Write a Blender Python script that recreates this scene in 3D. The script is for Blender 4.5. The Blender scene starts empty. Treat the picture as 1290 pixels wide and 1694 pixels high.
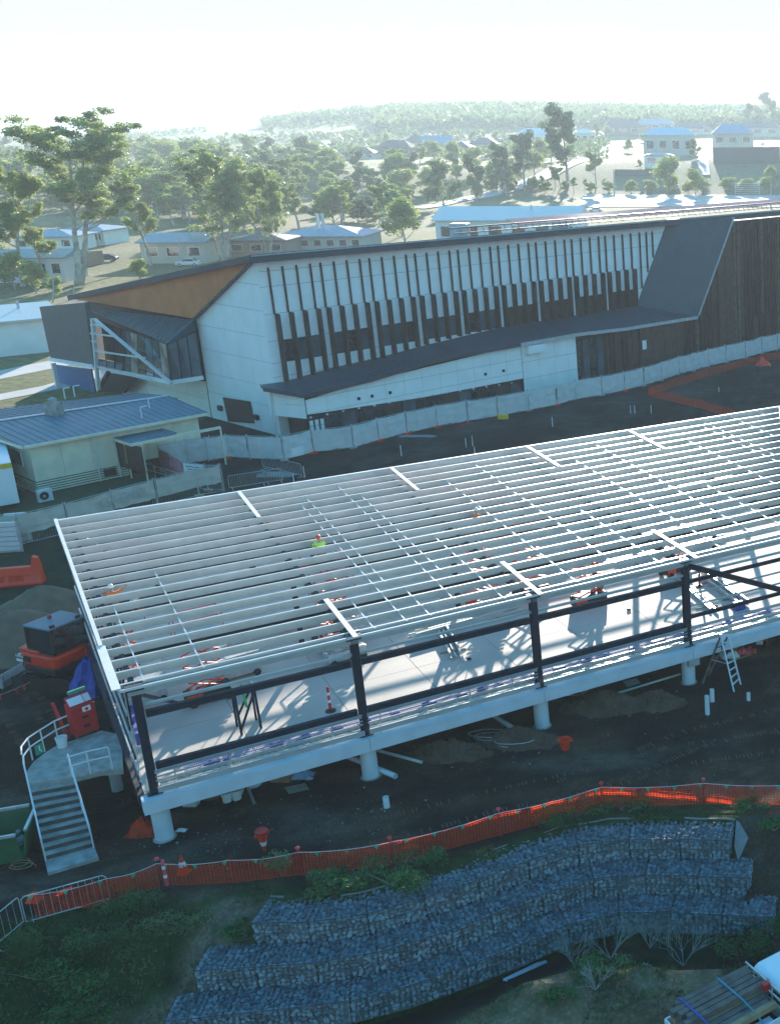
import bpy, math, random
from mathutils import Vector, Matrix, noise
random.seed(7)
R = math.radians
S = bpy.context.scene
C = S.collection
# ---------------------------------------------------------------- camera
CAMH = 26.0; PITCH = R(17.8); FL = 2000.0; CX = 1379.0; CY = 847.0
cam_d = bpy.data.cameras.new('camera'); cam = bpy.data.objects.new('camera', cam_d); C.objects.link(cam)
cam.location = (0, 0, CAMH); cam.rotation_euler = (R(90) - PITCH, 0, 0)
cam_d.sensor_fit = 'HORIZONTAL'; cam_d.sensor_width = 36; cam_d.lens = 36 * FL / 1290
cam_d.shift_x = -(CX - 645) / 1290; cam_d.shift_y = 0
cam_d.clip_start = 0.5; cam_d.clip_end = 9000
S.camera = cam
# ---------------------------------------------------------------- world, sun, exposure
EXPO = 2.15; SKY_MAX = .76 / 2 ** EXPO / .15      # even bright hazy sky, no brighter than the photograph's
SUN_EL = R(11); SUN_AZ = R(-9.0)      # azimuth from +Y towards +X
w = bpy.data.worlds.new('World'); S.world = w; w.use_nodes = True
wn = w.node_tree.nodes; wn.clear()
wo = wn.new('ShaderNodeOutputWorld'); bg = wn.new('ShaderNodeBackground'); sk = wn.new('ShaderNodeTexSky')
sk.sky_type = 'NISHITA'; sk.sun_disc = False; sk.sun_elevation = SUN_EL; sk.sun_rotation = SUN_AZ
sk.air_density = 1.0; sk.dust_density = 0.6; sk.ozone_density = 3.0; sk.altitude = 100
bg.inputs['Strength'].default_value = 0.15
tint = wn.new('ShaderNodeMix'); tint.data_type = 'RGBA'; tint.blend_type = 'MULTIPLY'; tint.inputs[0].default_value = 1.0; tint.inputs[7].default_value = (.30, .78, 1.28, 1)
w.node_tree.links.new(sk.outputs[0], tint.inputs[6]); 
lim = wn.new('ShaderNodeMix'); lim.data_type = 'RGBA'; lim.blend_type = 'DARKEN'; lim.inputs[0].default_value = 1.0; lim.inputs[7].default_value = (SKY_MAX, SKY_MAX * 1.0, SKY_MAX * 1.32, 1)
w.node_tree.links.new(tint.outputs[2], lim.inputs[6]); w.node_tree.links.new(lim.outputs[2], bg.inputs[0]); w.node_tree.links.new(bg.outputs[0], wo.inputs[0])
sd = bpy.data.lights.new('sun', 'SUN'); sun = bpy.data.objects.new('sun', sd); C.objects.link(sun)
sd.energy = 3.0; sd.angle = R(0.5); sd.color = (1.0, 0.93, 0.82)
sdir = Vector((math.sin(SUN_AZ) * math.cos(SUN_EL), math.cos(SUN_AZ) * math.cos(SUN_EL), math.sin(SUN_EL)))
sun.rotation_euler = sdir.to_track_quat('Z', 'Y').to_euler()
S.view_settings.view_transform = 'Standard'; S.view_settings.look = 'None'
S.view_settings.gamma = 1; S.view_settings.use_curve_mapping = False
S.view_settings.exposure = EXPO
S.render.engine = 'CYCLES'
S.cycles.volume_bounces = 1; S.cycles.max_bounces = 6; S.cycles.transparent_max_bounces = 12

# ---------------------------------------------------------------- survey helpers
cP, sP = math.cos(PITCH), math.sin(PITCH)
def ray(x, y):
    a = (x - CX) / FL; b = (CY - y) / FL
    return a, cP + b * sP, -sP + b * cP
def P(x, y, z=0.0):
    a, f, u = ray(x, y); t = (z - CAMH) / u
    return Vector((a * t, f * t, z))
def PY(x, y, Y):
    a, f, u = ray(x, y); t = Y / f
    return Vector((a * t, Y, CAMH + u * t))
def sm(a, b, x):
    t = max(0.0, min(1.0, (x - a) / (b - a))); return t * t * (3 - 2 * t)
UA = R(36.2)
U = Vector((math.cos(UA), math.sin(UA), 0)); V = Vector((-U.y, U.x, 0)); Z = Vector((0, 0, 1))
O = P(605, 1215, 2.0); O.z = 0
def LP(u, v, z): return O + U * u + V * v + Z * z
C0 = P(465, 722, 0); DA = R(53.3)
D = Vector((math.cos(DA), math.sin(DA), 0)); E = Vector((-D.y, D.x, 0))
def FP(s, z, off=0.0): return C0 + D * s - E * off + Z * z       # facade of the school
def EP(s, z, off=0.0): return C0 + E * s - D * off + Z * z       # its gable end, off = outwards
def on_end(x, y, off=0.0):
    a, f, u = ray(x, y); o = C0 - D * off
    t = (o.x * D.x + o.y * D.y) / (a * D.x + f * D.y)
    X, Y = a * t, f * t
    return EP((X - C0.x) * E.x + (Y - C0.y) * E.y, CAMH + u * t, off)
def on_fac(x, y, off=0.0):
    a, f, u = ray(x, y); o = C0 - E * off
    t = (o.x * E.x + o.y * E.y) / (a * E.x + f * E.y)
    X, Y = a * t, f * t
    return ((X - C0.x) * D.x + (Y - C0.y) * D.y, CAMH + u * t)

# gabion front line at z=0 (top tier), used by the terrain as well
GF = [P(x, y, 0) for x, y in ((415, 1527), (500, 1527), (570, 1521), (640, 1505), (720, 1480), (800, 1453), (870, 1425), (935, 1402), (1000, 1390), (1100, 1388), (1207, 1392))]
def gline(X):
    if X <= GF[0].x: return GF[0].y - (GF[0].x - X) * 0.25
    for a, b in zip(GF, GF[1:]):
        if X <= b.x: return a.y + (b.y - a.y) * (X - a.x) / (b.x - a.x)
    return GF[-1].y + (X - GF[-1].x) * 0.15
def nz(x, y, s=1.0, o=0.0): return noise.noise(Vector((x / s + o, y / s - o, o * 1.7)))
def H(X, Y):
    if Y < 60:
        g = gline(X)
        d = (g + 1.25) - Y                 # distance in front of the back of the wall
        wdt = 3.6 if X > GF[0].x - 2 else 3.6 + min(6, (GF[0].x - 2 - X) * 0.5)
        if X > GF[-1].x + .5: wdt = 4.4
        st = 0.0 if X > GF[0].x - 2 else -min(1.0, (GF[0].x - 2 - X) * .3)
        t = max(0, min(1, (d - st) / wdt))
        z = -2.75 * t
        if X < GF[0].x - 3: z = -2.75 * sm(0, 1, t)
        # far bank of the creek, towards the camera
        cx = sm(-16.5, -9.5, X)
        z += (1.75 * sm(g - 4.4, g - 6.4, Y) - .9 * sm(g - 7.6, g - 9.5, Y)) * cx
        z += (0.6 * sm(g - 6.5, g - 10, Y)) * sm(-7, -3.5, X)
        n = nz(X, Y, 1.6, 3) * .12 + nz(X, Y, .7, 5) * .05
        rough = sm(-.5, 1.5, d) * (1.0 if abs(d - 1.8) > 2.2 or X < GF[0].x - 2 or X > GF[-1].x + .6 else 0.0)
        z += n * rough * 2.0
        if X > GF[-1].x + .7 and d > -0.3: z += nz(X * 2.2, Y * .8, 1.1, 9) * .5 * sm(-.3, 1, d) * sm(6, 3, d)
        if d < 0: z += nz(X, Y, 2.2, 1) * .05 * sm(0, -1.5, d)
        return z
    if Y < 230: return 0.0
    az = X / Y; k = max(0.0, min(1.0, (az + .62) / .62))
    z = (1 - k) * sm(300, 700, Y) * 4 + k * sm(440, 560, Y) * 14
    z += sm(700, 1500, Y) * (5 + 26 * sm(0, .55, k) - 9 * sm(.5, 1, k))
    z += nz(X, Y, 160, 2) * 2.0 * sm(300, 600, Y) + nz(X, Y, 600, 4) * 5 * sm(900, 1500, Y)
    z -= sm(1700, 3200, Y) * 40
    return z
def GT(x, y, y0=120):
    """ground point seen in that direction"""
    a, f, u = ray(x, y); t = y0
    while t < 3500:
        X, Y, zz = a * t, f * t, CAMH + u * t
        if zz <= H(X, Y): return Vector((X, Y, H(X, Y)))
        t *= 1.004
    return Vector((a * 1500, f * 1500, H(a * 1500, f * 1500)))

# ---------------------------------------------------------------- mesh builder
class MB:
    def __init__(s): s.v = []; s.f = []; s.m = []; s.mi = 0
    def add(s, vs, fs):
        n = len(s.v); s.v += [tuple(v) for v in vs]
        for f in fs: s.f.append(tuple(i + n for i in f)); s.m.append(s.mi)
    def hexa(s, b, t):
        s.add(list(b) + list(t), [(3, 2, 1, 0), (4, 5, 6, 7), (0, 1, 5, 4), (1, 2, 6, 5), (2, 3, 7, 6), (3, 0, 4, 7)]); return s
    def obox(s, c, x, y, z):
        """centre and three half vectors"""
        c, x, y, z = Vector(c), Vector(x), Vector(y), Vector(z)
        return s.hexa([c - x - y - z, c + x - y - z, c + x + y - z, c - x + y - z], [c - x - y + z, c + x - y + z, c + x + y + z, c - x + y + z])
    def box(s, x0, x1, y0, y1, z0, z1):
        return s.hexa([(x0, y0, z0), (x1, y0, z0), (x1, y1, z0), (x0, y1, z0)], [(x0, y0, z1), (x1, y0, z1), (x1, y1, z1), (x0, y1, z1)])
    def beam(s, a, b, w, h, up=Z):
        a, b = Vector(a), Vector(b); d = (b - a)
        if d.length < 1e-6: return s
        dn = d.normalized(); sd = dn.cross(up)
        if sd.length < 1e-3: sd = dn.cross(Vector((0, 1, 0)))
        sd.normalize(); u2 = sd.cross(dn)
        return s.obox((a + b) / 2, d / 2, sd * w / 2, u2 * h / 2)
    def tube(s, a, b, r, n=8, r2=None, caps=True):
        a, b = Vector(a), Vector(b); r2 = r if r2 is None else r2
        d = (b - a).normalized(); q = d.cross(Z if abs(d.z) < .9 else Vector((1, 0, 0))).normalized(); p = d.cross(q)
        vs = [a + (q * math.cos(6.2832 * i / n) + p * math.sin(6.2832 * i / n)) * r for i in range(n)]
        vs += [b + (q * math.cos(6.2832 * i / n) + p * math.sin(6.2832 * i / n)) * r2 for i in range(n)]
        fs = [(i, i + n, (i + 1) % n + n, (i + 1) % n) for i in range(n)]
        if caps: fs += [tuple(range(n)), tuple(reversed(range(n, 2 * n)))]
        s.add(vs, fs); return s
    def path(s, pts, r, n=6):
        for a, b in zip(pts, pts[1:]): s.tube(a, b, r, n)
        return s
    def prism(s, poly, ext):
        n = len(poly); poly = [Vector(p) for p in poly]; e = Vector(ext)
        vs = poly + [p + e for p in poly]
        s.add(vs, [tuple(reversed(range(n))), tuple(range(n, 2 * n))] + [(i, (i + 1) % n, (i + 1) % n + n, i + n) for i in range(n)]); return s
    def lathe(s, c, prof, n=14, ax=Z):
        c = Vector(c); ax = Vector(ax).normalized(); q = ax.cross(Z if abs(ax.z) < .9 else Vector((1, 0, 0))).normalized(); p = ax.cross(q)
        vs = [c + ax * h + (q * math.cos(6.2832 * i / n) + p * math.sin(6.2832 * i / n)) * r for r, h in prof for i in range(n)]
        fs = []
        for k in range(len(prof) - 1):
            fs += [(k * n + i, k * n + (i + 1) % n, (k + 1) * n + (i + 1) % n, (k + 1) * n + i) for i in range(n)]
        fs += [tuple(reversed(range(n))), tuple(range((len(prof) - 1) * n, len(prof) * n))]
        s.add(vs, fs); return s
    def quad(s, *p): s.add(p, [tuple(range(len(p)))]); return s
    def blob(s, c, rx, ry, rz, seed=0, amp=.25, n=7, m=10):
        c = Vector(c); vs = []; fs = []
        for i in range(n + 1):
            th = math.pi * i / n
            for j in range(m):
                ph = 6.2832 * j / m; d = Vector((math.sin(th) * math.cos(ph), math.sin(th) * math.sin(ph), math.cos(th)))
                k = 1 + amp * noise.noise(d * 1.7 + Vector((seed * 3.1, seed, 0)))
                vs.append(c + Vector((d.x * rx * k, d.y * ry * k, d.z * rz * k)))
        for i in range(n):
            for j in range(m): fs.append((i * m + j, (i + 1) * m + j, (i + 1) * m + (j + 1) % m, i * m + (j + 1) % m))
        s.add(vs, fs); return s
    def build(s, name, mat, parent=None, label=None, cat=None, group=None, kind=None, smooth=False, bevel=0):
        off = world_of(parent)
        me = bpy.data.meshes.new(name)
        me.from_pydata([(v[0] - off.x, v[1] - off.y, v[2] - off.z) for v in s.v], [], s.f)
        for m_ in (mat if isinstance(mat, (list, tuple)) else [mat]): me.materials.append(m_)
        if isinstance(mat, (list, tuple)): me.polygons.foreach_set('material_index', s.m)
        if smooth: me.polygons.foreach_set('use_smooth', [True] * len(me.polygons))
        me.update()
        o = bpy.data.objects.new(name, me); C.objects.link(o)
        if parent: o.parent = parent
        if bevel:
            b = o.modifiers.new('b', 'BEVEL'); b.width = bevel; b.segments = 2; b.limit_method = 'ANGLE'
        tag(o, label, cat, group, kind); return o
def world_of(p):
    v = Vector((0, 0, 0))
    while p is not None: v = v + p.location; p = p.parent
    return v
def tag(o, label=None, cat=None, group=None, kind=None):
    if label: o['label'] = label
    if cat: o['category'] = cat
    if group: o['group'] = group
    if kind: o['kind'] = kind
    return o
def thing(name, label, cat, loc=(0, 0, 0), group=None):
    o = bpy.data.objects.new(name, None); C.objects.link(o); o.location = loc; o.empty_display_size = .3
    return tag(o, label, cat, group)
KIDS = {}
def copy_tree(o, loc=None, rz=None, sc=None, label=None, group=None, parent=None, top=True):
    c = o.copy(); C.objects.link(c)
    if parent: c.parent = parent
    if top:
        if loc is not None: c.location = loc
        if rz is not None: c.rotation_euler = (0, 0, rz)
        if sc is not None: c.scale = sc if hasattr(sc, '__len__') else (sc, sc, sc)
        if label: c['label'] = label
        if group: c['group'] = group
    ks = KIDS.get(o.name)
    if ks is None: ks = KIDS[o.name] = list(o.children)
    for ch in ks: copy_tree(ch, parent=c, top=False)
    return c

# ---------------------------------------------------------------- materials
MATS = {}
def mat(name, col, rough=.7, metal=0.0, var=.15, scale=3.0, bump=0.0, bscale=None, col2=None, trans=0.0, alpha=1.0, spec=.5, coord='Object'):
    m = bpy.data.materials.new(name); m.use_nodes = True; MATS[name] = m
    N = m.node_tree.nodes; Lk = m.node_tree.links; b = N['Principled BSDF']
    b.inputs['Roughness'].default_value = rough; b.inputs['Metallic'].default_value = metal
    b.inputs['Specular IOR Level'].default_value = spec
    tc = N.new('ShaderNodeTexCoord'); n = N.new('ShaderNodeTexNoise'); n.inputs['Scale'].default_value = scale; n.inputs['Detail'].default_value = 6
    Lk.new(tc.outputs[coord], n.inputs['Vector'])
    r = N.new('ShaderNodeMapRange'); r.inputs[1].default_value = .3; r.inputs[2].default_value = .7
    Lk.new(n.outputs['Fac'], r.inputs[0])
    mx = N.new('ShaderNodeMix'); mx.data_type = 'RGBA'
    c2 = col2 or tuple(min(1, c * (1 - var)) for c in col); c1 = col if col2 else tuple(min(1, c * (1 + var)) for c in col)
    mx.inputs[6].default_value = (*c1, 1); mx.inputs[7].default_value = (*c2, 1)
    Lk.new(r.outputs[0], mx.inputs[0]); Lk.new(mx.outputs[2], b.inputs['Base Color'])
    if bump:
        n2 = N.new('ShaderNodeTexNoise'); n2.inputs['Scale'].default_value = bscale or scale * 6; n2.inputs['Detail'].default_value = 8
        Lk.new(tc.outputs[coord], n2.inputs['Vector'])
        bp = N.new('ShaderNodeBump'); bp.inputs['Strength'].default_value = bump; bp.inputs['Distance'].default_value = .05
        Lk.new(n2.outputs['Fac'], bp.inputs['Height']); Lk.new(bp.outputs[0], b.inputs['Normal'])
    if trans:
        out = N['Material Output']; t = N.new('ShaderNodeBsdfTranslucent'); ms = N.new('ShaderNodeMixShader'); ms.inputs[0].default_value = trans
        Lk.new(mx.outputs[2], t.inputs['Color']); Lk.new(b.outputs[0], ms.inputs[1]); Lk.new(t.outputs[0], ms.inputs[2]); Lk.new(ms.outputs[0], out.inputs['Surface'])
    if alpha < 1: b.inputs['Alpha'].default_value = alpha
    return m
M_white = mat('white_cladding', (.88, .88, .86), .55, var=.05, scale=.6)
M_cream = mat('cream_boards', (.74, .68, .52), .6, var=.1, scale=1.2, bump=.1)
M_navy = mat('navy_steel', (.006, .018, .034), .5, .0, var=.2, scale=2, spec=.3)
M_galv = mat('galvanised_steel', (.58, .61, .60), .36, .45, var=.08, scale=1.5)
M_galvd = mat('dull_galvanised', (.5, .53, .54), .5, .5, var=.15, scale=3)
M_whitebar = mat('primed_bar', (.78, .72, .68), .5, .1, var=.06)
M_deck = mat('deck_concrete', (.56, .475, .40), .75, var=.1, scale=.45, bump=.08, bscale=5)
M_pre = mat('precast_concrete', (.55, .62, .66), .75, var=.08, scale=1.2, bump=.1)
M_conc = mat('old_concrete', (.42, .42, .38), .9, scale=2.2, bump=.5, bscale=9, col2=(.22, .22, .19))
M_roofd = mat('charcoal_roofing', (.045, .066, .088), .42, .2, var=.12, scale=.8)
M_fascia = mat('charcoal_fascia', (.05, .06, .075), .5, .2, var=.1)
M_greyp = mat('grey_metal_screen', (.10, .115, .13), .55, .3, var=.1, scale=2)
M_brownp = mat('copper_cladding', (.62, .20, .07), .55, .1, var=.12, scale=.7)
M_timber = mat('dark_timber', (.070, .032, .022), .7, var=.35, scale=1.4, bump=.2)
M_fin = mat('fin_timber', (.030, .022, .016), .65, var=.35, scale=1.0, bump=.15)
M_finred = mat('fin_red_timber', (.06, .022, .018), .65, var=.3, scale=1.0)
M_glass = mat('dark_glass', (.02, .03, .035), .06, .0, var=.3, spec=.9)
M_glassb = mat('tinted_glass', (.06, .09, .11), .05, .0, var=.5, scale=.4, spec=1)
M_alu = mat('white_aluminium', (.7, .72, .73), .4, .2, var=.04)
M_cloth = mat('shade_cloth', (.68, .69, .68), .9, var=.08, scale=1.5, trans=.25)
M_clothb = mat('mesh_banner', (.52, .50, .44), .9, var=.1, scale=1.5, trans=.25)
M_orange = mat('orange_plastic', (.85, .05, .01), .45, var=.1)
M_orangenet = mat('orange_net', (.85, .07, .012), .6, var=.2, scale=4, trans=.5)
M_red = mat('red_paint', (.50, .02, .02), .4, var=.12)
M_redor = mat('lift_orange_paint', (.78, .04, .01), .4, var=.15)
M_pink = mat('pink_plastic', (.80, .09, .11), .4, var=.05)
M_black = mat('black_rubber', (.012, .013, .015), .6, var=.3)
M_yellow = mat('yellow_paint', (.7, .45, .02), .45, var=.1)
M_green = mat('green_paint', (.02, .12, .05), .5, var=.2, scale=2)
M_flagg = mat('green_flag', (.02, .35, .20), .6, var=.1, trans=.2)
M_blue = mat('blue_tarp', (.02, .06, .32), .5, var=.2, bump=.3, bscale=4)
M_bluenet = mat('blue_net', (.10, .12, .55), .6, var=.25, scale=3)
M_pvc = mat('white_pvc', (.72, .76, .77), .35, var=.04)
M_wood = mat('raw_timber', (.34, .22, .12), .8, var=.3, scale=3, bump=.2)
M_oldwood = mat('weathered_timber', (.20, .16, .13), .85, scale=2.5, bump=.35, bscale=18, col2=(.09, .075, .065))
M_carw = mat('white_car_paint', (.78, .80, .81), .25, var=.02)
M_carg = mat('silver_car_paint', (.45, .48, .5), .25, .5, var=.05)
M_card = mat('dark_car_paint', (.04, .05, .06), .25, .3, var=.1)
M_tyre = mat('tyre', (.015, .015, .016), .8, var=.2)
M_skin = mat('skin', (.45, .26, .17), .6, var=.08)
M_hivis = mat('orange_hivis', (.85, .16, .02), .8, var=.08)
M_hivisy = mat('yellow_hivis', (.65, .80, .08), .8, var=.08)
M_trouser = mat('navy_trousers', (.02, .025, .045), .9, var=.2)
M_leaf = mat('gum_leaves', (.30, .36, .13), .55, var=.4, scale=.45, trans=.5, coord='Object')
M_leaf2 = mat('olive_leaves', (.30, .36, .10), .55, var=.4, scale=.35, trans=.5)
M_leaf3 = mat('dark_leaves', (.15, .21, .08), .55, var=.45, scale=.35, trans=.42)
M_shrub = mat('shrub_leaves', (.05, .16, .04), .6, var=.5, scale=2, trans=.3)
M_bark = mat('pale_bark', (.62, .57, .50), .85, scale=1.1, bump=.3, col2=(.26, .22, .18))
M_barkd = mat('grey_bark', (.28, .25, .21), .85, var=.3, bump=.3)
M_twig = mat('dead_twig', (.34, .33, .30), .85, var=.2)
M_grass = mat('grass_blades', (.055, .13, .035), .8, var=.5, scale=.8, trans=.3)
M_drygrass = mat('dry_grass', (.22, .19, .09), .85, var=.4, scale=.8, trans=.3)
M_stone = mat('gabion_stone', (.17, .20, .215), .85, scale=1.2, bump=.25, bscale=9, col2=(.12, .145, .16))
def island_vary(m, lo, hi):
    N = m.node_tree.nodes; Lk = m.node_tree.links; b = N['Principled BSDF']; src = b.inputs['Base Color'].links[0].from_socket
    g = N.new('ShaderNodeNewGeometry'); r = N.new('ShaderNodeMapRange'); r.inputs[3].default_value = lo; r.inputs[4].default_value = hi
    Lk.new(g.outputs['Random Per Island'], r.inputs[0]); v = N.new('ShaderNodeVectorMath'); v.operation = 'SCALE'
    Lk.new(src, v.inputs[0]); Lk.new(r.outputs[0], v.inputs['Scale']); Lk.new(v.outputs[0], b.inputs['Base Color'])
island_vary(M_stone, .45, 1.35)
M_stonelit = mat('gabion_stone_lit_face', (.20, .25, .28), .85, scale=1.2, bump=.25, bscale=9, col2=(.13, .17, .19))  # paler copy of the gabion stone, skylight on front faces put into its colour
M_risershade = mat('shaded_riser', (.10, .10, .09), .9, scale=3, bump=.3, col2=(.05, .05, .045))  # dark concrete tone that paints shade onto the step risers
island_vary(M_stonelit, .7, 1.8)
M_wire = mat('gabion_wire', (.06, .07, .07), .6, .5, var=.2)
M_geo = mat('geotextile', (.22, .23, .22), .9, var=.1)
M_road = mat('bitumen', (.055, .058, .062), .8, var=.2, scale=.5, bump=.1)
M_path = mat('concrete_path', (.45, .43, .40), .8, var=.12, scale=.5)
M_line = mat('road_paint', (.75, .75, .73), .6, var=.05)
M_soil = mat('sandy_soil', (.20, .125, .072), .95, scale=1.2, bump=.5, bscale=9, col2=(.11, .08, .055))
M_clod = mat('dug_soil', (.13, .082, .048), .95, scale=1.6, bump=.6, bscale=9, col2=(.06, .04, .026))
M_water = mat('creek_water', (.010, .010, .005), .3, var=.3, spec=.5, scale=1)
M_roofb = mat('blue_grey_roof', (.22, .34, .42), .45, .15, var=.12, scale=1.0)
M_roofw = mat('pale_roof', (.60, .64, .66), .35, .3, var=.06)
M_tile = mat('tile_roof', (.11, .11, .12), .7, var=.2)
M_tile2 = mat('brown_tile_roof', (.16, .10, .08), .7, var=.2)
M_brick = mat('house_brick', (.33, .24, .18), .85, var=.15)
M_render = mat('house_render', (.58, .54, .47), .8, var=.08)
M_roofc = mat('classroom_roofing', (.10, .185, .235), .5, .1, var=.12, scale=.8)
M_seam = mat('roof_rib', (.07, .085, .10), .4, .2, var=.1)
M_pinkb = mat('pink_banner', (.50, .18, .20), .8, var=.2, scale=1.5)
M_paper = mat('white_print', (.75, .77, .78), .7, var=.03)
M_turf = mat('green_turf', (.02, .055, .02), .95, var=.3, scale=2)
M_carpet = mat('ply_sheet', (.30, .20, .11), .85, var=.15)

# ---------------------------------------------------------------- haze
def haze():
    m = bpy.data.materials.new('haze_air'); m.use_nodes = True; N = m.node_tree.nodes; N.clear()
    o = N.new('ShaderNodeOutputMaterial'); v = N.new('ShaderNodeVolumePrincipled')
    v.inputs['Color'].default_value = (.76, .90, 1.0, 1); v.inputs['Density'].default_value = HAZE_D; v.inputs['Anisotropy'].default_value = .3
    m.node_tree.links.new(v.outputs[0], o.inputs['Volume'])
    b = MB(); b.box(-3200, 3200, -60, 4200, -80, 75)
    b.build('haze', m, kind='stuff')
HAZE_D = 0.00024
# ================================================================ ground
def axis(segs):
    out = []
    for a, b, st in segs:
        x = a
        while x < b - 1e-6: out.append(x); x += st
    out.append(segs[-1][1]); return out
def ground():
    xs = axis([(-3000, -800, 100), (-800, -260, 20), (-260, -70, 5), (-70, -34, 1.2), (-34, 2, .35), (2, 20, 1.5), (20, 120, 8), (120, 800, 40), (800, 3000, 120)])
    ys = axis([(-50, 26, 3), (26, 48, .33), (48, 62, .8), (62, 130, 2), (130, 460, 5), (460, 700, 10), (700, 2000, 40), (2000, 4000, 200)])
    vs = [(x, y, H(x, y)) for y in ys for x in xs]; nx = len(xs)
    fs = [(j * nx + i, j * nx + i + 1, (j + 1) * nx + i + 1, (j + 1) * nx + i) for j in range(len(ys) - 1) for i in range(nx - 1)]
    me = bpy.data.meshes.new('ground'); me.from_pydata(vs, [], fs)
    ca = me.color_attributes.new('zone', 'FLOAT_COLOR', 'POINT')
    dirt = Vector((.022, .0175, .0135)); brown = Vector((.090, .058, .034)); green = Vector((.026, .060, .018)); dry = Vector((.27, .225, .11))
    lawn = Vector((.13, .14, .045)); pale = Vector((.22, .20, .12)); mud = Vector((.055, .04, .026)); hillg = Vector((.10, .12, .06))
    buf = []
    for x, y, z in vs:
        n = nz(x, y, 3.5, 2) + .5 * nz(x, y, 1.1, 7)
        if y < 62:
            d = gline(x) + 1.25 - y
            c = dirt.lerp(brown, max(0, min(1, .15 + n * 1.2)))
            c = c.lerp(Vector((.12, .10, .075)), .55 * sm(.25, .6, nz(x, y * 2.2, 4.5, 31)))
            trk = sm(1.2, 0, abs((y - (43.5 + .28 * (x + 12))) )) * sm(-22, -12, x)
            c = c.lerp(brown * 1.15, .45 * trk)
            if d > -1.5:
                if x < GF[0].x: g = green.lerp(Vector((.19, .15, .10)), max(max(0, min(1, n * 2.2 - .05)) * sm(-27, -22, x) * sm(6, 2, d), .9 * sm(1.1, .2, math.hypot(x + 21.6, (y - 36.2) * .8) + n) ))
                elif x > GF[-1].x + .3: g = mud.lerp(Vector((.10, .085, .06)), max(0, min(1, n * 1.3)))
                else: g = Vector((.03, .04, .02)).lerp(Vector((.20, .155, .09)), sm(5.6, 7.2, d + n * .8) * .85) if d > 4 else green
                c = c.lerp(g, sm(-1.5, -.3, d + n * .5))
        elif y < 118 + max(0, (x + 40)) * 1.1 and x > -58:
            c = dirt.lerp(Vector((.06, .055, .045)), max(0, min(1, .3 + n)))
            if x < -44 and y < 90: c = c.lerp(Vector((.015, .04, .016)), .7)
        elif y < 100: c = dirt.lerp(green, .5) if x > -60 else Vector((.20, .19, .14))
        elif y < 330:
            c = lawn.lerp(dry, max(0, min(1, .5 + 1.1 * nz(x, y, 22, 3))))
        elif y < 1200:
            az = x / y
            k = sm(-.30, -.18, az) * sm(640, 560, y) * sm(430, 445, y)
            c = lawn.lerp(dry, max(0, min(1, .55 + 1.2 * nz(x, y, 40, 3))))
            c = c.lerp(pale, .7 * k)
            if y > 700: c = c.lerp(Vector((.17, .16, .09)), .8 * sm(-.35, -.48, az) + .15)
        else: c = hillg.lerp(dry, .3)
        buf += [c.x, c.y, c.z, 1]
    ca.data.foreach_set('color', buf)
    me.polygons.foreach_set('use_smooth', [True] * len(fs))
    m = bpy.data.materials.new('ground_earth'); m.use_nodes = True; N = m.node_tree.nodes; Lk = m.node_tree.links; b = N['Principled BSDF']; b.inputs['Roughness'].default_value = .95
    b.inputs['Specular IOR Level'].default_value = .15
    at = N.new('ShaderNodeAttribute'); at.attribute_name = 'zone'; tc = N.new('ShaderNodeTexCoord')
    n1 = N.new('ShaderNodeTexNoise'); n1.inputs['Scale'].default_value = .9; n1.inputs['Detail'].default_value = 12; n1.inputs['Roughness'].default_value = .72
    Lk.new(tc.outputs['Object'], n1.inputs['Vector'])
    mr = N.new('ShaderNodeMapRange'); mr.inputs[1].default_value = .28; mr.inputs[2].default_value = .75; mr.inputs[3].default_value = .35; mr.inputs[4].default_value = 1.8
    Lk.new(n1.outputs['Fac'], mr.inputs[0])
    vo = N.new('ShaderNodeTexVoronoi'); vo.inputs['Scale'].default_value = 7; Lk.new(tc.outputs['Object'], vo.inputs['Vector'])
    mv = N.new('ShaderNodeMapRange'); mv.inputs[1].default_value = .0; mv.inputs[2].default_value = .6; mv.inputs[3].default_value = 1.25; mv.inputs[4].default_value = .8
    Lk.new(vo.outputs['Distance'], mv.inputs[0])
    mu = N.new('ShaderNodeMath'); mu.operation = 'MULTIPLY'; Lk.new(mr.outputs[0], mu.inputs[0]); Lk.new(mv.outputs[0], mu.inputs[1])
    vm = N.new('ShaderNodeVectorMath'); vm.operation = 'SCALE'; Lk.new(at.outputs['Color'], vm.inputs[0]); Lk.new(mu.outputs[0], vm.inputs['Scale'])
    Lk.new(vm.outputs[0], b.inputs['Base Color'])
    n2 = N.new('ShaderNodeTexNoise'); n2.inputs['Scale'].default_value = 3.5; n2.inputs['Detail'].default_value = 10; n2.inputs['Roughness'].default_value = .7; Lk.new(tc.outputs['Object'], n2.inputs['Vector'])
    bp = N.new('ShaderNodeBump'); bp.inputs['Strength'].default_value = .9; bp.inputs['Distance'].default_value = .12; Lk.new(n2.outputs['Fac'], bp.inputs['Height']); Lk.new(bp.outputs[0], b.inputs['Normal'])
    me.materials.append(m)
    o = bpy.data.objects.new('ground', me); C.objects.link(o); tag(o, kind='structure')
ground()
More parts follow.
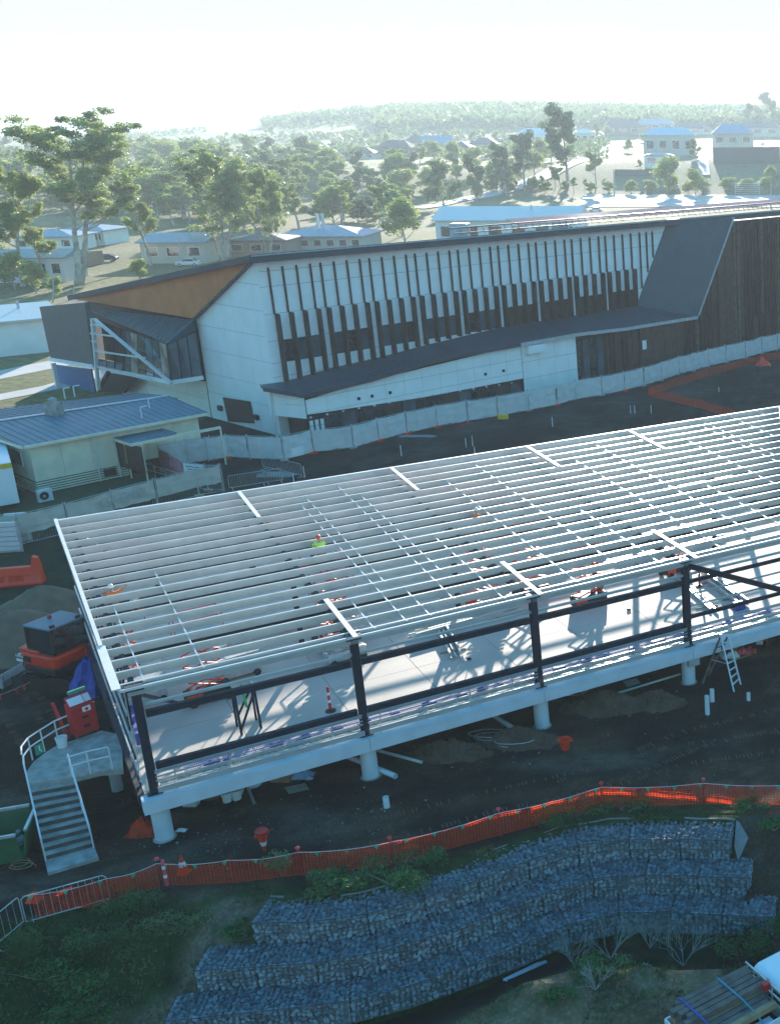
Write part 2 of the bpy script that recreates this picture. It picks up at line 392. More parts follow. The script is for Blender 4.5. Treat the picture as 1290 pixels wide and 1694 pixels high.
def drape(name, pts, width, m, dz=.03, kind='structure', step=6.0, **k):
    """strip of ground cover that follows the terrain; pts are world points"""
    q = []
    for a, b in zip(pts, pts[1:]):
        n = max(1, int((b - a).length / step))
        q += [a.lerp(b, i / n) for i in range(n)]
    q.append(pts[-1]); mb = MB(); rows = []
    for i, p in enumerate(q):
        d = (q[min(i + 1, len(q) - 1)] - q[max(i - 1, 0)]); d.z = 0; d.normalize(); s_ = Vector((d.y, -d.x, 0))
        rows.append([Vector((c.x, c.y, H(c.x, c.y) + dz)) for c in (p + s_ * width * (t - .5) for t in (0, .25, .5, .75, 1))])
    for a, b in zip(rows, rows[1:]):
        for j in range(4): mb.quad(a[j], b[j], b[j + 1], a[j + 1])
    return mb.build(name, m, kind=kind, **k)
def sheet(name, poly, m, dz=.02, kind='structure', **k):
    mb = MB(); mb.add([(p.x, p.y, H(p.x, p.y) + dz) for p in poly], [tuple(range(len(poly)))]); return mb.build(name, m, kind=kind, **k)
# car park, road, path at left
sheet('car_park', [P(-60, 600, 0), P(105, 570, 0), P(100, 535, 0), P(-60, 560, 0)], M_road, .02)
drape('footpath', [P(-60, 632, 0), P(60, 608, 0), P(200, 580, 0), P(320, 560, 0)], 4.5, M_path, .03)
drape('forecourt', [P(-40, 665, 0), P(90, 640, 0), P(190, 610, 0)], 3.0, M_path, .035)
drape('road', [P(-80, 545, 0), P(60, 520, 0), P(200, 480, 0), P(420, 437, 0), P(640, 408, 0)], 5, M_road, .03)
for i in range(6):
    a = P(8 + i * 17 - 20, 588 - i * 2.6, 0); b = P(22 + i * 17 - 20, 566 - i * 2.6, 0)
    mb = MB(); mb.beam(a + Z * .03, b + Z * .03, .12, .004); mb.build('bay_line', M_line, kind='structure')
# bright concrete apron and streets on the slope at right
sheet('school_oval_apron', [GT(960, 343), GT(1300, 343), GT(1330, 324), GT(965, 323)], M_path, .25)
drape('street', [GT(770, 330), GT(850, 312), GT(905, 290), GT(975, 265), GT(1010, 243)], 9, M_path, .3)
drape('street', [GT(1010, 243), GT(1080, 232), GT(1150, 222), GT(1290, 214)], 8, M_path, .3)
drape('driveway', [GT(1166, 290), GT(1163, 268), GT(1160, 252)], 4, M_path, .3)
drape('driveway', [GT(1262, 262), GT(1268, 245), GT(1272, 232)], 5, M_path, .3)
drape('dirt_track', [GT(560, 352), GT(640, 340), GT(700, 345), GT(770, 330)], 6, M_path, .3)

# ================================================================ gabion wall
def offset_line(pts, d, z, el, er):
    q = [Vector((p.x, p.y, 0)) for p in pts]; out = []
    for i, p in enumerate(q):
        t = (q[min(i + 1, len(q) - 1)] - q[max(i - 1, 0)]).normalized(); n = Vector((t.y, -t.x, 0)); out.append(p + n * d + Z * z)
    return out
def resample(pts, step):
    L = [0]
    for a, b in zip(pts, pts[1:]): L.append(L[-1] + (b - a).length)
    n = max(1, round(L[-1] / step)); out = []
    for k in range(n + 1):
        s_ = L[-1] * k / n; i = 0
        while i < len(L) - 2 and L[i + 1] < s_: i += 1
        t = (s_ - L[i]) / (L[i + 1] - L[i]); out.append(pts[i].lerp(pts[i + 1], t))
    return out
ICO_V = []; ICO_F = []
def _ico():
    t = (1 + 5 ** .5) / 2
    v = [(-1, t, 0), (1, t, 0), (-1, -t, 0), (1, -t, 0), (0, -1, t), (0, 1, t), (0, -1, -t), (0, 1, -t), (t, 0, -1), (t, 0, 1), (-t, 0, -1), (-t, 0, 1)]
    ICO_V.extend(Vector(a).normalized() for a in v)
    ICO_F.extend([(0, 11, 5), (0, 5, 1), (0, 1, 7), (0, 7, 10), (0, 10, 11), (1, 5, 9), (5, 11, 4), (11, 10, 2), (10, 7, 6), (7, 1, 8), (3, 9, 4), (3, 4, 2), (3, 2, 6), (3, 6, 8), (3, 8, 9), (4, 9, 5), (2, 4, 11), (6, 2, 10), (8, 6, 7), (9, 8, 1)])
_ico()
def rock(mb, c, r, fl=1.0, rng=random, rg=None, cl=None):
    rng = rg or rng
    ax = [rng.uniform(.65, 1.3) for _ in range(3)]; rot = Matrix.Rotation(rng.uniform(0, 6.28), 3, Vector((rng.uniform(-1, 1), rng.uniform(-1, 1), rng.uniform(-1, 1) + .01)))
    vs = []
    for v in ICO_V:
        p = rot @ Vector((v.x * ax[0], v.y * ax[1], v.z * ax[2])) * (r * rng.uniform(.8, 1.1)); w = Vector(c) + p; vs.append(cl(w) if cl else w)
    mb.add(vs, ICO_F)
def gabions():
    g = thing('gabion_wall', 'three tier curved gabion retaining wall of blue grey stone above the creek', 'retaining wall', P(800, 1500, -1))
    ext = [((0, 0), (0, 0)), (P(320, 1606, -.8), .9), (P(272, 1690, -1.6), 1.9)]
    hgt = .8
    for k in range(3):
        base = offset_line(GF, 1.15 * k, -hgt * k, 0, 0)
        if k: base = [ext[k][0]] + base[1 if k == 1 else 1:]
        if k:
            d = (base[-1] - base[-2]).normalized(); base.append(base[-1] + d * ext[k][1])
        st = resample(base, 1.95); dep = 1.35
        nrm = []
        for i in range(len(st)):
            t = (st[min(i + 1, len(st) - 1)] - st[max(i - 1, 0)]).normalized(); nrm.append(Vector((t.y, -t.x, 0)))
        for i in range(len(st) - 1):
            a, b, na, nb = st[i], st[i + 1], nrm[i], nrm[i + 1]
            def pt(t, dp, z):   # t along, dp depth back, z down
                return a.lerp(b, t) - na.lerp(nb, t) * dp - Z * z
            cr = MB(); cr.hexa([pt(0.01, .1, 1.0), pt(.99, .1, 1.0), pt(.99, dep, 1.0), pt(0.01, dep, 1.0)], [pt(0.01, .1, .1), pt(.99, .1, .1), pt(.99, dep, .1), pt(0.01, dep, .1)])
            bk = cr.build('basket', M_stone, g)
            sb = MB(); L = (b - a).length; rs = .088
            nx = int(L / .165)
            bulge = random.uniform(.02, .07)
            nm = (na + nb).normalized()
            def clf(w):
                e = (w - a).dot(nm) - .02 - bulge * .6; return w - nm * e if e > 0 else w
            def clt(w): w.z = min(w.z, a.z + .012); return clf(w)
            tb = MB()
            for ix in range(nx):
                for iz in range(6):
                    t = (ix + .5 + random.uniform(-.3, .3)) / nx; zz = .06 + (iz + random.uniform(-.3, .3)) * .15
                    rock(sb, pt(t, .07 - bulge * math.sin(math.pi * t) + random.uniform(-.015, .015), max(.05, zz)), rs * random.uniform(.8, 1.15), cl=clt)
                for iy in range(10):
                    t = (ix + .5 + random.uniform(-.3, .3)) / nx
                    rock(tb, pt(t, .08 + iy * .13 + random.uniform(-.05, .05), .06 + random.uniform(-.025, .045)), rs * random.uniform(.75, 1.3), cl=clt)
            if i in (0, len(st) - 2):
                tt = .03 if i == 0 else .97
                for iy in range(7):
                    for iz in range(4): rock(sb, pt(tt, .1 + iy * .18, .1 + iz * .19), rs, cl=clt)
            sb.build('stones', M_stonelit, bk, kind='stuff'); tb.build('stones', M_stone, bk, kind='stuff')
            wb = MB(); wr = .011
            for t in (0, 1):
                wb.tube(pt(t, -.03, -.02), pt(t, -.03, .82), wr, 4, caps=False); wb.tube(pt(t, -.03, -.03), pt(t, dep, -.03), wr, 4, caps=False)
            wb.tube(pt(0, -.03 - bulge, -.04), pt(1, -.03 - bulge, -.04), .024, 4, caps=False); wb.tube(pt(0, -.03 - bulge, .4), pt(1, -.03 - bulge, .4), .008, 4, caps=False)
            wb.build('wire_frame', M_wire, bk)
    # geotextile flap behind the top tier
    mb = MB(); bk = offset_line(GF, -1.38, 0, 0, 0); q = resample(bk, .5); pr = None
    for i, p in enumerate(q):
        h = .0 + .08 * max(0, nz(i, 0, 1.7, 4)); o_ = .10 * nz(i, 3, 2.1, 2)
        row = (p + Vector((0, o_, -.25)), p + Vector((0, .05 + o_, h + .02)), p + Vector((0, .14 + o_, h * .6)), p + Vector((0, .22 + o_, -.15)))
        if pr and nz(i, 9, 3, 1) > .02:
            for j in range(3): mb.quad(pr[j], row[j], row[j + 1], pr[j + 1])
        pr = row
    e = GF[-1] + Vector((.15, 0, 0)); mb.quad(e + Vector((0, 1.3, .1)), e + Vector((.15, 1.1, .12)), e + Vector((.5, .7, -.3)), e + Vector((.15, .0, -.9)), e + Vector((0, .1, -.3)))
    mb.build('geotextile', M_geo, g)
gabions()
# creek
mb = MB(); q = resample(offset_line(GF, 3.2, -2.62, 0, 0)[:-2], 2); pr = None
for i, p in enumerate(q):
    r_ = (p + Vector((0, .8, 0)), p + Vector((0, -1.3 - .3 * math.sin(i), 0)))
    if pr: mb.quad(pr[0], pr[1], r_[1], r_[0])
    pr = r_
mb.build('water', M_water, kind='structure')
# soil heaps
def heap(name, c, rx, ry, h, m, label, cat, sd=1, group=None):
    mb = MB(); n, mm = 10, 26; vs = [c + Z * h]; fs = []
    for i in range(1, n + 1):
        for j in range(mm):
            a = 6.2832 * j / mm; t = i / n; k = 1 + .18 * nz(math.cos(a) * 2, math.sin(a) * 2, 1, sd)
            z = h * (1 - sm(0, 1, t)) if t < 1 else -.1
            z += (.12 if m is not M_clod else .32) * nz(i * 3.1, j * 1.7, 1.6 if m is M_clod else 2.2, sd) * (1 if t < .95 else 0) * (min(1, h) if m is not M_clod else .9)
            vs.append(c + Vector((math.cos(a) * rx * t * k, math.sin(a) * ry * t * k, z)))
    for j in range(mm): fs.append((0, 1 + j, 1 + (j + 1) % mm))
    for i in range(n - 1):
        for j in range(mm):
            a = 1 + i * mm + j; b = 1 + i * mm + (j + 1) % mm; fs.append((a, a + mm, b + mm, b))
    mb.add(vs, fs)
    if m is M_clod:
        rr = random.Random(sd)
        for _ in range(110):
            a, t = rr.uniform(0, 6.28), rr.random() ** .7; z = h * (1 - sm(0, 1, t)); rock(mb, c + Vector((math.cos(a) * rx * t, math.sin(a) * ry * t, z + .02)), rr.uniform(.04, .14), rg=rr)
    return mb.build(name, m, smooth=m is not M_clod, label=label, cat=cat, group=group)
heap('soil_heap', P(28, 1062, 0), 3.7, 4.0, 1.7, M_soil, 'large smooth heap of brown soil left of the orange excavator', 'soil heap', 1)
heap('soil_heap', P(78, 1012, 0), 3.6, 3.2, 1.5, M_soil, 'smooth brown soil heap behind the orange excavator', 'soil heap', 2)
heap('soil_heap', P(860, 1228, 0), 2.0, .9, .65, M_clod, 'low lumpy heap of dug soil beside the second front pier', 'soil heap', 3)
heap('soil_heap', P(1000, 1170, 0), 2.4, 1.2, .75, M_clod, 'lumpy mound of dug brown soil under the deck edge right of centre', 'soil heap', 4)
heap('soil_heap', P(745, 1248, 0), 1.9, .9, .6, M_clod, 'low spread of dug soil left of the second front pier', 'soil heap', 5)
heap('soil_heap', P(1085, 1165, 0), 1.5, .9, .6, M_clod, 'small dark heap of clods left of the third front pier', 'soil heap', 6)
mb = MB(); rg = random.Random(5)
for i in range(420):
    a = rg.choice([(600, 1345, 60, 26), (540, 1300, 90, 40), (340, 1400, 70, 26), (860, 1235, 60, 16), (1020, 1175, 90, 26), (760, 1250, 70, 16), (1000, 1290, 240, 60), (450, 1390, 90, 40)])
    p = P(a[0] + rg.gauss(0, a[2]), a[1] + rg.gauss(0, a[3]), 0)
    if p.y > gline(p.x) + 1.6: rock(mb, p + Z * (H(p.x, p.y) + .01), rg.choice([.015, .02, .025, .03, .05]), rng=rg)
mb.build('rubble', M_stone, kind='stuff', label='scattered pale stones and clods lying on the dark dirt', cat='rubble')
# ================================================================ steel framed building under construction
def uend(v): return 34.2 - (20.4 - v) * .63
def rz(v): return 6.52 + (v + .0) * .0445
def pavilion():
    t = thing('steel_frame_building', 'unfinished long building with bare galvanised roof purlins, navy columns and concrete deck on piers', 'building', LP(0, 0, 0))
    # deck: slab panels split by joints
    us = [-8.1, -4, 0, 3.8, 7.6, 11.4, 15.2, 19, 22.8, 26.6, 30.4]
    vs_ = [.1, 5.2, 10.3, 15.4, 20.6]
    for a, b in zip(us, us[1:]):
        for c, d in zip(vs_, vs_[1:]):
            lim = 22.0 + (c + d) / 2 * .6
            if a > lim: continue
            m = MB(); g = .012; m.hexa([LP(a + g, c + g, 1.7), LP(b - g, c + g, 1.7), LP(b - g, d - g, 1.7), LP(a + g, d - g, 1.7)], [LP(a + g, c + g, 2), LP(b - g, c + g, 2), LP(b - g, d - g, 2), LP(a + g, d - g, 2)])
            m.build('deck_slab', M_deck, t)
    ed = [(-8.25, -.45), (-8.25, -.45)]
    for a, b in zip([-8.25, 0, 7.6, 15.2, 22.8], [0, 7.6, 15.2, 22.8, 30.4]):
        m = MB(); m.hexa([LP(a + .01, -.5, 1.42), LP(b - .01, -.5, 1.42), LP(b - .01, .08, 1.42), LP(a + .01, .08, 1.42)], [LP(a + .01, -.5, 1.97), LP(b - .01, -.5, 1.97), LP(b - .01, .08, 1.97), LP(a + .01, .08, 1.97)])
        m.build('edge_beam', M_pre, t)
    m = MB(); m.hexa([LP(-8.3, .1, 1.45), LP(-8.12, .1, 1.45), LP(-8.12, 20.6, 1.45), LP(-8.3, 20.6, 1.45)], [LP(-8.3, .1, 1.99), LP(-8.12, .1, 1.99), LP(-8.12, 20.6, 1.99), LP(-8.3, 20.6, 1.99)])
    m.build('end_beam', M_navy, t)
    for v in (0.05, 6.8, 13.6, 20.2):
        for u in (-7.7, -3.8 if v > 1 else 99, 0, 7.6, 15.2, 22.8):
            if u == 99: continue
            m = MB(); m.lathe(LP(u, v + .02, -.3), [(.33, 0), (.33, 1.72)], 18)
            p = m.build('pier', M_pre, t, smooth=False)
            if v < 1:
                m = MB(); m.lathe(LP(u, v + .02, -.05), [(.44, 0), (.40, .07), (.34, .09)], 14); m.build('pier_collar', M_conc, p)
    m = MB(); m.lathe(LP(-4.1, 2.2, -.2), [(.3, 0), (.3, 1.6)], 16); m.build('pier', M_pre, t)
    # columns
    def col(u, v, w=.3, d=.26, z1=None):
        m = MB(); z1 = z1 or (rz(v) - .12 if v < 1 else rz(v) - .62)
        tf = .03
        m.obox(LP(u, v - d / 2, (2 + z1) / 2), U * w / 2, V * tf / 2, Z * (z1 - 2) / 2)
        m.obox(LP(u, v + d / 2, (2 + z1) / 2), U * w / 2, V * tf / 2, Z * (z1 - 2) / 2)
        m.obox(LP(u, v, (2 + z1) / 2), U * .02, V * (d - tf) / 2, Z * (z1 - 2) / 2)
        c = m.build('column', M_navy, t)
        m = MB(); m.obox(LP(u, v, 2.02), U * .26, V * .22, Z * .015); m.build('base_plate', M_navy, c)
        m = MB(); m.obox(LP(u - .02, v - .06, z1 + .0), U * .3, V * .16, Z * .1); m.build('cap_plate', M_navy, c)
    for u in (-7.75, 0, 7.6, 15.2, 22.8): col(u, 0)
    for u in (-7.6, 0, 7.6, 15.2, 22.8, 30.4): col(u, 20.2, .25)
    for v in (6.8, 13.6): col(-7.75, v, .25)
    for u in (0, 7.6, 15.2, 22.8): col(u, 10.2, .2, .2)
    # rafters, longitudinal beams
    for u in (-7.75, 0, 7.6, 15.2, 22.8, 30.0):
        v0 = 0 if u < 21 else (u - 21.4) / .63
        m = MB(); m.beam(LP(u, v0, rz(v0) - .42), LP(u, 20.3, rz(20.3) - .42), .16, .32); m.build('rafter', M_navy, t)
    for v in (3.9, 10.2, 16.0):
        m = MB(); m.beam(LP(-7.7, v, rz(v) - .52), LP(uend(v) - 1, v, rz(v) - .52), .14, .22); m.build('roof_beam', M_navy, t)
    # girts between front columns
    for a, b in zip((-7.75, 0, 7.6, 15.2), (0, 7.6, 15.2, 22.8)):
        for z, mm, h, w_, dv, e in ((5.22, M_navy, .26, .2, 0.06, .2), (5.62, M_galv, .10, .12, .0, .12), (3.05, M_navy, .26, .2, .06, .2), (2.86, M_galv, .07, .07, -.12, .1), (2.55, M_galv, .06, .06, -.15, .1), (2.22, M_galv, .22, .05, -.30, .1), (2.98, M_galv, .045, .045, -.2, .1), (2.72, M_galvd, .04, .04, -.2, .1)):
            m = MB()
            if a == 15.2 and mm is M_navy:
                m.beam(LP(a + e, dv, z + (.35 if z < 4 else 0)), LP(b - e, dv, z + (.35 if z < 4 else 0)), w_ * .7, h * .65)
            else: m.beam(LP(a + e, dv, z), LP(b - e, dv, z), w_, h)
            m.build('girt', mm, t)
        if a == 15.2:
            for z in (4.6, 4.0):
                m = MB(); m.beam(LP(a + .2, -.05, z), LP(b - .2, -.05, z), .06, .08); m.build('girt', M_galv, t)
    m = MB(); m.beam(LP(15.3, -.08, 6.1), LP(22.8, -.08, 2.6), .2, .26); m.build('brace', M_navy, t)
    m = MB(); m.beam(LP(-7.6, .1, 6.0), LP(-5.4, 6.6, 2.2), .12, .12); m.build('brace', M_navy, t)
    for a in (-7.6, 0, 7.6, 15.2, 22.8):
        m = MB(); m.beam(LP(a, 20.1, 6.8), LP(a + 4, 20.1, 2.2), .14, .14); m.build('brace', M_navy, t)
    # rail posts
    for u in [x * .1 for x in range(-70, 228, 19)]:
        m = MB(); m.tube(LP(u, -.18, 2), LP(u, -.18, 2.98), .025, 5); m.build('rail_post', M_galvd, t)
    # perforated gutter tray along the edge
    m = MB(); k = 0
    u = -7.4
    while u < 26:
        m.obox(LP(u, .35, 2.06), U * .1, V * .11, Z * .05); u += .26
    m.build('ledger_tray', M_galvd, t, kind='stuff')
    m = MB(); m.beam(LP(-7.5, .52, 2.1), LP(27, .52, 2.1), .05, .18); m.beam(LP(-7.5, .16, 2.1), LP(27, .16, 2.1), .05, .18); m.build('tray_channel', M_galv, t)
    # end wall (left) and rear wall girts, studs
    for i, z in enumerate((2.4, 2.9, 3.5, 4.1, 4.7, 5.3, 5.9)):
        for v0, v1 in ((.2, 6.7), (6.9, 13.5), (13.7, 20.0)):
            m = MB(); m.beam(LP(-8.14, v0, z), LP(-8.14, v1, z), .06, .14); m.build('end_girt', M_galv if i % 2 else M_navy, t)
    for v in (2.2, 4.5, 9, 11.4, 15.7, 17.9):
        m = MB(); m.beam(LP(-7.98, v, 2.05), LP(-7.98, v, rz(v) - .3), .05, .08, up=V); m.build('end_stud', M_galv, t)
    for z in (3.2, 4.4, 5.6):
        for a, b in zip((-7.6, 0, 7.6, 15.2, 22.8), (0, 7.6, 15.2, 22.8, 30.4)):
            m = MB(); m.beam(LP(a + .15, 20.3, z), LP(b - .15, 20.3, z), .06, .16); m.build('rear_girt', M_galv, t)
    # purlins: C sections
    N = 19
    for i in range(N):
        v = .12 + i * (20.28 / (N - 1)); z = rz(v); u1 = uend(v) if v > .5 else 27
        m = MB(); hh = .31; f = .085
        a0, a1 = -8.25, u1
        m.obox(LP((a0 + a1) / 2, v, z - hh / 2), U * (a1 - a0) / 2, V * .006, Z * hh / 2)
        m.obox(LP((a0 + a1) / 2, v + f / 2 + .006, z), U * (a1 - a0) / 2, V * (f / 2), Z * .006)
        m.obox(LP((a0 + a1) / 2, v + f / 2 + .006, z - hh), U * (a1 - a0) / 2, V * (f / 2), Z * .006)
        m.obox(LP((a0 + a1) / 2, v + f, z - .018), U * (a1 - a0) / 2, V * .004, Z * .014)
        m.build('purlin', M_galv, t)
    # eave channel below front purlin, ends
    m = MB(); m.beam(LP(-8.0, -.12, 6.28), LP(27, -.12, 6.28), .05, .34); m.build('eave_channel', M_galv, t)
    m = MB(); m.beam(LP(-8.25, -.26, 6.44), LP(27, -.26, 6.44), .05, .1); m.build('eave_channel', M_whitebar, t)
    m = MB(); m.beam(LP(-8.25, 20.55, rz(20.5) - .05), LP(34.3, 20.55, rz(20.5) - .05), .12, .2); m.build('ridge_channel', M_whitebar, t)
    m = MB(); m.beam(LP(-8.34, 3.9, rz(3.9) + .0), LP(-8.34, 20.6, rz(20.6) + .0), .14, .22); m.build('barge_channel', M_whitebar, t)
    m = MB(); m.beam(LP(-8.34, -.3, rz(-.3) + .04), LP(-8.34, 3.9, rz(3.9) + .04), .30, .05); m.build('barge_channel', M_whitebar, t)
    m = MB(); m.beam(LP(uend(0) + .1, 0, rz(0)), LP(uend(20.4) + .1, 20.4, rz(20.4)), .2, .2); m.build('barge_channel', M_whitebar, t)
    for u in (0, 7.8, 15.6):
        m = MB(); m.beam(LP(u, -.5, rz(-.5) + .035), LP(u, 3.9, rz(3.9) + .035), .2, .05); m.build('outrigger', M_whitebar, t)
    for u in (-.05, 7.9, 16.0, 22.8):
        m = MB(); m.beam(LP(u, 15.9, rz(15.9) + .035), LP(u, 20.6, rz(20.6) + .035), .18, .05); m.build('outrigger', M_whitebar, t)
    # bridging rows
    pit = 20.28 / (N - 1)
    rows = [(-7.4, .2, 8), (-5.4, .2, 11), (-2.7, 20, 20), (0.9, 0, 4), (2.7, 4, 18), (5.2, 4, 17.5), (3.2, 0, 4)]
    for bay in (0, 7.6, 15.2, 22.8):
        rows += [(bay + 2.2, 0.1, 16.5), (bay + 4.6, 1.0, 19.5), (bay + 6.4, 0.1, 9)]
    rows += [(28, 11, 20), (30.2, 14, 20), (32.5, 18.2, 20)]
    for u, v0, v1 in rows:
        m = MB(); n = 0
        for i in range(N - 1):
            a = .12 + i * pit; b = a + pit
            if a < v0 - .3 or b > v1 + .6 or u > uend(a) - .4: continue
            m.beam(LP(u, a + .01, rz(a) - .09), LP(u, b - .01, rz(b) - .09), .05, .035)
            m.beam(LP(u, a + .01, rz(a) - .24), LP(u + .0, b - .01, rz(b) - .05), .03, .03)
            m.obox(LP(u, a - .03, rz(a) - .05), U * .05, V * .03, Z * .05); n += 1
        if n: m.build('bridging', M_galv, t)
    # blue debris net along the deck edge
    m = MB(); uu = [-6.6 + i * .075 for i in range(int(33 / .075))]; rg = random.Random(2)
    for u in uu:
        z1 = 2.62 + .10 * nz(u, 0, 1.5, 3)
        vv = .62 + .08 * nz(u, 5, 1.2, 2); m.quad(LP(u, vv, 2.04), LP(u + .022, vv, 2.04), LP(u + .022, vv + .35, z1 - .2), LP(u, vv + .35, z1 - .2))
    for k in range(7):
        for a, b in zip(uu[::4], uu[4::4]):
            f = k / 6
            def q(u, dz): 
                z1 = 2.42 + .10 * nz(u, 0, 1.5, 3); vv = .62 + .08 * nz(u, 5, 1.2, 2)
                return LP(u, vv + .35 * f, 2.04 + (z1 - 2.04) * f + dz)
            m.quad(q(a, 0), q(b, 0), q(b, .025), q(a, .025))
    m.build('safety_net', M_bluenet, t)
    m = MB()
    for i in range(26):
        u = -6 + i * 1.25 + rg.uniform(-.4, .4); L_ = rg.uniform(.15, .6); m.obox(LP(u, .8, 2.17), U * L_ / 2, V * .14, Z * .10)
    m.build('folded_net', M_blue, t, kind='stuff')
    return t
pavilion()

# ================================================================ school building
def clip(poly, a, b, c):
    """keep a*x+b*y<=c"""
    out = []
    for i, p in enumerate(poly):
        q = poly[(i + 1) % len(poly)]; dp = a * p[0] + b * p[1] - c; dq = a * q[0] + b * q[1] - c
        if dp <= 0: out.append(p)
        if (dp < 0 < dq) or (dq < 0 < dp):
            t = dp / (dp - dq); out.append((p[0] + (q[0] - p[0]) * t, p[1] + (q[1] - p[1]) * t))
    return out
def panelize(parent, fn, outn, poly, xs, zs, m, name='panel', th=.04, gap=.014, holes=()):
    """panels over convex 2D outline poly, cut on a grid; fn maps (s,z) to the world, outn is the outward normal"""
    for a, b in zip(xs, xs[1:]):
        for c, d in zip(zs, zs[1:]):
            if any(h[0] < (a + b) / 2 < h[1] and h[2] < (c + d) / 2 < h[3] for h in holes): continue
            p = [(a + gap, c + gap), (b - gap, c + gap), (b - gap, d - gap), (a + gap, d - gap)]
            n = len(poly)
            for i in range(n):
                x0, y0 = poly[i]; x1, y1 = poly[(i + 1) % n]; ea, eb = (y1 - y0), -(x1 - x0); L_ = math.hypot(ea, eb)
                if not p: break
                p = clip(p, ea / L_, eb / L_, (ea * x0 + eb * y0) / L_)
            if not p or len(p) < 3: continue
            ar = abs(sum(p[i][0] * p[(i + 1) % len(p)][1] - p[(i + 1) % len(p)][0] * p[i][1] for i in range(len(p)))) / 2
            if ar < .04: continue
            mb = MB(); j = random.uniform(0, .006); mb.prism([fn(*q) for q in p], outn * (th + j)); mb.build(name, m, parent)
def ribs(name, A, B, Cc, Dd, n, parent, m, h=.05, w=.05):
    """ribs on quad A-B (one side) to D-C (other side)"""
    nn = (B - A).cross(Dd - A).normalized()
    if nn.z < 0: nn = -nn
    mb = MB()
    for i in range(n + 1):
        p = A.lerp(B, i / n); q = Dd.lerp(Cc, i / n); mb.beam(p + nn * h / 2, q + nn * h / 2, w, h, up=nn)
    return mb.build(name, m, parent, kind='stuff')
def slab(name, pts, th, m, parent, up=None):
    mb = MB(); n = (pts[1] - pts[0]).cross(pts[2] - pts[0]).normalized()
    if up is None: up = n if n.z > 0 else -n
    mb.prism([p - up * th for p in pts], up * th); return mb.build(name, m, parent)
def school():
    t = thing('school_building', 'long white two storey school building with dark vertical fins, copper gable and charcoal roof', 'building', C0)
    T = 15.45
    # inner dark mass so that joints read dark
    m = MB(); w2 = MB()
    m.hexa([FP(0.05, 0, -.12), FP(75, 0, -.12), FP(75, 0, -3), FP(.05, 0, -3)], [FP(.05, 15.2, -.12), FP(75, 15.2, -.12), FP(75, 15.2, -3), FP(.05, 15.2, -3)])
    m.prism([EP(.3, 0, -.12), EP(34, 0, -.12), EP(34, 9.0, -.12), EP(11.7, 9.1, -.12), EP(.3, 15.1, -.12)], D * .4)
    m.build('wall_core', M_black, t)
    P0 = 4.78; fs = [1.02 + P0 * g + 1.27 * i for g in range(9) for i in range(4)]
    xs = [0, 1.02]
    for g in range(9):
        b = 1.02 + P0 * g; xs += [b + 1.27, b + 2.54, b + 3.81, b + P0]
    xs += [44.3, 45.4, 46.4, 47.6, 49]
    xs = sorted(set(round(x, 3) for x in xs))
    holes = [(1.02 + P0 * g, 1.02 + P0 * g + 3.81, 6.4 if g < 5 else 5.2, 8.3) for g in range(9)]
    zs = [3.6, 5.2, 6.4, 8.3, 10.6, 12.9, 14.2, 15.25]
    panelize(t, lambda s_, z: FP(s_, z, -.04), -E, [(0, 3.6), (42.5, 5.0), (43.6, 6.4), (48.9, 15.25), (0, 15.25)], xs, zs, M_white, holes=holes)
    panelize(t, lambda s_, z: FP(s_, z, -.04), -E, [(0, 0), (1.1, 0), (1.1, 3.6), (0, 3.6)], [0, 1.1], [0, 1.8, 3.6], M_white)
    for g in range(9):
        z0 = 6.4 if g < 5 else 5.2
        b = 1.02 + P0 * g
        if g < 5:
            m = MB(); m.obox(FP(b + 1.9, (z0 + 8.3) / 2, -.08), D * 1.9, E * .03, Z * (8.3 - z0) / 2); f = m.build('window', M_navy, t)
            for k in range(3):
                m = MB(); m.obox(FP(b + .66 + 1.27 * k, (z0 + 8.3) / 2, -.04), D * .58, E * .012, Z * ((8.3 - z0) / 2 - .06)); m.build('pane', M_glassb if (g * 3 + k) % 4 else M_glass, f)
        else:
            for k in range(3):
                m = MB(); m.obox(FP(b + .64 + 1.27 * k, (z0 + 8.3) / 2, -.05), D * .6, E * .03, Z * (8.3 - z0) / 2); m.build('timber_panel', M_timber, t)
    for i, s_ in enumerate(fs):
        zb = 4.75 + 1.7 * sm(0, 24, s_)
        m = MB(); m.obox(FP(s_, (zb + 10.6) / 2, .32), D * .075, E * .33, Z * (10.6 - zb) / 2); m.build('fin', M_fin, t)
        m = MB(); m.obox(FP(s_ - .12, 12.56, .1), D * .05, E * .11, Z * 1.93); m.build('fin', M_finred if i % 3 == 0 else M_fin, t)
    for s_ in (44.3, 45.35, 46.3):
        z0 = 15.2 - (48.8 - s_) * 1.62 + .4; m = MB(); m.obox(FP(s_, (z0 + 14.5) / 2, .1), D * .05, E * .11, Z * (14.5 - z0) / 2); m.build('fin', M_fin, t)
    # gable end wall
    exs = [0, 1.25, 3.1, 5.0, 6.9, 8.8, 10.7, 12, 14, 16, 18, 20, 22, 24, 26, 28, 30, 32, 34.5]
    panelize(t, lambda s_, z: EP(s_, z, -.04), -D, [(0, 0), (0, 15.25), (11.8, 9.15), (11.8, 0)][::-1], exs[:8], [0, 2.5, 4.3, 6.5, 8.7, 10.9, 13.1, 15.3], M_white)
    panelize(t, lambda s_, z: EP(s_, z, -.04), -D, [(34, 0), (34, 2.4), (11.8, 3.4), (11.8, 0)], exs[7:], [0, 1.7, 3.5], M_white)
    # copper gable panel, recessed bar below the roof edge
    A, Tp, B = EP(.0, 15.3, .15), EP(34.4, 9.3, 1.2), on_end(322, 527, .3)
    m = MB(); m.prism([A, B, Tp], D * .12); m.build('copper_gable', M_brownp, t)
    m = MB(); m.beam(A - Z * .15, B, .1, .5, up=D); m.build('gable_trim', M_oldwood, t)
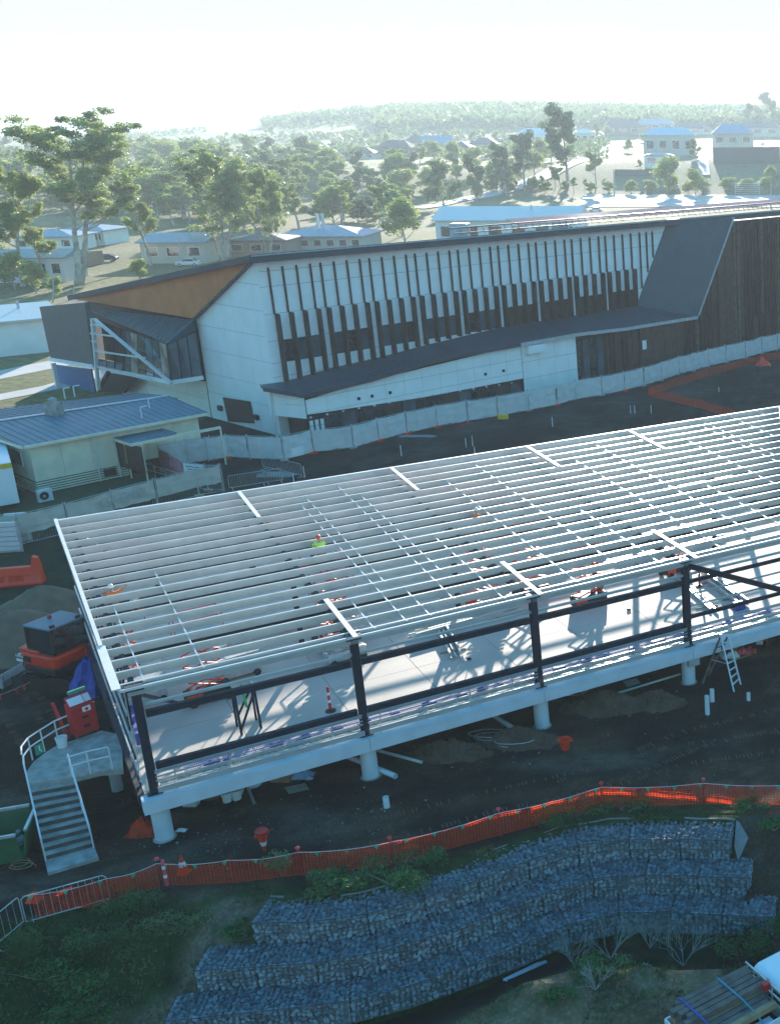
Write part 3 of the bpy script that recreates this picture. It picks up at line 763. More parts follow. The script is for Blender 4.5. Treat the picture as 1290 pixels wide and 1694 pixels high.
    # folded dark canopy over the glass corner
    K = on_end(277, 569, 3.2); L1 = on_end(138, 508, 1.5); Bq = on_end(322, 529, .5); R2 = on_end(324, 546, .4)
    for nm, pts in (('canopy', [L1, Bq, K]), ('canopy', [Bq, R2, K])):
        nn = (pts[1] - pts[0]).cross(pts[2] - pts[0]).normalized(); m = MB(); m.prism(pts, nn * .1); m.build(nm, M_roofd, t)
    m = MB(); nn = (Bq - L1).cross(K - L1).normalized(); nn = nn if nn.z > 0 else -nn
    for i in range(1, 30):
        f = i / 30; p = L1.lerp(Bq, f); q = L1.lerp(K, f) if f < 1 else K
        dirv = (K - Bq); qq = p + dirv * f; m.beam(p + nn * .08, qq + nn * .08, .05, .06, up=nn)
    m.build('canopy_rib', M_seam, t, kind='stuff')
    # glazing under it
    Kb = on_end(284, 632, 3.0); Lb = on_end(165, 607, 1.5); R0 = on_end(335, 624, .4); R1 = on_end(324, 548, .4); Lt = on_end(150, 524, 1.5)
    def glazing(a0, a1, b0, b1, n, mm):   # bottom a0-b0, top a1-b1
        for i in range(n):
            f0, f1 = i / n, (i + 1) / n
            p = [a0.lerp(b0, f0), a0.lerp(b0, f1), a1.lerp(b1, f1), a1.lerp(b1, f0)]
            nn = (p[1] - p[0]).cross(p[2] - p[0]).normalized()
            m = MB()
            for q in range(4): m.beam(p[q], p[(q + 1) % 4], .09, .09, up=nn)
            w_ = m.build('window', M_navy, t); m = MB(); m.prism(p, nn * .02); m.build('pane', mm[i % len(mm)], w_)
    glazing(Kb, K, R0, R1, 3, [M_glassb])
    Gt0 = on_end(205, 545, 2.2); Gb0 = on_end(205, 615, 2.2)
    glazing(Gb0, Gt0, Kb.lerp(Gb0, .02), K.lerp(Gt0, .02), 6, [M_glassb, mat('painted_reflection_glass', (.34, .26, .22), .15, var=.7, scale=.9), M_glass, M_glassb])  # warm reflections painted into the colour of some panes
    glazing(Lb, Lt, Gb0.lerp(Lb, .03), Gt0.lerp(Lt, .03), 3, [M_glass])
    m = MB(); m.beam(Lb, Kb, .5, .35); m.beam(Kb, R0, .5, .35); m.build('sill_beam', M_white, t)
    fl = MB(); fl.prism([Lb, Kb, R0, EP(33, 2.4, 0)], Z * .1); fl.build('floor_edge', M_white, t)
    pa, pb = on_end(153, 527, 3.4), on_end(163, 644, 3.4)
    m = MB(); m.beam(pa, pb, .3, .3, up=D); m.build('post', M_alu, t)
    m = MB(); m.beam(on_end(157, 528, 3.4), on_end(284, 634, 3.3), .22, .24, up=D); m.build('brace', M_alu, t)
    for (a, b) in (((150, 551), (188, 556)), ((156, 580), (240, 592)), ((150, 537), (168, 537)), ((152, 564), (162, 565)), ((160, 606), (250, 629))):
        m = MB(); m.beam(on_end(*a, 3.4), on_end(*b, 3.4), .14, .14, up=D); m.build('strut', M_alu, t)
    # V strut and stair void at the foot
    m = MB(); m.beam(on_end(163, 644, 3.2), on_end(180, 615, 2.5), .3, .3, up=D); m.build('strut', M_navy, t)
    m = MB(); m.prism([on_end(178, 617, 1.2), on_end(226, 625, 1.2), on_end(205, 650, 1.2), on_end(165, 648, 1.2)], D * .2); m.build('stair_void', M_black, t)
    # grey metal screen at the far end
    q = [on_end(65, 507, 2.5), on_end(140, 500, 3.5), on_end(155, 606, 3.5), on_end(84, 594, 2.5)]
    m = MB(); nn = (q[1] - q[0]).cross(q[2] - q[0]).normalized(); m.prism(q, nn * .5); m.build('end_screen', M_greyp, t)
    m = MB(); m.beam(q[3] - Z * .0, q[2], .3, .35); m.build('screen_base', M_white, t)
    pp = on_end(88, 600, 2.6); m = MB(); m.beam(pp, Vector((pp.x, pp.y, 0)), .35, .35, up=D); m.build('post', M_alu, t)
    m = MB(); a, b = on_end(92, 603, 1.5), on_end(150, 610, 1.5); m.prism([a, b, Vector((b.x, b.y, 0)), Vector((a.x, a.y, 0))], D * .15); m.build('blue_wall', mat('blue_wall_paint', (.03, .12, .30), .6), t)
    # roof: falls away behind the eave
    e0, e1 = FP(-.9, T, .9), FP(78, T, .9)
    b0, b1 = EP(34.6, 9.35, 1.4), EP(34.6, 9.35, 1.4) + D * 80
    m = MB(); m.prism([e0, e1, b1, b0], Z * .28); m.build('roof', M_roofd, t)
    m = MB(); m.beam(e0 - E * .04 - Z * .1, e1 - E * .04 - Z * .1, .08, .62); m.build('fascia', M_fascia, t)
    m = MB(); m.beam(e0 + Z * .0, b0, .1, .5); m.build('fascia', M_fascia, t)
    m = MB(); m.tube(e0 - E * .1 + Z * .18, e1 - E * .1 + Z * .18, .05, 6); m.build('gutter', M_galvd, t)
    m = MB(); m.prism([FP(0, T - .3, .02), FP(60, T - .3, .02), FP(60, T - .3, .85), FP(0, T - .3, .85)], Z * .02); m.build('soffit', M_oldwood, t)
    for i in range(11):
        s_ = 1.8 + i * 4.15; m = MB(); m.obox(FP(s_, 15.02, .35), D * .32, E * .12, Z * .06); m.build('soffit_light', M_galvd, t)
    # roof plant: framed rack and ducts
    m = MB()
    for i in range(62):
        s_ = 22 + i * .9; m.beam(FP(s_, 15.7, -1.6), FP(s_ + .25, 16.3, -2.3), .05, .05)
    m.beam(FP(21, 16.3, -2.3), FP(78, 16.35, -2.3), .12, .12); m.beam(FP(21, 15.85, -1.5), FP(78, 15.85, -1.5), .12, .1); m.build('roof_rack', M_fascia, t)
    m = MB(); m.prism([FP(30, 16.0, -2.6), FP(78, 16.0, -2.6), FP(78, 16.5, -5), FP(30, 16.5, -5)], Z * .05); m.build('roof_panel', M_glass, t)
    # sloping metal roof between white and timber facades and the canopy it runs into
    q = [FP(48.8, 15.25, .02), FP(55.6, 15.6, 4.05), FP(49.05, 4.95, 4.05), FP(43.4, 6.45, .05)]
    slab('sloping_roof', q, .15, M_roofd, t)
    ribs('roof_rib', q[0], q[1], q[2], q[3], 22, t, M_seam, .05, .05)
    m = MB(); m.beam(q[1] + D * .1, q[2] + D * .1, .18, .3, up=-E); m.build('roof_trim', M_galvd, t)
    inner = [(-1.2, 4.8), (1.0, 4.72), (5.6, 5.21), (10.4, 5.45), (15.9, 5.9), (24.4, 6.42), (31, 6.42), (38.6, 6.42), (43.4, 6.45)]
    outer = [(-1.6, 4.75, 1.2), (.38, 4.17, 4), (6.8, 4.52, 4), (12.7, 5.15, 4), (16.6, 5.3, 4), (23.5, 5.3, 4), (31.0, 5.35, 4.1), (37.5, 5.05, 4.1), (49.05, 4.9, 4.05)]
    for i in range(8):
        a, b = inner[i], inner[i + 1]; c, d = outer[i], outer[i + 1]
        pts = [FP(a[0], a[1], .03), FP(b[0], b[1], .03), FP(d[0], d[1], d[2]), FP(c[0], c[1], c[2])]
        m = MB(); m.hexa([p - Z * .2 for p in pts][::-1], pts[::-1]); m.build('canopy', M_roofd, t)
        ribs('canopy_rib', pts[0], pts[1], pts[2], pts[3], max(2, int((b[0] - a[0]) / .6)), t, M_seam, .04, .05)
        m = MB(); m.beam(pts[3] - Z * .12 - E * .03, pts[2] - Z * .12 - E * .03, .12, .34); m.build('canopy_fascia', M_fascia if i < 5 else M_galvd, t)
    # projecting ground floor wall under the canopy
    W = 3.65
    xs2 = [.6 + 1.93 * i for i in range(13)]
    poly = [(.6, 1.97), (12, 1.85), (23.8, 1.33), (23.8, 5.0), (15, 5.0), (12, 4.85), (6.5, 4.25), (.6, 3.95)]
    panelize(t, lambda s_, z: FP(s_, z, W), -E, poly, xs2, [1.2, 2.4, 3.7, 5.4], M_white)
    panelize(t, lambda s_, z: FP(s_, z, W), -E, [(23.8, 0), (30.9, 0), (30.9, 5.05), (23.8, 5.0)], [23.8, 25.9, 28, 29.7, 30.9], [0, 1.6, 3.3, 5.2], M_white)
    # return wall from the corner to the projecting wall
    ra, rb = FP(-1.0, 0, .6), FP(.55, 0, W)
    dd = (rb - ra); L_ = dd.length; dn = dd.normalized(); on = Vector((dn.y, -dn.x, 0))
    panelize(t, lambda s_, z: ra + dn * s_ + Z * z, on * -1 if on.dot(D) > 0 else on, [(0, 2.2), (L_, 2.0), (L_, 4.0), (0, 4.5)], [0, L_ / 2, L_], [1.9, 3.2, 4.6], M_white)
    m = MB(); m.tube(FP(-.9, 0, 1.0), FP(-.9, 4.6, 1.0), .12, 8); m.build('downpipe', M_alu, t)
    # dark base glazing
    m = MB(); m.hexa([FP(.7, 0, W - .3), FP(23.7, 0, W - .3), FP(23.7, 0, .3), FP(.7, 0, .3)], [FP(.7, 3.9, W - .3), FP(23.7, 4.6, W - .3), FP(23.7, 4.6, .3), FP(.7, 3.9, .3)]); m.build('wall_core', M_black, t)
    for i in range(15):
        s_ = .75 + i * 1.53; z1 = 1.97 - .12 * min(1, s_ / 12) - .52 * max(0, (s_ - 12) / 11.8)
        m = MB(); m.obox(FP(s_ + .74, z1 / 2, W - .22), D * .74, E * .04, Z * z1 / 2); f = m.build('window', M_navy, t)
        m = MB(); m.obox(FP(s_ + .74, z1 / 2, W - .16), D * .64, E * .015, Z * (z1 / 2 - .08)); m.build('pane', [M_glass, M_timber, M_glassb, M_glass][i % 4] if i > 1 else M_glass, f)
        m = MB(); m.obox(FP(s_ + .1, z1 + .12, W + .08), D * .09, E * .05, Z * .06); m.build('wall_light', M_alu, t)
    for k in range(3):
        for j in range(3):
            m = MB(); m.obox(FP(.95 + k * .5, .45 + j * .52, W - .12), D * .16, E * .01, Z * .24); m.build('door_poster', M_paper, t)
    m = MB(); m.obox(FP(25.4, 4.55, W + .3), D * 1.1, E * .3, Z * .4); m.build('wall_box', M_white, t)
    # glazed entry and dark timber walls
    for i in range(4):
        m = MB(); m.obox(FP(31.4 + i * .95, 2.3, W - .2 + .05 * i), D * .46, E * .03, Z * 2.3); f = m.build('window', M_navy, t); m = MB(); m.obox(FP(31.4 + i * .95, 2.3, W - .15 + .05 * i), D * .4, E * .012, Z * 2.2); m.build('pane', M_glassb if i % 2 else M_glass, f)
    def ztop(s_): return 4.9 if s_ < 49.05 else min(15.3, 4.9 + (s_ - 49.05) * (10.7 / 6.55))
    s_ = 35.1; rg = random.Random(4)
    while s_ < 78:
        wd = .62; z1 = ztop(s_ + wd / 2) - .1; of = 3.75 + rg.uniform(-.03, .05)
        m = MB(); z0 = 0
        pts = [FP(s_, z0, of), FP(s_ + wd - .03, z0, of), FP(s_ + wd - .03, ztop(s_ + wd) - .08, of), FP(s_, ztop(s_) - .08, of)]
        m.prism(pts, E * .1); m.build('plank', M_timber, t)
        if rg.random() < .45 or s_ > 58:
            zz0 = 0 if s_ < 58 else rg.choice([0, 0, 3.8]); m = MB(); m.obox(FP(s_ + wd / 2, (zz0 + z1) / 2, of + .18), D * .045, E * .14, Z * (z1 - zz0) / 2); m.build('batten', M_fin if rg.random() < .6 else M_oldwood, t)
        s_ += wd
    m = MB(); m.hexa([FP(31, 0, 3.4), FP(78, 0, 3.4), FP(78, 0, .2), FP(31, 0, .2)], [FP(31, 4.6, 3.4), FP(78, 4.6, 3.4), FP(78, 4.6, .2), FP(31, 4.6, .2)])
    m.prism([FP(50, 4.6, 3.4), FP(78, 4.6, 3.4), FP(78, 15.2, 3.4), FP(56, 15.2, 3.4)], E * 3); m.build('wall_core', M_black, t)
    for z, a, b in ((1.3, 36, 50), (2.6, 36, 50)):
        m = MB(); m.obox(FP(40.5, 2.4 + z * .3, 3.95), D * .3, E * .02, Z * .5); m.build('notice', M_paper, t) if z < 2 else None
    # dark garage opening in the gable end, wall lights, vents
    q = [on_end(369, 657, .06), on_end(414, 664, .06), on_end(421, 700, .06), on_end(378, 697, .06)]
    m = MB(); m.prism(q, -D * .05); m.build('roller_door', M_black, t)
    for x, y in ((289, 662), (364, 675), (424, 690)):
        c = on_end(x, y, .12); m = MB(); m.obox(c, E * .3, D * .12, Z * .22); m.build('wall_vent', M_navy, t)
    for x in (590, 612, 642, 800, 830):
        s_, z = on_fac(x, 641 - (x - 590) * .19, W); m = MB(); m.obox(FP(s_, 2.9, W + .1), D * .1, E * .1, Z * .12); m.build('wall_lamp', M_navy, t)
    return t
school()
# ================================================================ trees
HT = {}
def gum(seed, h, spread, leafn, leafs, m=None, bark=None, low=.35, stems=1, name='gum_tree', dense=1.0, clumps=26, bush=False):
    """tapered trunk with limbs, crown of leaf clumps; built at the origin"""
    rg = random.Random(seed); m = m or M_leaf; bark = bark or M_bark
    t = thing(name, 'tree', 'tree'); mb = MB(); tips = []
    r0 = h * .022 if not bush else h * .02
    for s_ in range(stems):
        a0 = rg.uniform(0, 6.28); lean = rg.uniform(.04, .12) + (.14 if stems > 1 else 0)
        p = Vector((math.cos(a0) * r0 * (stems > 1), math.sin(a0) * r0 * (stems > 1), -.3)); d = Vector((math.cos(a0) * lean, math.sin(a0) * lean, 1)).normalized()
        n = 7; r = r0 / (stems ** .4)
        for i in range(n):
            q = p + d * (h * .72 / n); mb.tube(p, q, r, 7, r * .82, caps=False); r *= .82
            d = (d + Vector((rg.uniform(-.12, .12), rg.uniform(-.12, .12), .1))).normalized(); p = q
            if i >= n * low - 1:
                for _ in range(2 if i < n - 2 else 3):
                    a = rg.uniform(0, 6.28); bd = Vector((math.cos(a), math.sin(a), rg.uniform(.45, 1.2))).normalized(); bp = p.copy(); br = r * .55
                    Lb = spread * rg.uniform(.45, 1.0) * (1.15 - .45 * i / n)
                    for k in range(4):
                        bq = bp + bd * (Lb / 4); mb.tube(bp, bq, br, 5, br * .7, caps=False); br *= .7; bp = bq
                        bd = (bd + Vector((rg.uniform(-.3, .3), rg.uniform(-.3, .3), rg.uniform(-.05, .3)))).normalized()
                        if k >= 1: tips.append(bp.copy())
                        if k >= 1 and rg.random() < .6:
                            sdv = (bd + Vector((rg.uniform(-1, 1), rg.uniform(-1, 1), rg.uniform(-.1, .6)))).normalized(); e = bp + sdv * Lb * .3; mb.tube(bp, e, br * .7, 4, br * .3, caps=False); tips.append(e)
        tips.append(p)
    mb.build('trunk', bark, t)
    cb = MB(); rg.shuffle(tips)
    tips = tips[:clumps] if len(tips) > clumps else tips
    per = leafn // len(tips)
    for c in tips:
        R_ = spread * rg.uniform(.16, .30) * dense
        rx, ry, rz_ = R_ * rg.uniform(.8, 1.3), R_ * rg.uniform(.8, 1.3), R_ * rg.uniform(.5, .85)
        c = c + Vector((0, 0, R_ * .25))
        for _ in range(per):
            dv = Vector((rg.gauss(0, 1), rg.gauss(0, 1), rg.gauss(0, 1))).normalized() * (rg.random() ** .45)
            p = c + Vector((dv.x * rx, dv.y * ry, dv.z * rz_))
            a = Vector((rg.uniform(-1, 1), rg.uniform(-1, 1), rg.uniform(-1, .3))).normalized(); b = a.cross(Vector((rg.uniform(-1, 1), rg.uniform(-1, 1), rg.uniform(-1, 1)))).normalized()
            s1 = leafs * rg.uniform(.6, 1.3); s2 = s1 * rg.uniform(.35, .6)
            cb.quad(p - a * s1, p + b * s2, p + a * s1, p - b * s2)
    cb.build('crown', m, t)
    HT[t.name] = max(v[2] for v in cb.v)
    return t
FIRST = {}
def place(key, proto, loc, rz_, sc, label, group=None):
    if key not in FIRST:
        FIRST[key] = 1; proto.location = loc; proto.rotation_euler = (0, 0, rz_); proto.scale = sc if hasattr(sc, '__len__') else (sc,) * 3
        tag(proto, label, None, group); return proto
    return copy_tree(proto, loc, rz_, sc, label, group)
g1 = gum(11, 27, 9.5, 34000, .19, stems=2, clumps=130, low=.35, dense=.46)
g2 = gum(12, 16, 4.6, 12000, .17, dense=.8, clumps=60, low=.35, m=M_leaf2)
g3 = gum(13, 17, 7.0, 26000, .18, stems=3, clumps=130, low=.2, dense=.6)
g4 = gum(14, 14, 5.0, 3200, .38, m=M_leaf2, clumps=30, name='gum_tree', low=.3)
g5 = gum(15, 12, 4.6, 3600, .36, m=M_leaf3, clumps=34, name='bushy_tree', low=.1, dense=1.25)
g6 = gum(16, 11, 4.0, 2200, .36, m=M_leaf, clumps=22, name='gum_tree', low=.4)
g7 = gum(17, 10, 5.2, 4200, .34, m=M_leaf2, clumps=40, name='bushy_tree', low=0, dense=1.3)
g8 = gum(18, 24, 6.5, 9000, .42, m=M_leaf3, clumps=48, name='gum_tree', low=.15, dense=1.15)
def at_tree(key, proto, x, yb, ytop, hproto, label, group=None, wide=1.0, y0=110):
    p = GT(x, yb, y0); top = PY(x, ytop, p.y); k = (top.z - p.z) / HT[proto.name]
    rr = random.uniform(0, 6.28) + (math.pi if x in (122, 250) else 0)
    return place(key, proto, p - Z * .1, rr, (k * wide, k * wide, k), label, group)
at_tree('g1', g1, 122, 470, 172, 26.5, 'tallest gum tree with twin pale trunks standing on the lawn behind the copper gable', None, 1.35)
at_tree('g1', g1, -20, 470, 190, 26.5, 'tall gum tree cut by the left edge of the photo, left of the tallest gum', None, 1.15)
at_tree('g2', g2, 75, 468, 330, 15.5, 'small gum with bare leaning limbs in front of the white cabin at far left', None, 1.1)
at_tree('g2', g2, 38, 474, 262, 15.5, 'slender pale trunked gum at far left behind the low shrubs', None, .9)
at_tree('g2', g2, 250, 440, 280, 15.5, 'yellow green gum tree with one pale trunk just left of the parked white car', None, .95)
at_tree('g3', g3, 372, 432, 240, 17.5, 'broad many stemmed gum with dark clumped foliage behind the school roof', None, 1.05)
at_tree('g3', g3, 445, 425, 268, 17.5, 'right hand gum of the broad pair behind the school roof, beside the low white building', None, .7)
at_tree('g7', g7, 232, 462, 426, 10, 'low round shrub on the lawn below the yellow green gum', None, 1.3)
at_tree('g7', g7, 670, 402, 322, 10, 'dense round dark tree between the low white building and the long pale roof', None, 1.15)
at_tree('g5', g5, 735, 345, 262, 12, 'tall dense dark tree left above the long pale roof', None, 1.15)
at_tree('g5', g5, 790, 338, 250, 12, 'grey green tree behind the left end of the long pale roof', None, .8)
at_tree('g8', g8, 940, 306, 166, 24, 'tallest dark tree on the slope, standing high above the houses', None, 1.0)
at_tree('g8', g8, 868, 318, 212, 24, 'second tall dark tree on the slope left of the tallest', None, .95)
at_tree('g8', g8, 838, 322, 232, 24, 'shorter dark tree leaning against the second tall tree on the slope', None, 1.0)
at_tree('g6', g6, 986, 308, 246, 11, 'small thin gum on the grass right of the tallest dark tree on the slope', None, 1.0)
at_tree('g7', g7, 1105, 322, 255, 10, 'wide yellow green tree below the pale two storey house', None, 1.1)
at_tree('g7', g7, 1150, 322, 276, 10, 'lower bushy tree right of the wide yellow green tree', None, 1.0)
at_tree('g5', g5, 1268, 206, 150, 12, 'big dark dome of a tree on the skyline at far right', None, 1.3)
at_tree('g5', g5, 1240, 215, 168, 12, 'shorter dark skyline tree left of the big dome tree', None, 1.0)
at_tree('g7', g7, 1275, 305, 272, 10, 'pale bush at the right edge below the houses', None, 1.2)
at_tree('g5', g5, 350, 262, 230, 12, 'dark rounded tree standing alone on the distant field edge', None, 1.1)
at_tree('g5', g5, 530, 290, 250, 12, 'tall round tree amid the wood below the brown roofed houses', None, 1.2)
at_tree('g5', g5, 590, 285, 246, 12, 'dark round crown right of centre in the wood below the houses', None, 1.3)
at_tree('g6', g6, 1060, 285, 262, 11, 'little tree beside the timber wall of the pale house', None, 1.0)
# woodland between the school and the houses
rg = random.Random(31); cnt = 0; protos = [('g4', g4), ('g5', g5), ('g6', g6), ('g7', g7), ('g2', g2)]
spots = []
while cnt < 210:
    x = rg.uniform(-20, 1010); yb = rg.choice([rg.uniform(262, 300), rg.uniform(300, 350), rg.uniform(350, 395)])
    if x > 760 and yb > 318: continue
    if x > 700 and yb > 330: continue
    if 380 < yb and 260 < x < 640: continue
    if x > 560 and rg.random() < .45: continue
    if x > 930 and yb > 270: continue
    if x < 250 and yb > 360: continue
    if x > 760 and abs(yb - (345 - (x - 770) * .33)) < 12: continue
    if any(abs(x - a) < 9 and abs(yb - b) < 5 for a, b in spots): continue
    spots.append((x, yb)); k, pr = protos[rg.randrange(5)]
    p = GT(x, yb); hh = HT[pr.name]
    h_ = rg.uniform(8, 14) * (1.1 if x < 500 else .85); sc = h_ / hh
    ROW = 'leftmost' if x < 200 else 'left' if x < 420 else 'centre' if x < 650 else 'right'
    DEP = 'near the houses' if yb < 300 else 'in the middle of the wood' if yb < 350 else 'close behind the school'
    KND = {'g4': 'olive gum', 'g5': 'dark bushy tree', 'g6': 'thin gum', 'g7': 'wide low tree', 'g2': 'slender gum'}[k]
    place(k, pr, p - Z * .2, rg.uniform(0, 6.28), (sc * rg.uniform(1.15, 1.6), sc * rg.uniform(1.15, 1.6), sc), f'{KND} {DEP}, {ROW} part of the wood', f'{KND}s {DEP}, {ROW} part of the wood'); cnt += 1
ORD = ['first', 'second', 'third', 'fourth', 'fifth', 'sixth', 'seventh', 'eighth', 'ninth', 'tenth', 'eleventh', 'twelfth', 'thirteenth', 'fourteenth', 'fifteenth', 'sixteenth', 'seventeenth', 'eighteenth', 'nineteenth', 'twentieth', 'twenty-first', 'twenty-second', 'twenty-third', 'twenty-fourth']
def ordinals(groups=None):
    by = {}
    for o in C.objects:
        if o.parent is None and o.get('group') and 'wood' in o['group']: by.setdefault(o['group'], []).append(o)
    for g_, os_ in by.items():
        if len(os_) < 2: continue
        os_.sort(key=lambda o: o.location.x / o.location.y)
        for i, o in enumerate(os_): o['label'] = ORD[min(i, 23)] + ' ' + o['label'].replace(' part of the wood', ' of the wood').replace(',', ' from left,', 1)
ordinals()
# saplings in rows on the slope
for i in range(15):
    x = 660 + i * 24 + rg.uniform(-5, 5); yb = 338 - i * 2.6 + rg.uniform(-3, 3)
    if x > 935: yb += 10
    p = GT(x, yb); sc = rg.uniform(.35, .6)
    place('g6', g6, p, rg.uniform(0, 6), sc, ORD[i] + ' young thin tree from the left in the row along the sloping street', 'young trees along the sloping street')
for i, x in enumerate(range(815, 1300, 32)):
    p = GT(x + rg.uniform(-8, 8), 321 - rg.uniform(0, 5)); sc = rg.uniform(.4, .62)
    place('g7', g7, p - Z * .5, rg.uniform(0, 6), (sc * 1.7, sc * 1.3, sc), ORD[i] + ' low bush from the left in the hedge above the bright apron', 'hedge bushes above the bright apron')
for i, (x, y, s_) in enumerate(((985, 232, 1), (1005, 226, .8), (1055, 214, .9), (1128, 212, .8), (1170, 208, 1.0), (1200, 212, .8), (1222, 204, .9), (925, 226, .9), (905, 232, .7), (1062, 236, .6), (1150, 262, .7), (1040, 252, .7), (1185, 226, .6), (820, 236, .8), (780, 240, .8), (740, 238, .9), (690, 236, .7), (640, 242, .9))):
    k, pr = [('g5', g5), ('g7', g7)][i % 2]; p = GT(x, y)
    place(k, pr, p, i, s_, ORD[i] + ' garden tree in the list from the high street, ' + ('right' if x > 970 else 'centre') + ' slope' if False else ['tall', 'small', 'broad', 'grey', 'dark', 'round', 'bushy', 'loose', 'squat'][i % 9] + (' dark' if i % 2 == 0 else ' olive') + ' garden tree among the houses, ' + ('far right' if x > 1140 else 'right' if x > 970 else 'centre') + ' of the slope', 'garden trees among the houses')
# skyline trees one can tell apart
for i, (x, yb, yt) in enumerate([(252, 243, 232), (268, 243, 233), (285, 242, 234), (318, 240, 231), (332, 240, 228), (390, 232, 220), (405, 231, 221), (450, 222, 208), (672, 200, 182), (700, 204, 190), (1000, 188, 176), (150, 255, 233), (190, 254, 238), (205, 255, 236)]):
    p = GT(x, yb + 4, 700); kk = PY(x, yt, p.y).z - p.z; k, pr = [('g5', g5), ('g7', g7)][i % 2]
    place(k, pr, p, i, max(3, min(16, kk)) / (12 if i % 2 == 0 else 10), ['low', 'squat', 'small', 'round', 'wide', 'dark', 'bushy', 'taller', 'conspicuous', 'broad', 'tiny', 'half hidden', 'grey', 'last'][i] + ' lone tree on the far skyline field, ' + ('left' if x < 300 else 'centre left' if x < 460 else 'centre' if x < 800 else 'right') + ' of the view', 'lone trees on the far skyline')
# far-off wooded ridge: one mass
def ridge():
    mb = MB(); rg = random.Random(8)
    def clump(c, r, n=26):
        for _ in range(n):
            d = Vector((rg.gauss(0, 1), rg.gauss(0, 1), rg.gauss(0, .8))); d = d.normalized() * rg.random() ** .4
            p = c + Vector((d.x * r, d.y * r, d.z * r * .8)); a = Vector((rg.uniform(-1, 1), rg.uniform(-1, 1), rg.uniform(-1, 1))).normalized(); b = a.cross(Vector((rg.uniform(-1, 1), rg.uniform(-1, 1), rg.uniform(-1, 1)))).normalized()
            s_ = r * rg.uniform(.2, .4); mb.quad(p - a * s_, p + b * s_, p + a * s_, p - b * s_)
    for i in range(3300):
        u = rg.random(); x = 440 + 900 * rg.random() ** .9; Y = rg.uniform(1050, 1650); a, f, _u = ray(x, 205)
        X = Y * a / f; r = rg.uniform(4, 8)
        if x < 620 and Y < 1250: continue
        clump(Vector((X, Y, H(X, Y) + r * .7)), r, 20)
    for i in range(700):
        x = rg.uniform(-60, 720); Y = rg.choice([1010, 1180, 1330, 1480]) + rg.gauss(0, 14); a, f, _u = ray(x, 230); X = Y * a / f; r = rg.uniform(2.5, 5)
        if nz(X, Y, 120, 11) < -.12: continue
        clump(Vector((X, Y, H(X, Y) + r * .6)), r, 14)
    for i in range(620):
        x = rg.uniform(-60, 1000); Y = rg.uniform(620, 980); a, f, _u = ray(x, 230); X = Y * a / f; r = rg.uniform(2.5, 5)
        if nz(X, Y, 90, 6) < -.05: continue
        clump(Vector((X, Y, H(X, Y) + r * .7)), r, 18)
    mb.build('distant_woodland', M_leaf3, kind='stuff', label='hazy wooded ridge on the horizon', cat='woodland')
ridge()

# ================================================================ houses
def house(p, w_, d_, h_, roofh, rot, wall, roofm, label, name='house', hip=True, eave=.6, wins=3, group=None, porch=False, base=0.0):
    t = thing(name, label, 'house' if name == 'house' else 'building', p, group)
    c, s_ = math.cos(rot), math.sin(rot); X_ = Vector((c, s_, 0)); Y_ = Vector((-s_, c, 0))
    def q(x, y, z): return p + X_ * x + Y_ * y + Z * z
    a, b = w_ / 2, d_ / 2
    m = MB(); m.hexa([q(-a, -b, -2), q(a, -b, -2), q(a, b, -2), q(-a, b, -2)], [q(-a, -b, h_), q(a, -b, h_), q(a, b, h_), q(-a, b, h_)]); m.build('wall', wall, t)
    e = eave; k = min(a, b) if hip else 0
    A = [q(-a - e, -b - e, h_), q(a + e, -b - e, h_), q(a + e, b + e, h_), q(-a - e, b + e, h_)]
    ra, rb = q(-a - e + (b + e if hip else 0), 0, h_ + roofh), q(a + e - (b + e if hip else 0), 0, h_ + roofh)
    m = MB(); m.add([v for v in A] + [ra, rb] + [v - Z * .22 for v in A], [(0, 1, 5, 4), (2, 3, 4, 5), (1, 2, 5), (3, 0, 4), (0, 6, 7, 1), (1, 7, 8, 2), (2, 8, 9, 3), (3, 9, 6, 0), (9, 8, 7, 6)])
    rf = m.build('roof', roofm, t)
    m = MB(); m.tube(q(a * .3, -b * .3, h_ + roofh * .5), q(a * .3, -b * .3, h_ + roofh + .5), .15, 6); m.build('flue', M_galvd, rf)
    for i in range(wins):
        x = -a + (i + .5) * w_ / wins; ww = w_ / wins * .3; m = MB(); m.obox(q(x, -b - .03, h_ * .55), X_ * ww, Y_ * .04, Z * h_ * .22); f = m.build('window', M_alu, t)
        m = MB(); m.obox(q(x, -b - .06, h_ * .55), X_ * ww * .88, Y_ * .03, Z * h_ * .19); m.build('pane', M_glass, f)
    if porch:
        for x in (-a, -a / 3, a / 3, a):
            m = MB(); m.obox(q(x, -b - 2.2, h_ / 2 - .3), X_ * .08, Y_ * .08, Z * h_ / 2); m.build('post', M_alu, t)
        m = MB(); m.obox(q(0, -b - 1.2, h_ - .25), X_ * (a + .3), Y_ * 1.3, Z * .08); m.build('porch_roof', roofm, t)
    return t
def hs(x, y, wpx, hpx, rpx, wall, roof, label, rot=.0, y0=200, **k):
    p = GT(x, y, y0); sc = FL / (p.y * cP + (CAMH - p.z) * sP)
    return house(p, wpx / sc, k.pop('d', 11), hpx / sc, rpx / sc, rot, wall, roof, label, **k)
hs(1212, 243, 66, 22, 15, M_render, M_roofb, 'cream house with blue grey hip roof above the big shaded bank at right', .1, porch=True)
hs(1108, 258, 84, 34, 12, M_render, M_roofw, 'pale two storey house with a pale hip roof above the wide yellow green tree', .12, wins=4)
hs(1090, 275, 46, 18, 3, M_white, M_roofb, 'small white outbuilding below the pale two storey house', .1, d=6, wins=2)
hs(1030, 222, 60, 12, 13, M_brick, M_tile, 'dark tiled house behind the pale two storey house, left of its roof', .2)
hs(1255, 225, 70, 14, 9, M_render, M_tile, 'pale house with dark roof cut by the right edge', -.1)
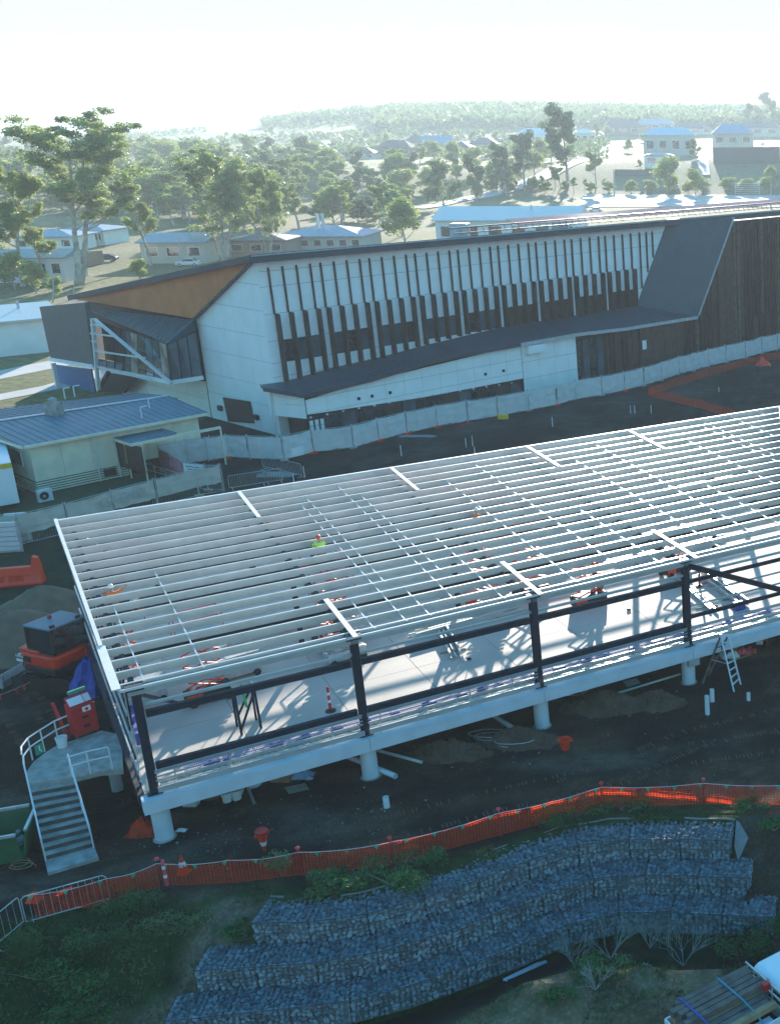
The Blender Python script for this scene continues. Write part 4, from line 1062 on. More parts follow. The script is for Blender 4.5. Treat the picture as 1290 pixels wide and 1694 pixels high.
hs(1150, 222, 60, 10, 9, M_render, M_tile, 'dark roofed house between the two pale houses, higher on the slope', .1)
hs(1085, 214, 60, 9, 8, M_brick, M_roofb, 'blue grey roofed house high on the slope above the pale two storey house', .1)
hs(1240, 196, 56, 9, 7, M_white, M_roofw, 'white roofed house near the skyline below the big dome tree', 0)
hs(658, 258, 60, 14, 12, M_brick, M_tile2, 'brown roofed house at the top of the wood, left of the row', -.1)
hs(725, 254, 46, 16, 13, M_render, M_roofb, 'house with steep blue gable in the row above the wood', .3, hip=False)
hs(765, 256, 34, 13, 9, M_brick, M_tile, 'small dark brick house in the middle of the row above the wood', 0)
hs(802, 250, 44, 12, 10, M_render, M_tile, 'pale house with dark roof right of the small brick house', .1)
hs(890, 240, 66, 18, 9, M_white, M_roofw, 'white house half hidden by the tall dark trees', .1)
hs(850, 246, 36, 12, 8, M_render, M_tile, 'dark roofed house left of the half hidden white house', 0)
hs(968, 238, 34, 18, 6, M_render, M_roofw, 'narrow pale house just right of the tallest dark tree', .2)
hs(700, 246, 60, 12, 9, M_brick, M_tile, 'wide dark roofed house behind the steep blue gable', 0)
hs(600, 262, 50, 9, 9, M_render, M_tile2, 'low house with brown roof among trees above the wood', 0)
hs(540, 264, 56, 9, 9, M_brick, M_tile, 'dark roofed house left of the low brown roof', .1)
hs(480, 268, 40, 8, 7, M_render, M_tile, 'leftmost dark roofed house on the edge of the far field', 0)
hs(520, 250, 34, 7, 6, M_brick, M_tile2, 'small brown roofed house on the horizon side of the wood', 0)
# houses on stumps and school huts behind the gums
def hut(x, y, wpx, hpx, rpx, wall, roof, label, rot, d=8, **k):
    p = P(x, y, 0); sc = FL / (p.y * cP + CAMH * sP)
    return house(p, wpx / sc, d, hpx / sc, rpx / sc, rot, wall, roof, label, name='school_hut', **k)
hut(70, 462, 108, 40, 10, M_alu, M_roofb, 'long low white cabin with blue grey gable roof behind the leaning gum', .15, d=9, hip=False, wins=5)
hut(95, 412, 90, 24, 9, M_white, M_roofb, 'pale weatherboard house behind the low white cabin', .1, d=10, wins=4)
hut(160, 402, 70, 24, 8, M_white, M_roofb, 'white house with dark verandah right of the pale weatherboard house', 0, d=10, porch=True)
hut(312, 430, 100, 34, 11, M_render, M_roofb, 'cream school hut with pale blue roof between the yellow gum and the broad gum', .05, d=12, hip=False)
hut(440, 420, 90, 26, 9, M_brick, M_tile, 'brown hut in the shade behind the broad gum', .1, d=10)
hut(545, 410, 140, 24, 13, M_render, M_roofb, 'low cream building with long pale blue roof and white vent pipes behind the school roof', .06, d=14, wins=7)
hut(18, 574, 115, 56, 14, M_white, M_roofw, 'white shed with pale gable roof beside the car park at far left', .75, d=14, wins=0, hip=False)
hut(852, 400, 225, 40, 18, M_white, M_roofw, 'long white hall with pale ribbed roof behind the school roof', .05, d=16, hip=False, wins=6)
hut(745, 400, 30, 34, 2, M_timber, M_tile, 'small dark timber block at the left end of the long white hall', .05, d=6, wins=0)
for x in (531, 540):
    p = P(x, 412, 0); m = MB(); m.tube(p, p + Z * 7.5, .35, 8); m.build('vent_pipe', M_alu, label='white vent pipe rising beside the low cream building, ' + ('left' if x == 531 else 'right') + ' of the two', cat='pipe', group='white vent pipes')
# dark timber fence blocks on the slope, lattice sign frame, light poles
for (x0, y0_, x1, y1_, hh, lb) in ((1180, 262, 1290, 262, 6.5, 'tall shaded retaining bank wall below the cream house at right'), (1015, 283, 1090, 283, 2.6, 'dark retaining wall below the pale two storey house')):
    a, b = GT(x0, y0_ + 8), GT(x1, y1_ + 8); m = MB(); m.beam(a + Z * hh / 2, b + Z * hh / 2, .4, hh); m.build('retaining_wall', M_tile, label=lb, cat='wall')
p = GT(1236, 322); t = thing('goal_frame', 'white barred frame standing at the edge of the bright apron', 'frame', p)
for k in range(6):
    m = MB(); m.beam(p + Vector((-4.5, 0, .4 + k * .7)), p + Vector((4.5, 0, .4 + k * .7)), .1, .12); m.build('rail', M_alu, t)
for s_ in (-4.5, 4.5):
    m = MB(); m.beam(p + Vector((s_, 0, -.2)), p + Vector((s_, 0, 4.6)), .14, .14); m.build('post', M_alu, t)
for x, yb, yt, lb in ((1275, 345, 290, 'dark lamp pole at the right end of the bright apron'), (1016, 322, 280, 'thin white pole at the edge of the bright apron'), (105, 455, 400, 'thin pale pole on the lawn left of the twin trunk gum'), (88, 500, 457, 'pale flagpole behind the grey metal screen'), (122, 495, 470, 'short dark pole behind the roof edge'), (297, 440, 395, 'thin street pole behind the parked white car')):
    p = GT(x, yb); tp = PY(x, yt, p.y); m = MB(); m.tube(p, tp, .12 if p.y < 300 else .3, 6, .07); t = m.build('lamp_pole', M_galvd, label=lb, cat='pole')
for x, y, lb in ((760, 372, 'left'), (927, 366, 'middle'), (1115, 364, 'right')):
    p = on_fac(x, y, -8); q = FP(p[0], p[1], -8); m = MB(); m.box(q.x - .9, q.x + .9, q.y - .7, q.y + .7, q.z - 1.6, q.z + .2); o = m.build('roof_fan', M_galvd, label=f'{lb} of the three box fans standing on the school roof', cat='roof fan', group='roof fans', bevel=.08)
# shrubs at far left
for x, y, r, lb in ((60, 485, 2.6, 'dark low shrub beside the white shed roof'), (25, 478, 3.0, 'dark shrub at the left edge below the cabin'), (95, 492, 1.6, 'small rounded bright shrub behind the grey screen'), (10, 462, 3.0, 'shaded shrub under the leftmost gum')):
    p = P(x, y, 0); place('g7', g7, p, x, r * 2 / 10, lb)

# ================================================================ vehicles
def car(label, paint, loc, rz_, van=False):
    t = thing('parked_car', label, 'car')
    prof = [(-2.1, .35), (-2.15, .75), (-1.95, .95), (-1.2, 1.0), (-.6, 1.48), (.9, 1.5), (1.6, 1.05), (2.05, .9), (2.15, .6), (2.1, .35)]
    if van: prof = [(-2.1, .35), (-2.15, .8), (-1.9, 1.0), (-1.2, 1.08), (-.75, 1.62), (1.6, 1.65), (2.0, 1.1), (2.1, .9), (2.12, .35)]
    m = MB()
    def half(y, k): return [Vector((x * (1 if z < 1.02 else .96), y * (1 if z < 1.02 else k), z)) for x, z in prof]
    L_, Rr = half(-.85, .78), half(.85, .78); n = len(prof)
    m.add(L_ + Rr, [tuple(range(n)), tuple(reversed(range(n, 2 * n)))] + [(i, i + n, (i + 1) % n + n, (i + 1) % n) for i in range(n)])
    m.build('body', paint, t, bevel=.05)
    for s_ in (-1, 1):
        m = MB(); m.prism([(-.95, s_ * .82, 1.03), (1.35, s_ * .82, 1.03), (.8, s_ * .70, 1.42), (-.5, s_ * .70, 1.42)], (0, s_ * .02, 0)); m.build('side_window', M_glass, t)
    m = MB(); m.prism([(-1.22, -.72, 1.04), (-1.22, .72, 1.04), (-.68, .62, 1.44), (-.68, -.62, 1.44)], (-.03, 0, .02)); m.build('windscreen', M_glass, t)
    m = MB(); m.prism([(1.6, -.7, 1.08), (1.6, .7, 1.08), (1.0, .6, 1.44), (1.0, -.6, 1.44)], (.03, 0, .02)); m.build('rear_window', M_glass, t)
    for x in (-1.3, 1.3):
        for y in (-.8, .8):
            m = MB(); m.lathe((x, y - .1, .32), [(.32, 0), (.32, .2)], 12, ax=(0, 1, 0)); wl = m.build('wheel', M_tyre, t); m = MB(); m.lathe((x, y - .115, .32), [(.19, 0), (.19, .23)], 10, ax=(0, 1, 0)); m.build('rim', M_galvd, wl)
    for y in (-.6, .6):
        m = MB(); m.box(-2.18, -2.05, y - .16, y + .16, .68, .82); m.build('headlight', M_alu, t); m = MB(); m.box(2.05, 2.17, y - .14, y + .14, .7, .88); m.build('tail_light', M_red, t)
    t.location = loc; t.rotation_euler = (0, 0, rz_); return t
car('small white hatchback parked beside the white shed at far left', M_carw, P(62, 573, 0), 2.3, True)
car('white car parked behind the school roof below the yellow green gum', M_carw, P(312, 440, 0) , .2)
car('dark car parked behind the brown fence on the lawn', M_card, P(176, 432, 0), .2)
car('silver car parked left of the brown fence block', M_carg, P(143, 430, 0), .3)
car('white car on the driveway at the far right', M_carw, GT(1262, 240), 1.4)
car('white car beside the long white hall', M_carw, P(985, 350, 0), .1)
a, b = P(134, 440, 0), P(172, 436, 0); m = MB(); m.beam(a + Z * 1.3, b + Z * 1.3, .3, 2.6); m.build('privacy_screen', M_brick, label='brown screen block standing between two parked cars on the lawn', cat='screen')
# ================================================================ hut with blue roof at left (demountable classroom)
def demountable():
    RZ = 3.9
    M_roofb = M_roofc
    A, B = P(38, 738, RZ), P(341, 683, RZ)
    w_ = (B - A); L_ = w_.length; X_ = w_.normalized(); Y_ = Vector((-X_.y, X_.x, 0))
    t = thing('classroom_hut', 'cream raised classroom hut with low blue grey ribbed roof in front of the school', 'building', A)
    def q(x, y, z): return Vector((A.x, A.y, 0)) + X_ * x + Y_ * y + Z * z
    Dp = 13.0
    rd = [q(0, 0, RZ), q(L_ + .1, 0, RZ), q(L_ + .1, Dp, RZ - .1), q(-.4, Dp + 3, RZ)]
    mid0, mid1 = q(-.2, 7.5, RZ + .55), q(L_, 6.2, RZ + .55)
    for a, b, c, d in ((rd[0], rd[1], mid1, mid0), (mid0, mid1, rd[2], rd[3])):
        m = MB(); m.hexa([v - Z * .14 for v in (a, b, c, d)], [a, b, c, d]); m.build('roof', M_roofb, t)
        ribs('roof_rib', a, b, c, d, int(L_ / .55), t, M_roofb, .05, .06)
    m = MB(); m.beam(mid0 + Z * .06, mid1 + Z * .06, .35, .06); m.build('ridge_cap', M_roofw, t)
    m = MB(); m.beam(rd[0] - Z * .1 - Y_ * .08, rd[1] - Z * .1 - Y_ * .08, .14, .2); m.beam(rd[0] - Z * .1 - X_ * .08, rd[3] - Z * .1 - X_ * .08, .14, .2); m.build('gutter', M_cream, t)
    e = .45
    # walls of boards
    for i in range(6):
        x0, x1 = .5 + i * (L_ - 1) / 6, .5 + (i + 1) * (L_ - 1) / 6 - .02
        m = MB(); m.hexa([q(x0, e, 1.0), q(x1, e, 1.0), q(x1, e + .15, 1.0), q(x0, e + .15, 1.0)], [q(x0, e, RZ - .1), q(x1, e, RZ - .1), q(x1, e + .15, RZ - .1), q(x0, e + .15, RZ - .1)]); m.build('wall_panel', M_cream, t)
    m = MB(); m.hexa([q(.5, e + .15, 1), q(L_ - .5, e + .15, 1), q(L_ - .5, Dp - 1, 1), q(.5, Dp + 1, 1)], [q(.5, e + .15, RZ - .2), q(L_ - .5, e + .15, RZ - .2), q(L_ - .5, Dp - 1, RZ - .2), q(.5, Dp + 1, RZ - .2)]); m.build('wall', M_cream, t)
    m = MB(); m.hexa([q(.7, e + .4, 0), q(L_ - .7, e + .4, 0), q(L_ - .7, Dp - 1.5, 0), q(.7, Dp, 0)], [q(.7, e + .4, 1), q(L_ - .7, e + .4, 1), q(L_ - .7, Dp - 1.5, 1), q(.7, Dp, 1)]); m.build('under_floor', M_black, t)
    for k in range(5):
        z = .16 + k * .18; m = MB(); m.beam(q(.5, e, z), q(L_ * .52, e, z), .04, .11); m.build('skirting_batten', M_cream, t)
        m = MB(); m.beam(q(.46, e, z), q(.46, Dp, z), .04, .11); m.build('skirting_batten', M_cream, t)
    m = MB(); m.obox(q(.45, 3.0, 2.5), X_ * .05, Y_ * .9, Z * .6); f = m.build('window', M_alu, t); m = MB(); m.obox(q(.42, 3.0, 2.5), X_ * .05, Y_ * .82, Z * .52); m.build('pane', M_glass, f)
    m = MB(); m.obox(q(L_ * .42, e - .03, .62), X_ * .45, Y_ * .03, Z * .3); m.build('floor_hatch', M_black, t)
    for x in (.36, .47): m = MB(); m.tube(q(L_ * x, e - .12, .1), q(L_ * x, e - .12, 3.7 if x > .4 else 3.5), .06, 6); m.build('downpipe', M_alu, t)
    fl = on = P(92, 690, RZ + .3)
    m = MB(); m.box(fl.x - .5, fl.x + .5, fl.y - .4, fl.y + .4, RZ - .1, RZ + 1.5); m.lathe(Vector((fl.x, fl.y, RZ + 1.5)), [(.35, 0), (.35, .25), (.1, .4)], 10); m.build('roof_cowl', M_conc, t)
    for x, y in ((108, 660), (124, 656), (248, 678), (235, 692)):
        p = P(x, y, RZ + .2); m = MB(); m.tube(p, p + Z * .9, .05, 6); m.beam(p + Z * .9, p + Z * .9 + X_ * .5, .08, .08); m.build('roof_vent', M_alu, t)
    # awning with posts over the entry
    a = [P(161, 716, 3.2), P(217, 734, 3.2), P(292, 716, 3.2), P(235, 701, 3.2)]
    m = MB(); m.hexa([v - Z * .1 for v in a], a); aw = m.build('awning', M_roofb, t); ribs('awning_rib', a[0], a[3], a[2], a[1], 16, aw, M_roofb, .04, .05)
    m = MB(); m.beam(a[0] - Z * .1, a[1] - Z * .1, .1, .22); m.beam(a[1] - Z * .1, P(364, 707, 3.1), .1, .22); m.build('awning_beam', M_cream, t)
    for x, y in ((234, 735), (206, 727), (180, 722), (364, 706)):
        p = P(x, y, 3.1); m = MB(); m.beam(p, Vector((p.x, p.y, 0)), .1, .1, up=D); m.build('post', M_cream, t)
    for a_, b_ in (((180, 725), (203, 731)), ((206, 732), (234, 740))):
        p, r_ = P(*a_, 3.0), P(*b_, 3.0); m = MB(); m.hexa([Vector((p.x, p.y, .9)), Vector((r_.x, r_.y, .9)), Vector((r_.x, r_.y, .9)) + Y_ * .06, Vector((p.x, p.y, .9)) + Y_ * .06], [p, r_, r_ + Y_ * .06, p + Y_ * .06]); m.build('screen_panel', M_timber, t)
    # ramp rails
    for z in (.5, 1.0):
        m = MB(); m.tube(P(240, 785, 0) + Z * z, P(296, 803, 0) + Z * z, .03, 5); m.build('ramp_rail', M_galvd, t)
    for f in (0, .33, .66, 1):
        p = P(240, 785, 0).lerp(P(296, 803, 0), f); m = MB(); m.tube(p, p + Z, .03, 5); m.build('rail_post', M_galvd, t)
    # air conditioner on the ground
    c = P(76, 831, 0); t2 = thing('air_conditioner', 'cream outdoor air conditioner unit standing against the corner of the classroom hut', 'air conditioner', c)
    m = MB(); m.obox(c + Z * .55, X_ * .48, Y_ * .2, Z * .45); m.build('case', M_alu, t2, bevel=.03)
    m = MB(); m.lathe(c + Z * .55 - Y_ * .2 - X_ * .1, [(.34, 0), (.34, .03)], 20, ax=-Y_); g = m.build('fan_grille', M_galvd, t2); m = MB(); m.lathe(c + Z * .55 - Y_ * .235 - X_ * .1, [(.29, 0), (.29, .01)], 20, ax=-Y_); m.build('fan_opening', M_black, g)
    m = MB(); m.lathe(c + Z * .55 - Y_ * .25 - X_ * .1, [(.09, 0), (.09, .02)], 10, ax=-Y_); m.build('fan_hub', M_galvd, g)
    for s_ in (-.35, .35):
        m = MB(); m.obox(c + X_ * s_ + Z * .05, X_ * .05, Y_ * .2, Z * .05); m.build('foot', M_black, t2)
    sheet('turf_lawn', [P(-30, 855, 0), P(40, 868, 0), P(300, 790, 0), P(240, 770, 0), P(60, 815, 0), P(-30, 800, 0)], M_turf, .03)
demountable()
# white box truck body with yellow stripe at the left edge
c = P(5, 832, 0); t = thing('box_truck', 'white box truck with yellow stripe, its rear corner at the left edge', 'truck', c)
m = MB(); m.hexa([P(-70, 850, .5), P(33, 832, .5), P(20, 785, .5), P(-70, 800, .5)], [P(-70, 850, .5) + Z * 3, P(33, 832, .5) + Z * 3, P(20, 785, .5) + Z * 3, P(-70, 800, .5) + Z * 3]); m.build('box_body', M_carw, t, bevel=.05)
a, b = P(-70, 850, .5), P(33, 832, .5); n_ = Vector((b.y - a.y, a.x - b.x, 0)).normalized()
m = MB(); m.hexa([a + Z * 2.6 + n_ * .0, b + Z * 2.6, b + Z * 2.6 + n_ * .02, a + Z * 2.6 + n_ * .02], [a + Z * 2.95, b + Z * 2.95, b + Z * 2.95 + n_ * .02, a + Z * 2.95 + n_ * .02]); m.build('stripe', M_yellow, t)
m = MB(); m.box(c.x - 1.5, c.x + .5, c.y + .4, c.y + 1.0, 0, .7); m.build('wheel', M_tyre, t)

# ================================================================ temporary fence panels
def fence_row(pts, label, group, h=2.0, cloth=True, mm=None, blocks=(), seed=1, name='temporary_fence', lean=0.0, zo=0.0, lift=.18):
    rg = random.Random(seed)
    for i in range(len(pts) - 1):
        a, b = pts[i], pts[i + 1]; d = b - a; L_ = d.length; dn = d.normalized(); nrm = Vector((dn.y, -dn.x, 0)); ln = nrm * rg.uniform(-.06, .06)
        t = thing(name, (ORD[i] + ' ' + label) if len(pts) > 2 else label, 'fence panel', a, group)
        def q(f, z, o=0): return a + d * f + Z * z + nrm * o + ln * z
        m = MB()
        for f in (0.012, .988): m.tube(q(f, 0), q(f, h + .12), .028, 6)
        m.tube(q(0, .12), q(1, .12), .02, 5); m.tube(q(0, h), q(1, h), .02, 5); m.build('frame', M_galvd, t)
        m = MB(); k = int(L_ / .16)
        for j in range(1, k): m.tube(q(j / k, .12), q(j / k, h), .005, 3, caps=False)
        m.build('wire', M_galvd, t, kind='stuff')
        if cloth:
            m = MB(); nx, nz_ = 10, 6; o0 = rg.uniform(0, 50); grid = []
            for jx in range(nx + 1):
                for jz in range(nz_ + 1):
                    f = jx / nx; g_ = jz / nz_; sag = .07 * math.sin(math.pi * f) * (1 if jz == nz_ else .3)
                    z = lift + (h - lift - .03) * g_ - sag * rg.uniform(.4, 1) + (.10 * nz(f * 3 + o0, 0, .6) if jz == 0 else 0)
                    grid.append(q(.02 + .96 * f, z, .05 + .09 * nz(f * 3 + o0 + g_ * 1.4, g_ * 3 - f, .8, o0)))
            m.add(grid, [(jx * (nz_ + 1) + jz, (jx + 1) * (nz_ + 1) + jz, (jx + 1) * (nz_ + 1) + jz + 1, jx * (nz_ + 1) + jz + 1) for jx in range(nx) for jz in range(nz_)])
            m.build('shade_cloth', mm or M_cloth, t)
        if i in blocks:
            m = MB(); c = a + nrm * .1; m.obox(c + Z * .09, dn * .32, nrm * .16, Z * .09); m.build('fence_foot', M_orange, t, bevel=.03)
        elif rg.random() < .5:
            m = MB(); c = a; m.obox(c + Z * .07, dn * .3, nrm * .14, Z * .07); m.build('fence_foot', M_conc, t, bevel=.03)
front = [P(x, y, 0) for x, y in ((471, 762), (519, 750), (585, 742), (626, 730), (673, 718), (723, 707), (774, 698), (823, 690), (875, 680), (921, 671), (952, 662), (996, 655), (1033, 647), (1065, 639), (1094, 630), (1123, 620), (1147, 614), (1173, 607), (1201, 600), (1233, 593), (1260, 585), (1285, 580), (1315, 572))]
fence_row(front, 'shade cloth fence panel from the left in the row along the school front', 'shade cloth fence panels along the school front', blocks=(1, 3, 4, 5, 7, 9, 12), seed=3)
fence_row([P(x, y, 0) for x, y in ((269, 782), (310, 772), (345, 764), (379, 758), (414, 760), (471, 762))][2:], 'crumpled cloth fence panel from the left between the classroom hut and the downpipe', 'crumpled fence panels by the hut', seed=5, blocks=(1,))
fence_row([P(x, y, 0) for x, y in ((268, 777), (312, 768), (352, 762))], 'loose pale cloth fence panel from the left behind the pink banner', 'pale cloth panels behind the pink banner', seed=6)
low = [P(x, y + 45, 0) for x, y in ((-40, 848), (36, 858), (115, 838), (191, 815), (262, 795), (330, 776), (370, 769))]
fence_row(low[1:], 'buff fence panel from the left behind the steel frame building', 'buff fence panels behind the steel frame building', seed=9, mm=M_clothb, h=2.1, lift=.75)
fence_row(low[:2], 'buff mesh fence panel at the left edge, below the box truck', None, seed=10, mm=M_clothb)
fence_row([P(268, 779, 0), P(288, 792, 0), P(310, 806, 0)], 'pink printed fence panel from the left beside the entry ramp', 'pink banner panels', seed=12, mm=M_pinkb, h=2.0)
fence_row([P(310, 806, 0), P(345, 812, 0), P(372, 812, 0)], 'bare wire fence panel right of the pink banner', 'bare wire panels', seed=12, cloth=False)
def txt(body, loc, size, nrm, right, m, name, parent=None, ext=.004, **k):
    cu = bpy.data.curves.new(name, 'FONT'); cu.body = body; cu.size = size; cu.extrude = ext; cu.align_x = 'CENTER'; cu.align_y = 'CENTER'
    o0 = bpy.data.objects.new('tmp', cu); C.objects.link(o0); dg = bpy.context.evaluated_depsgraph_get()
    me = bpy.data.meshes.new_from_object(o0.evaluated_get(dg)); bpy.data.objects.remove(o0)
    me.name = name; me.materials.clear(); me.materials.append(m); o = bpy.data.objects.new(name, me); C.objects.link(o)
    r = Vector(right).normalized(); n = Vector(nrm).normalized(); u = n.cross(r).normalized()
    M = Matrix((r, u, n)).transposed()
    for v in me.vertices: v.co = M @ v.co
    if parent: o.parent = parent
    o.location = Vector(loc) - world_of(parent); tag(o, **k); return o
# notices on that fence
a, b = P(310, 806, 0), P(372, 812, 0); dn = (b - a).normalized(); nn = Vector((dn.y, -dn.x, 0))
for f, z, w_, h_, lb in ((.28, 1.35, .9, .55, 'large white printed notice board on the bare wire fence'), (.85, 1.45, .35, .3, 'small white notice on the bare wire fence')):
    c = a + dn * (b - a).length * f + Z * z + nn * .08; m = MB(); m.obox(c, dn * w_, nn * .01, Z * h_); o = m.build('notice_board', M_paper, label=lb, cat='notice')
    for k in range(4):
        m = MB(); m.obox(c + nn * .014 + Z * (h_ * .6 - k * h_ * .38), dn * w_ * (.7 if k % 2 else .8), nn * .003, Z * .03); m.build('print_line', M_navy, o, kind='stuff')
# faint lettering seen from behind on the buff banner
a, b = low[2], low[4]; dn = (b - a).normalized(); nn = Vector((dn.y, -dn.x, 0))
o = txt('BROAD', a.lerp(b, .62) + Z * 1.4 + nn * .16, 1.0, -nn, dn * -1, mat('faint_print', (.40, .40, .36), .9), 'banner_lettering', label='faint reversed BROAD lettering showing through the buff fence banner', cat='lettering')
m = MB(); p = P(492, 747, 1.3); m.obox(p, D * .5, E * .02, Z * .35); m.build('notice_board', M_paper, label='small white notice hung on the shade cloth fence below the downpipe', cat='notice')
m = MB(); p = P(832, 690, .2); m.box(p.x - .45, p.x + .45, p.y - .2, p.y + .2, .02, .45); m.build('fence_ballast', M_yellow, label='yellow ballast block at the foot of the shade cloth fence', cat='ballast block', bevel=.04)

# crowd barriers
def barrier(a, b, label, group, h=1.1, step=.2):
    d = b - a; L_ = d.length; t = thing('crowd_barrier', label, 'barrier', a, group)
    m = MB(); m.path([a + Z * .18, a + Z * (h - .1), a + d * .04 + Z * h, b - d * .04 + Z * h, b + Z * (h - .1), b + Z * .18, a + Z * .18], .018, 6); m.build('frame', M_galvd, t)
    n = int(L_ / step)
    for j in range(1, n):
        m = MB(); m.tube(a + d * j / n + Z * .18, a + d * j / n + Z * h, .008, 4, caps=False); m.build('bar', M_galvd, t)
    nn = Vector((d.y, -d.x, 0)).normalized()
    for f in (.08, .92):
        m = MB(); m.tube(a + d * f + nn * .3, a + d * f - nn * .3 , .02, 5); m.tube(a + d * f, a + d * f + Z * .2, .02, 5); m.build('foot', M_galv, t)
for (x0, y0_, x1, y1_, lb) in ((380, 811, 442, 801, 'galvanised crowd barrier just behind the roof edge, left of three'), (442, 801, 468, 797, 'short galvanised crowd barrier in the middle of the three behind the roof edge'), (435, 775, 468, 782, 'galvanised crowd barrier lying back against the fence'), (468, 782, 500, 790, 'curving right hand crowd barrier near the downpipe corner')):
    barrier(P(x0, y0_, 0), P(x1, y1_, 0), lb, 'crowd barriers behind the roof edge', step=.16)
barrier(P(45, 1533, -.1), P(184, 1494, -.1), 'galvanised crowd barrier at the left end of the orange net fence', 'crowd barriers lower left', 1.15)
barrier(P(-10, 1575, -.3), P(41, 1532, -.1), 'galvanised crowd barrier cut by the left edge, joining the orange net fence', 'crowd barriers lower left', 1.15)

# ================================================================ orange net fence in the foreground
NP = [(60, 1519), (184, 1494), (268, 1467), (385, 1462), (499, 1448), (650, 1432), (828, 1382), (997, 1338), (1165, 1332), (1330, 1334)]
npts = [P(x, y, 0) for x, y in NP]
npts = [Vector((p.x, p.y, H(p.x, p.y))) for p in npts]
t = thing('orange_net_fence', 'long sagging orange plastic net fence along the top of the bank', 'net fence', npts[3])
for ib, (a, b) in enumerate(zip(npts, npts[1:])):
    d = b - a; L_ = d.length; m = MB(); dn = d.normalized(); nn = Vector((dn.y, -dn.x, 0)); cols = int(L_ / .12); rows_ = 11
    def q(f, g):
        s_ = .13 * math.sin(math.pi * f) * g; o_ = .10 * nz(f * L_, g, 1.3, ib * 3 + 2) * math.sin(math.pi * min(1, f * 1.0)) + .05 * math.sin(f * 21 + ib)
        return a + d * f + nn * (o_ * (.4 + g * .6)) + Z * (.04 + .93 * g - s_)
    for j in range(cols + 1):
        w_ = .024 / L_
        for g0, g1 in ((0, .34), (.34, .67), (.67, 1)): m.quad(q(j / cols, g0), q(j / cols + w_, g0), q(j / cols + w_, g1), q(j / cols, g1))
    seg = max(6, cols // 5)
    for r_ in range(rows_ + 1):
        hh = .036 if r_ in (0, rows_) else .026
        for j in range(seg): m.quad(q(j / seg, r_ / rows_), q((j + 1) / seg, r_ / rows_), q((j + 1) / seg, r_ / rows_) + Z * hh, q(j / seg, r_ / rows_) + Z * hh)
    m.build('net', M_orangenet, t)
for i, p in enumerate(npts):
    if i in (0, 1, 3): continue
    m = MB(); m.tube(p - Z * .1, p + Z * 1.12, .035, 7); po = m.build('picket', M_red if i > 2 else M_black, t)
    m = MB(); m.lathe(p + Z * 1.1, [(.04, 0), (.085, .03), (.085, .09), (.03, .13)], 8); m.build('cap', M_orange if i % 2 else M_pink, po)
# bunting line with green flags
bt = thing('flag_bunting', 'white cord with small green pennants strung along the orange net fence', 'bunting', npts[3])
pts = [npts[0] + Z * .95]
for i in range(len(npts) - 1):
    a, b = npts[i] + Z * (1.0 if i else .95), npts[i + 1] + Z * 1.0
    for k in range(1, 7): f = k / 6; pts.append(a.lerp(b, f) + Vector((0, -.05, -.10 * math.sin(math.pi * f))))
m = MB(); m.path(pts, .010, 4); m.build('cord', M_pvc, bt)
q = resample(pts, 1.02)
for p, p2 in zip(q, q[1:]):
    d = (p2 - p).normalized() * .10; tw = Vector((0, random.uniform(-.06, .02), random.uniform(-.2, -.16)))
    m = MB(); m.add([p - d, p + d, p + tw], [(0, 1, 2)]); m.build('flag', M_flagg, bt)
# orange net behind the steel frame building
t = thing('orange_net_fence', 'low slumped orange net fence at the foot of the dark timber wall', 'net fence', P(1075, 655, 0))
for pl in ([(1072, 655), (1110, 664), (1160, 676), (1205, 690), (1235, 700)], [(1072, 655), (1115, 640), (1170, 622), (1230, 606), (1262, 598), (1300, 592)]):
    pp = [P(x, y, 0) for x, y in pl]
    for a, b in zip(pp, pp[1:]):
        L_ = (b - a).length; cols = int(L_ / .22); m = MB(); seg = 6
        def q(f, g): return a.lerp(b, f) + Z * (g * (.85 - .15 * math.sin(math.pi * f)) + .02) + Vector((0, .25 * g * nz(f * 9, g, 1.0, a.x), 0))
        for j in range(cols + 1): m.quad(q(j / cols, 0), q(j / cols + .05 / L_, 0), q(j / cols + .05 / L_, 1), q(j / cols, 1))
        for r_ in range(7):
            for j in range(seg): m.quad(q(j / seg, r_ / 6), q((j + 1) / seg, r_ / 6), q((j + 1) / seg, r_ / 6) + Z * .05, q(j / seg, r_ / 6) + Z * .05)
        m.build('net', M_orangenet, t)
def crumple(name, c, rx, ry, h_, m_, label, cat, seed=1, n=9):
    mb = MB(); vs = []
    for i in range(n + 1):
        for j in range(n + 1):
            x, y = i / n * 2 - 1, j / n * 2 - 1; e = max(0, 1 - max(abs(x), abs(y)) ** 2)
            vs.append(Vector(c) + Vector((x * rx * (1 + .3 * nz(x * 3, y * 3, 1, seed)), y * ry * (1 + .3 * nz(x * 3, y * 3, 1, seed + 5)), h_ * e * (.5 + .9 * abs(nz(x * 2.2, y * 2.2, 1, seed + 9)) * 1.6) + .02)))
    mb.add(vs, [(i * (n + 1) + j, (i + 1) * (n + 1) + j, (i + 1) * (n + 1) + j + 1, i * (n + 1) + j + 1) for i in range(n) for j in range(n)])
    return mb.build(name, m_, label=label, cat=cat)
crumple('orange_net_heap', P(1262, 604, 0), .9, .6, .7, M_orange, 'small orange heap of net at the foot of the fence at far right', 'net heap', 3)
crumple('orange_net_heap', P(238, 1378, 0), .55, .4, .6, M_orangenet, 'bundled orange net heap beside the corner pier', 'net heap', 4)
crumple('pink_net_heap', P(825, 1158, 0), .5, .25, .2, M_pink, 'small pink flattened tangle on the dirt under the deck', 'net heap', 5)
crumple('orange_rag', P(62, 1512, 0) + Z * .5, .22, .18, .3, M_orange, 'orange rag hung on the crowd barrier', 'rag', 6)
crumple('plastic_scrap', P(300, 1375, 0), .2, .12, .1, M_paper, 'white plastic scrap at the foot of the corner pier', 'scrap', 7)
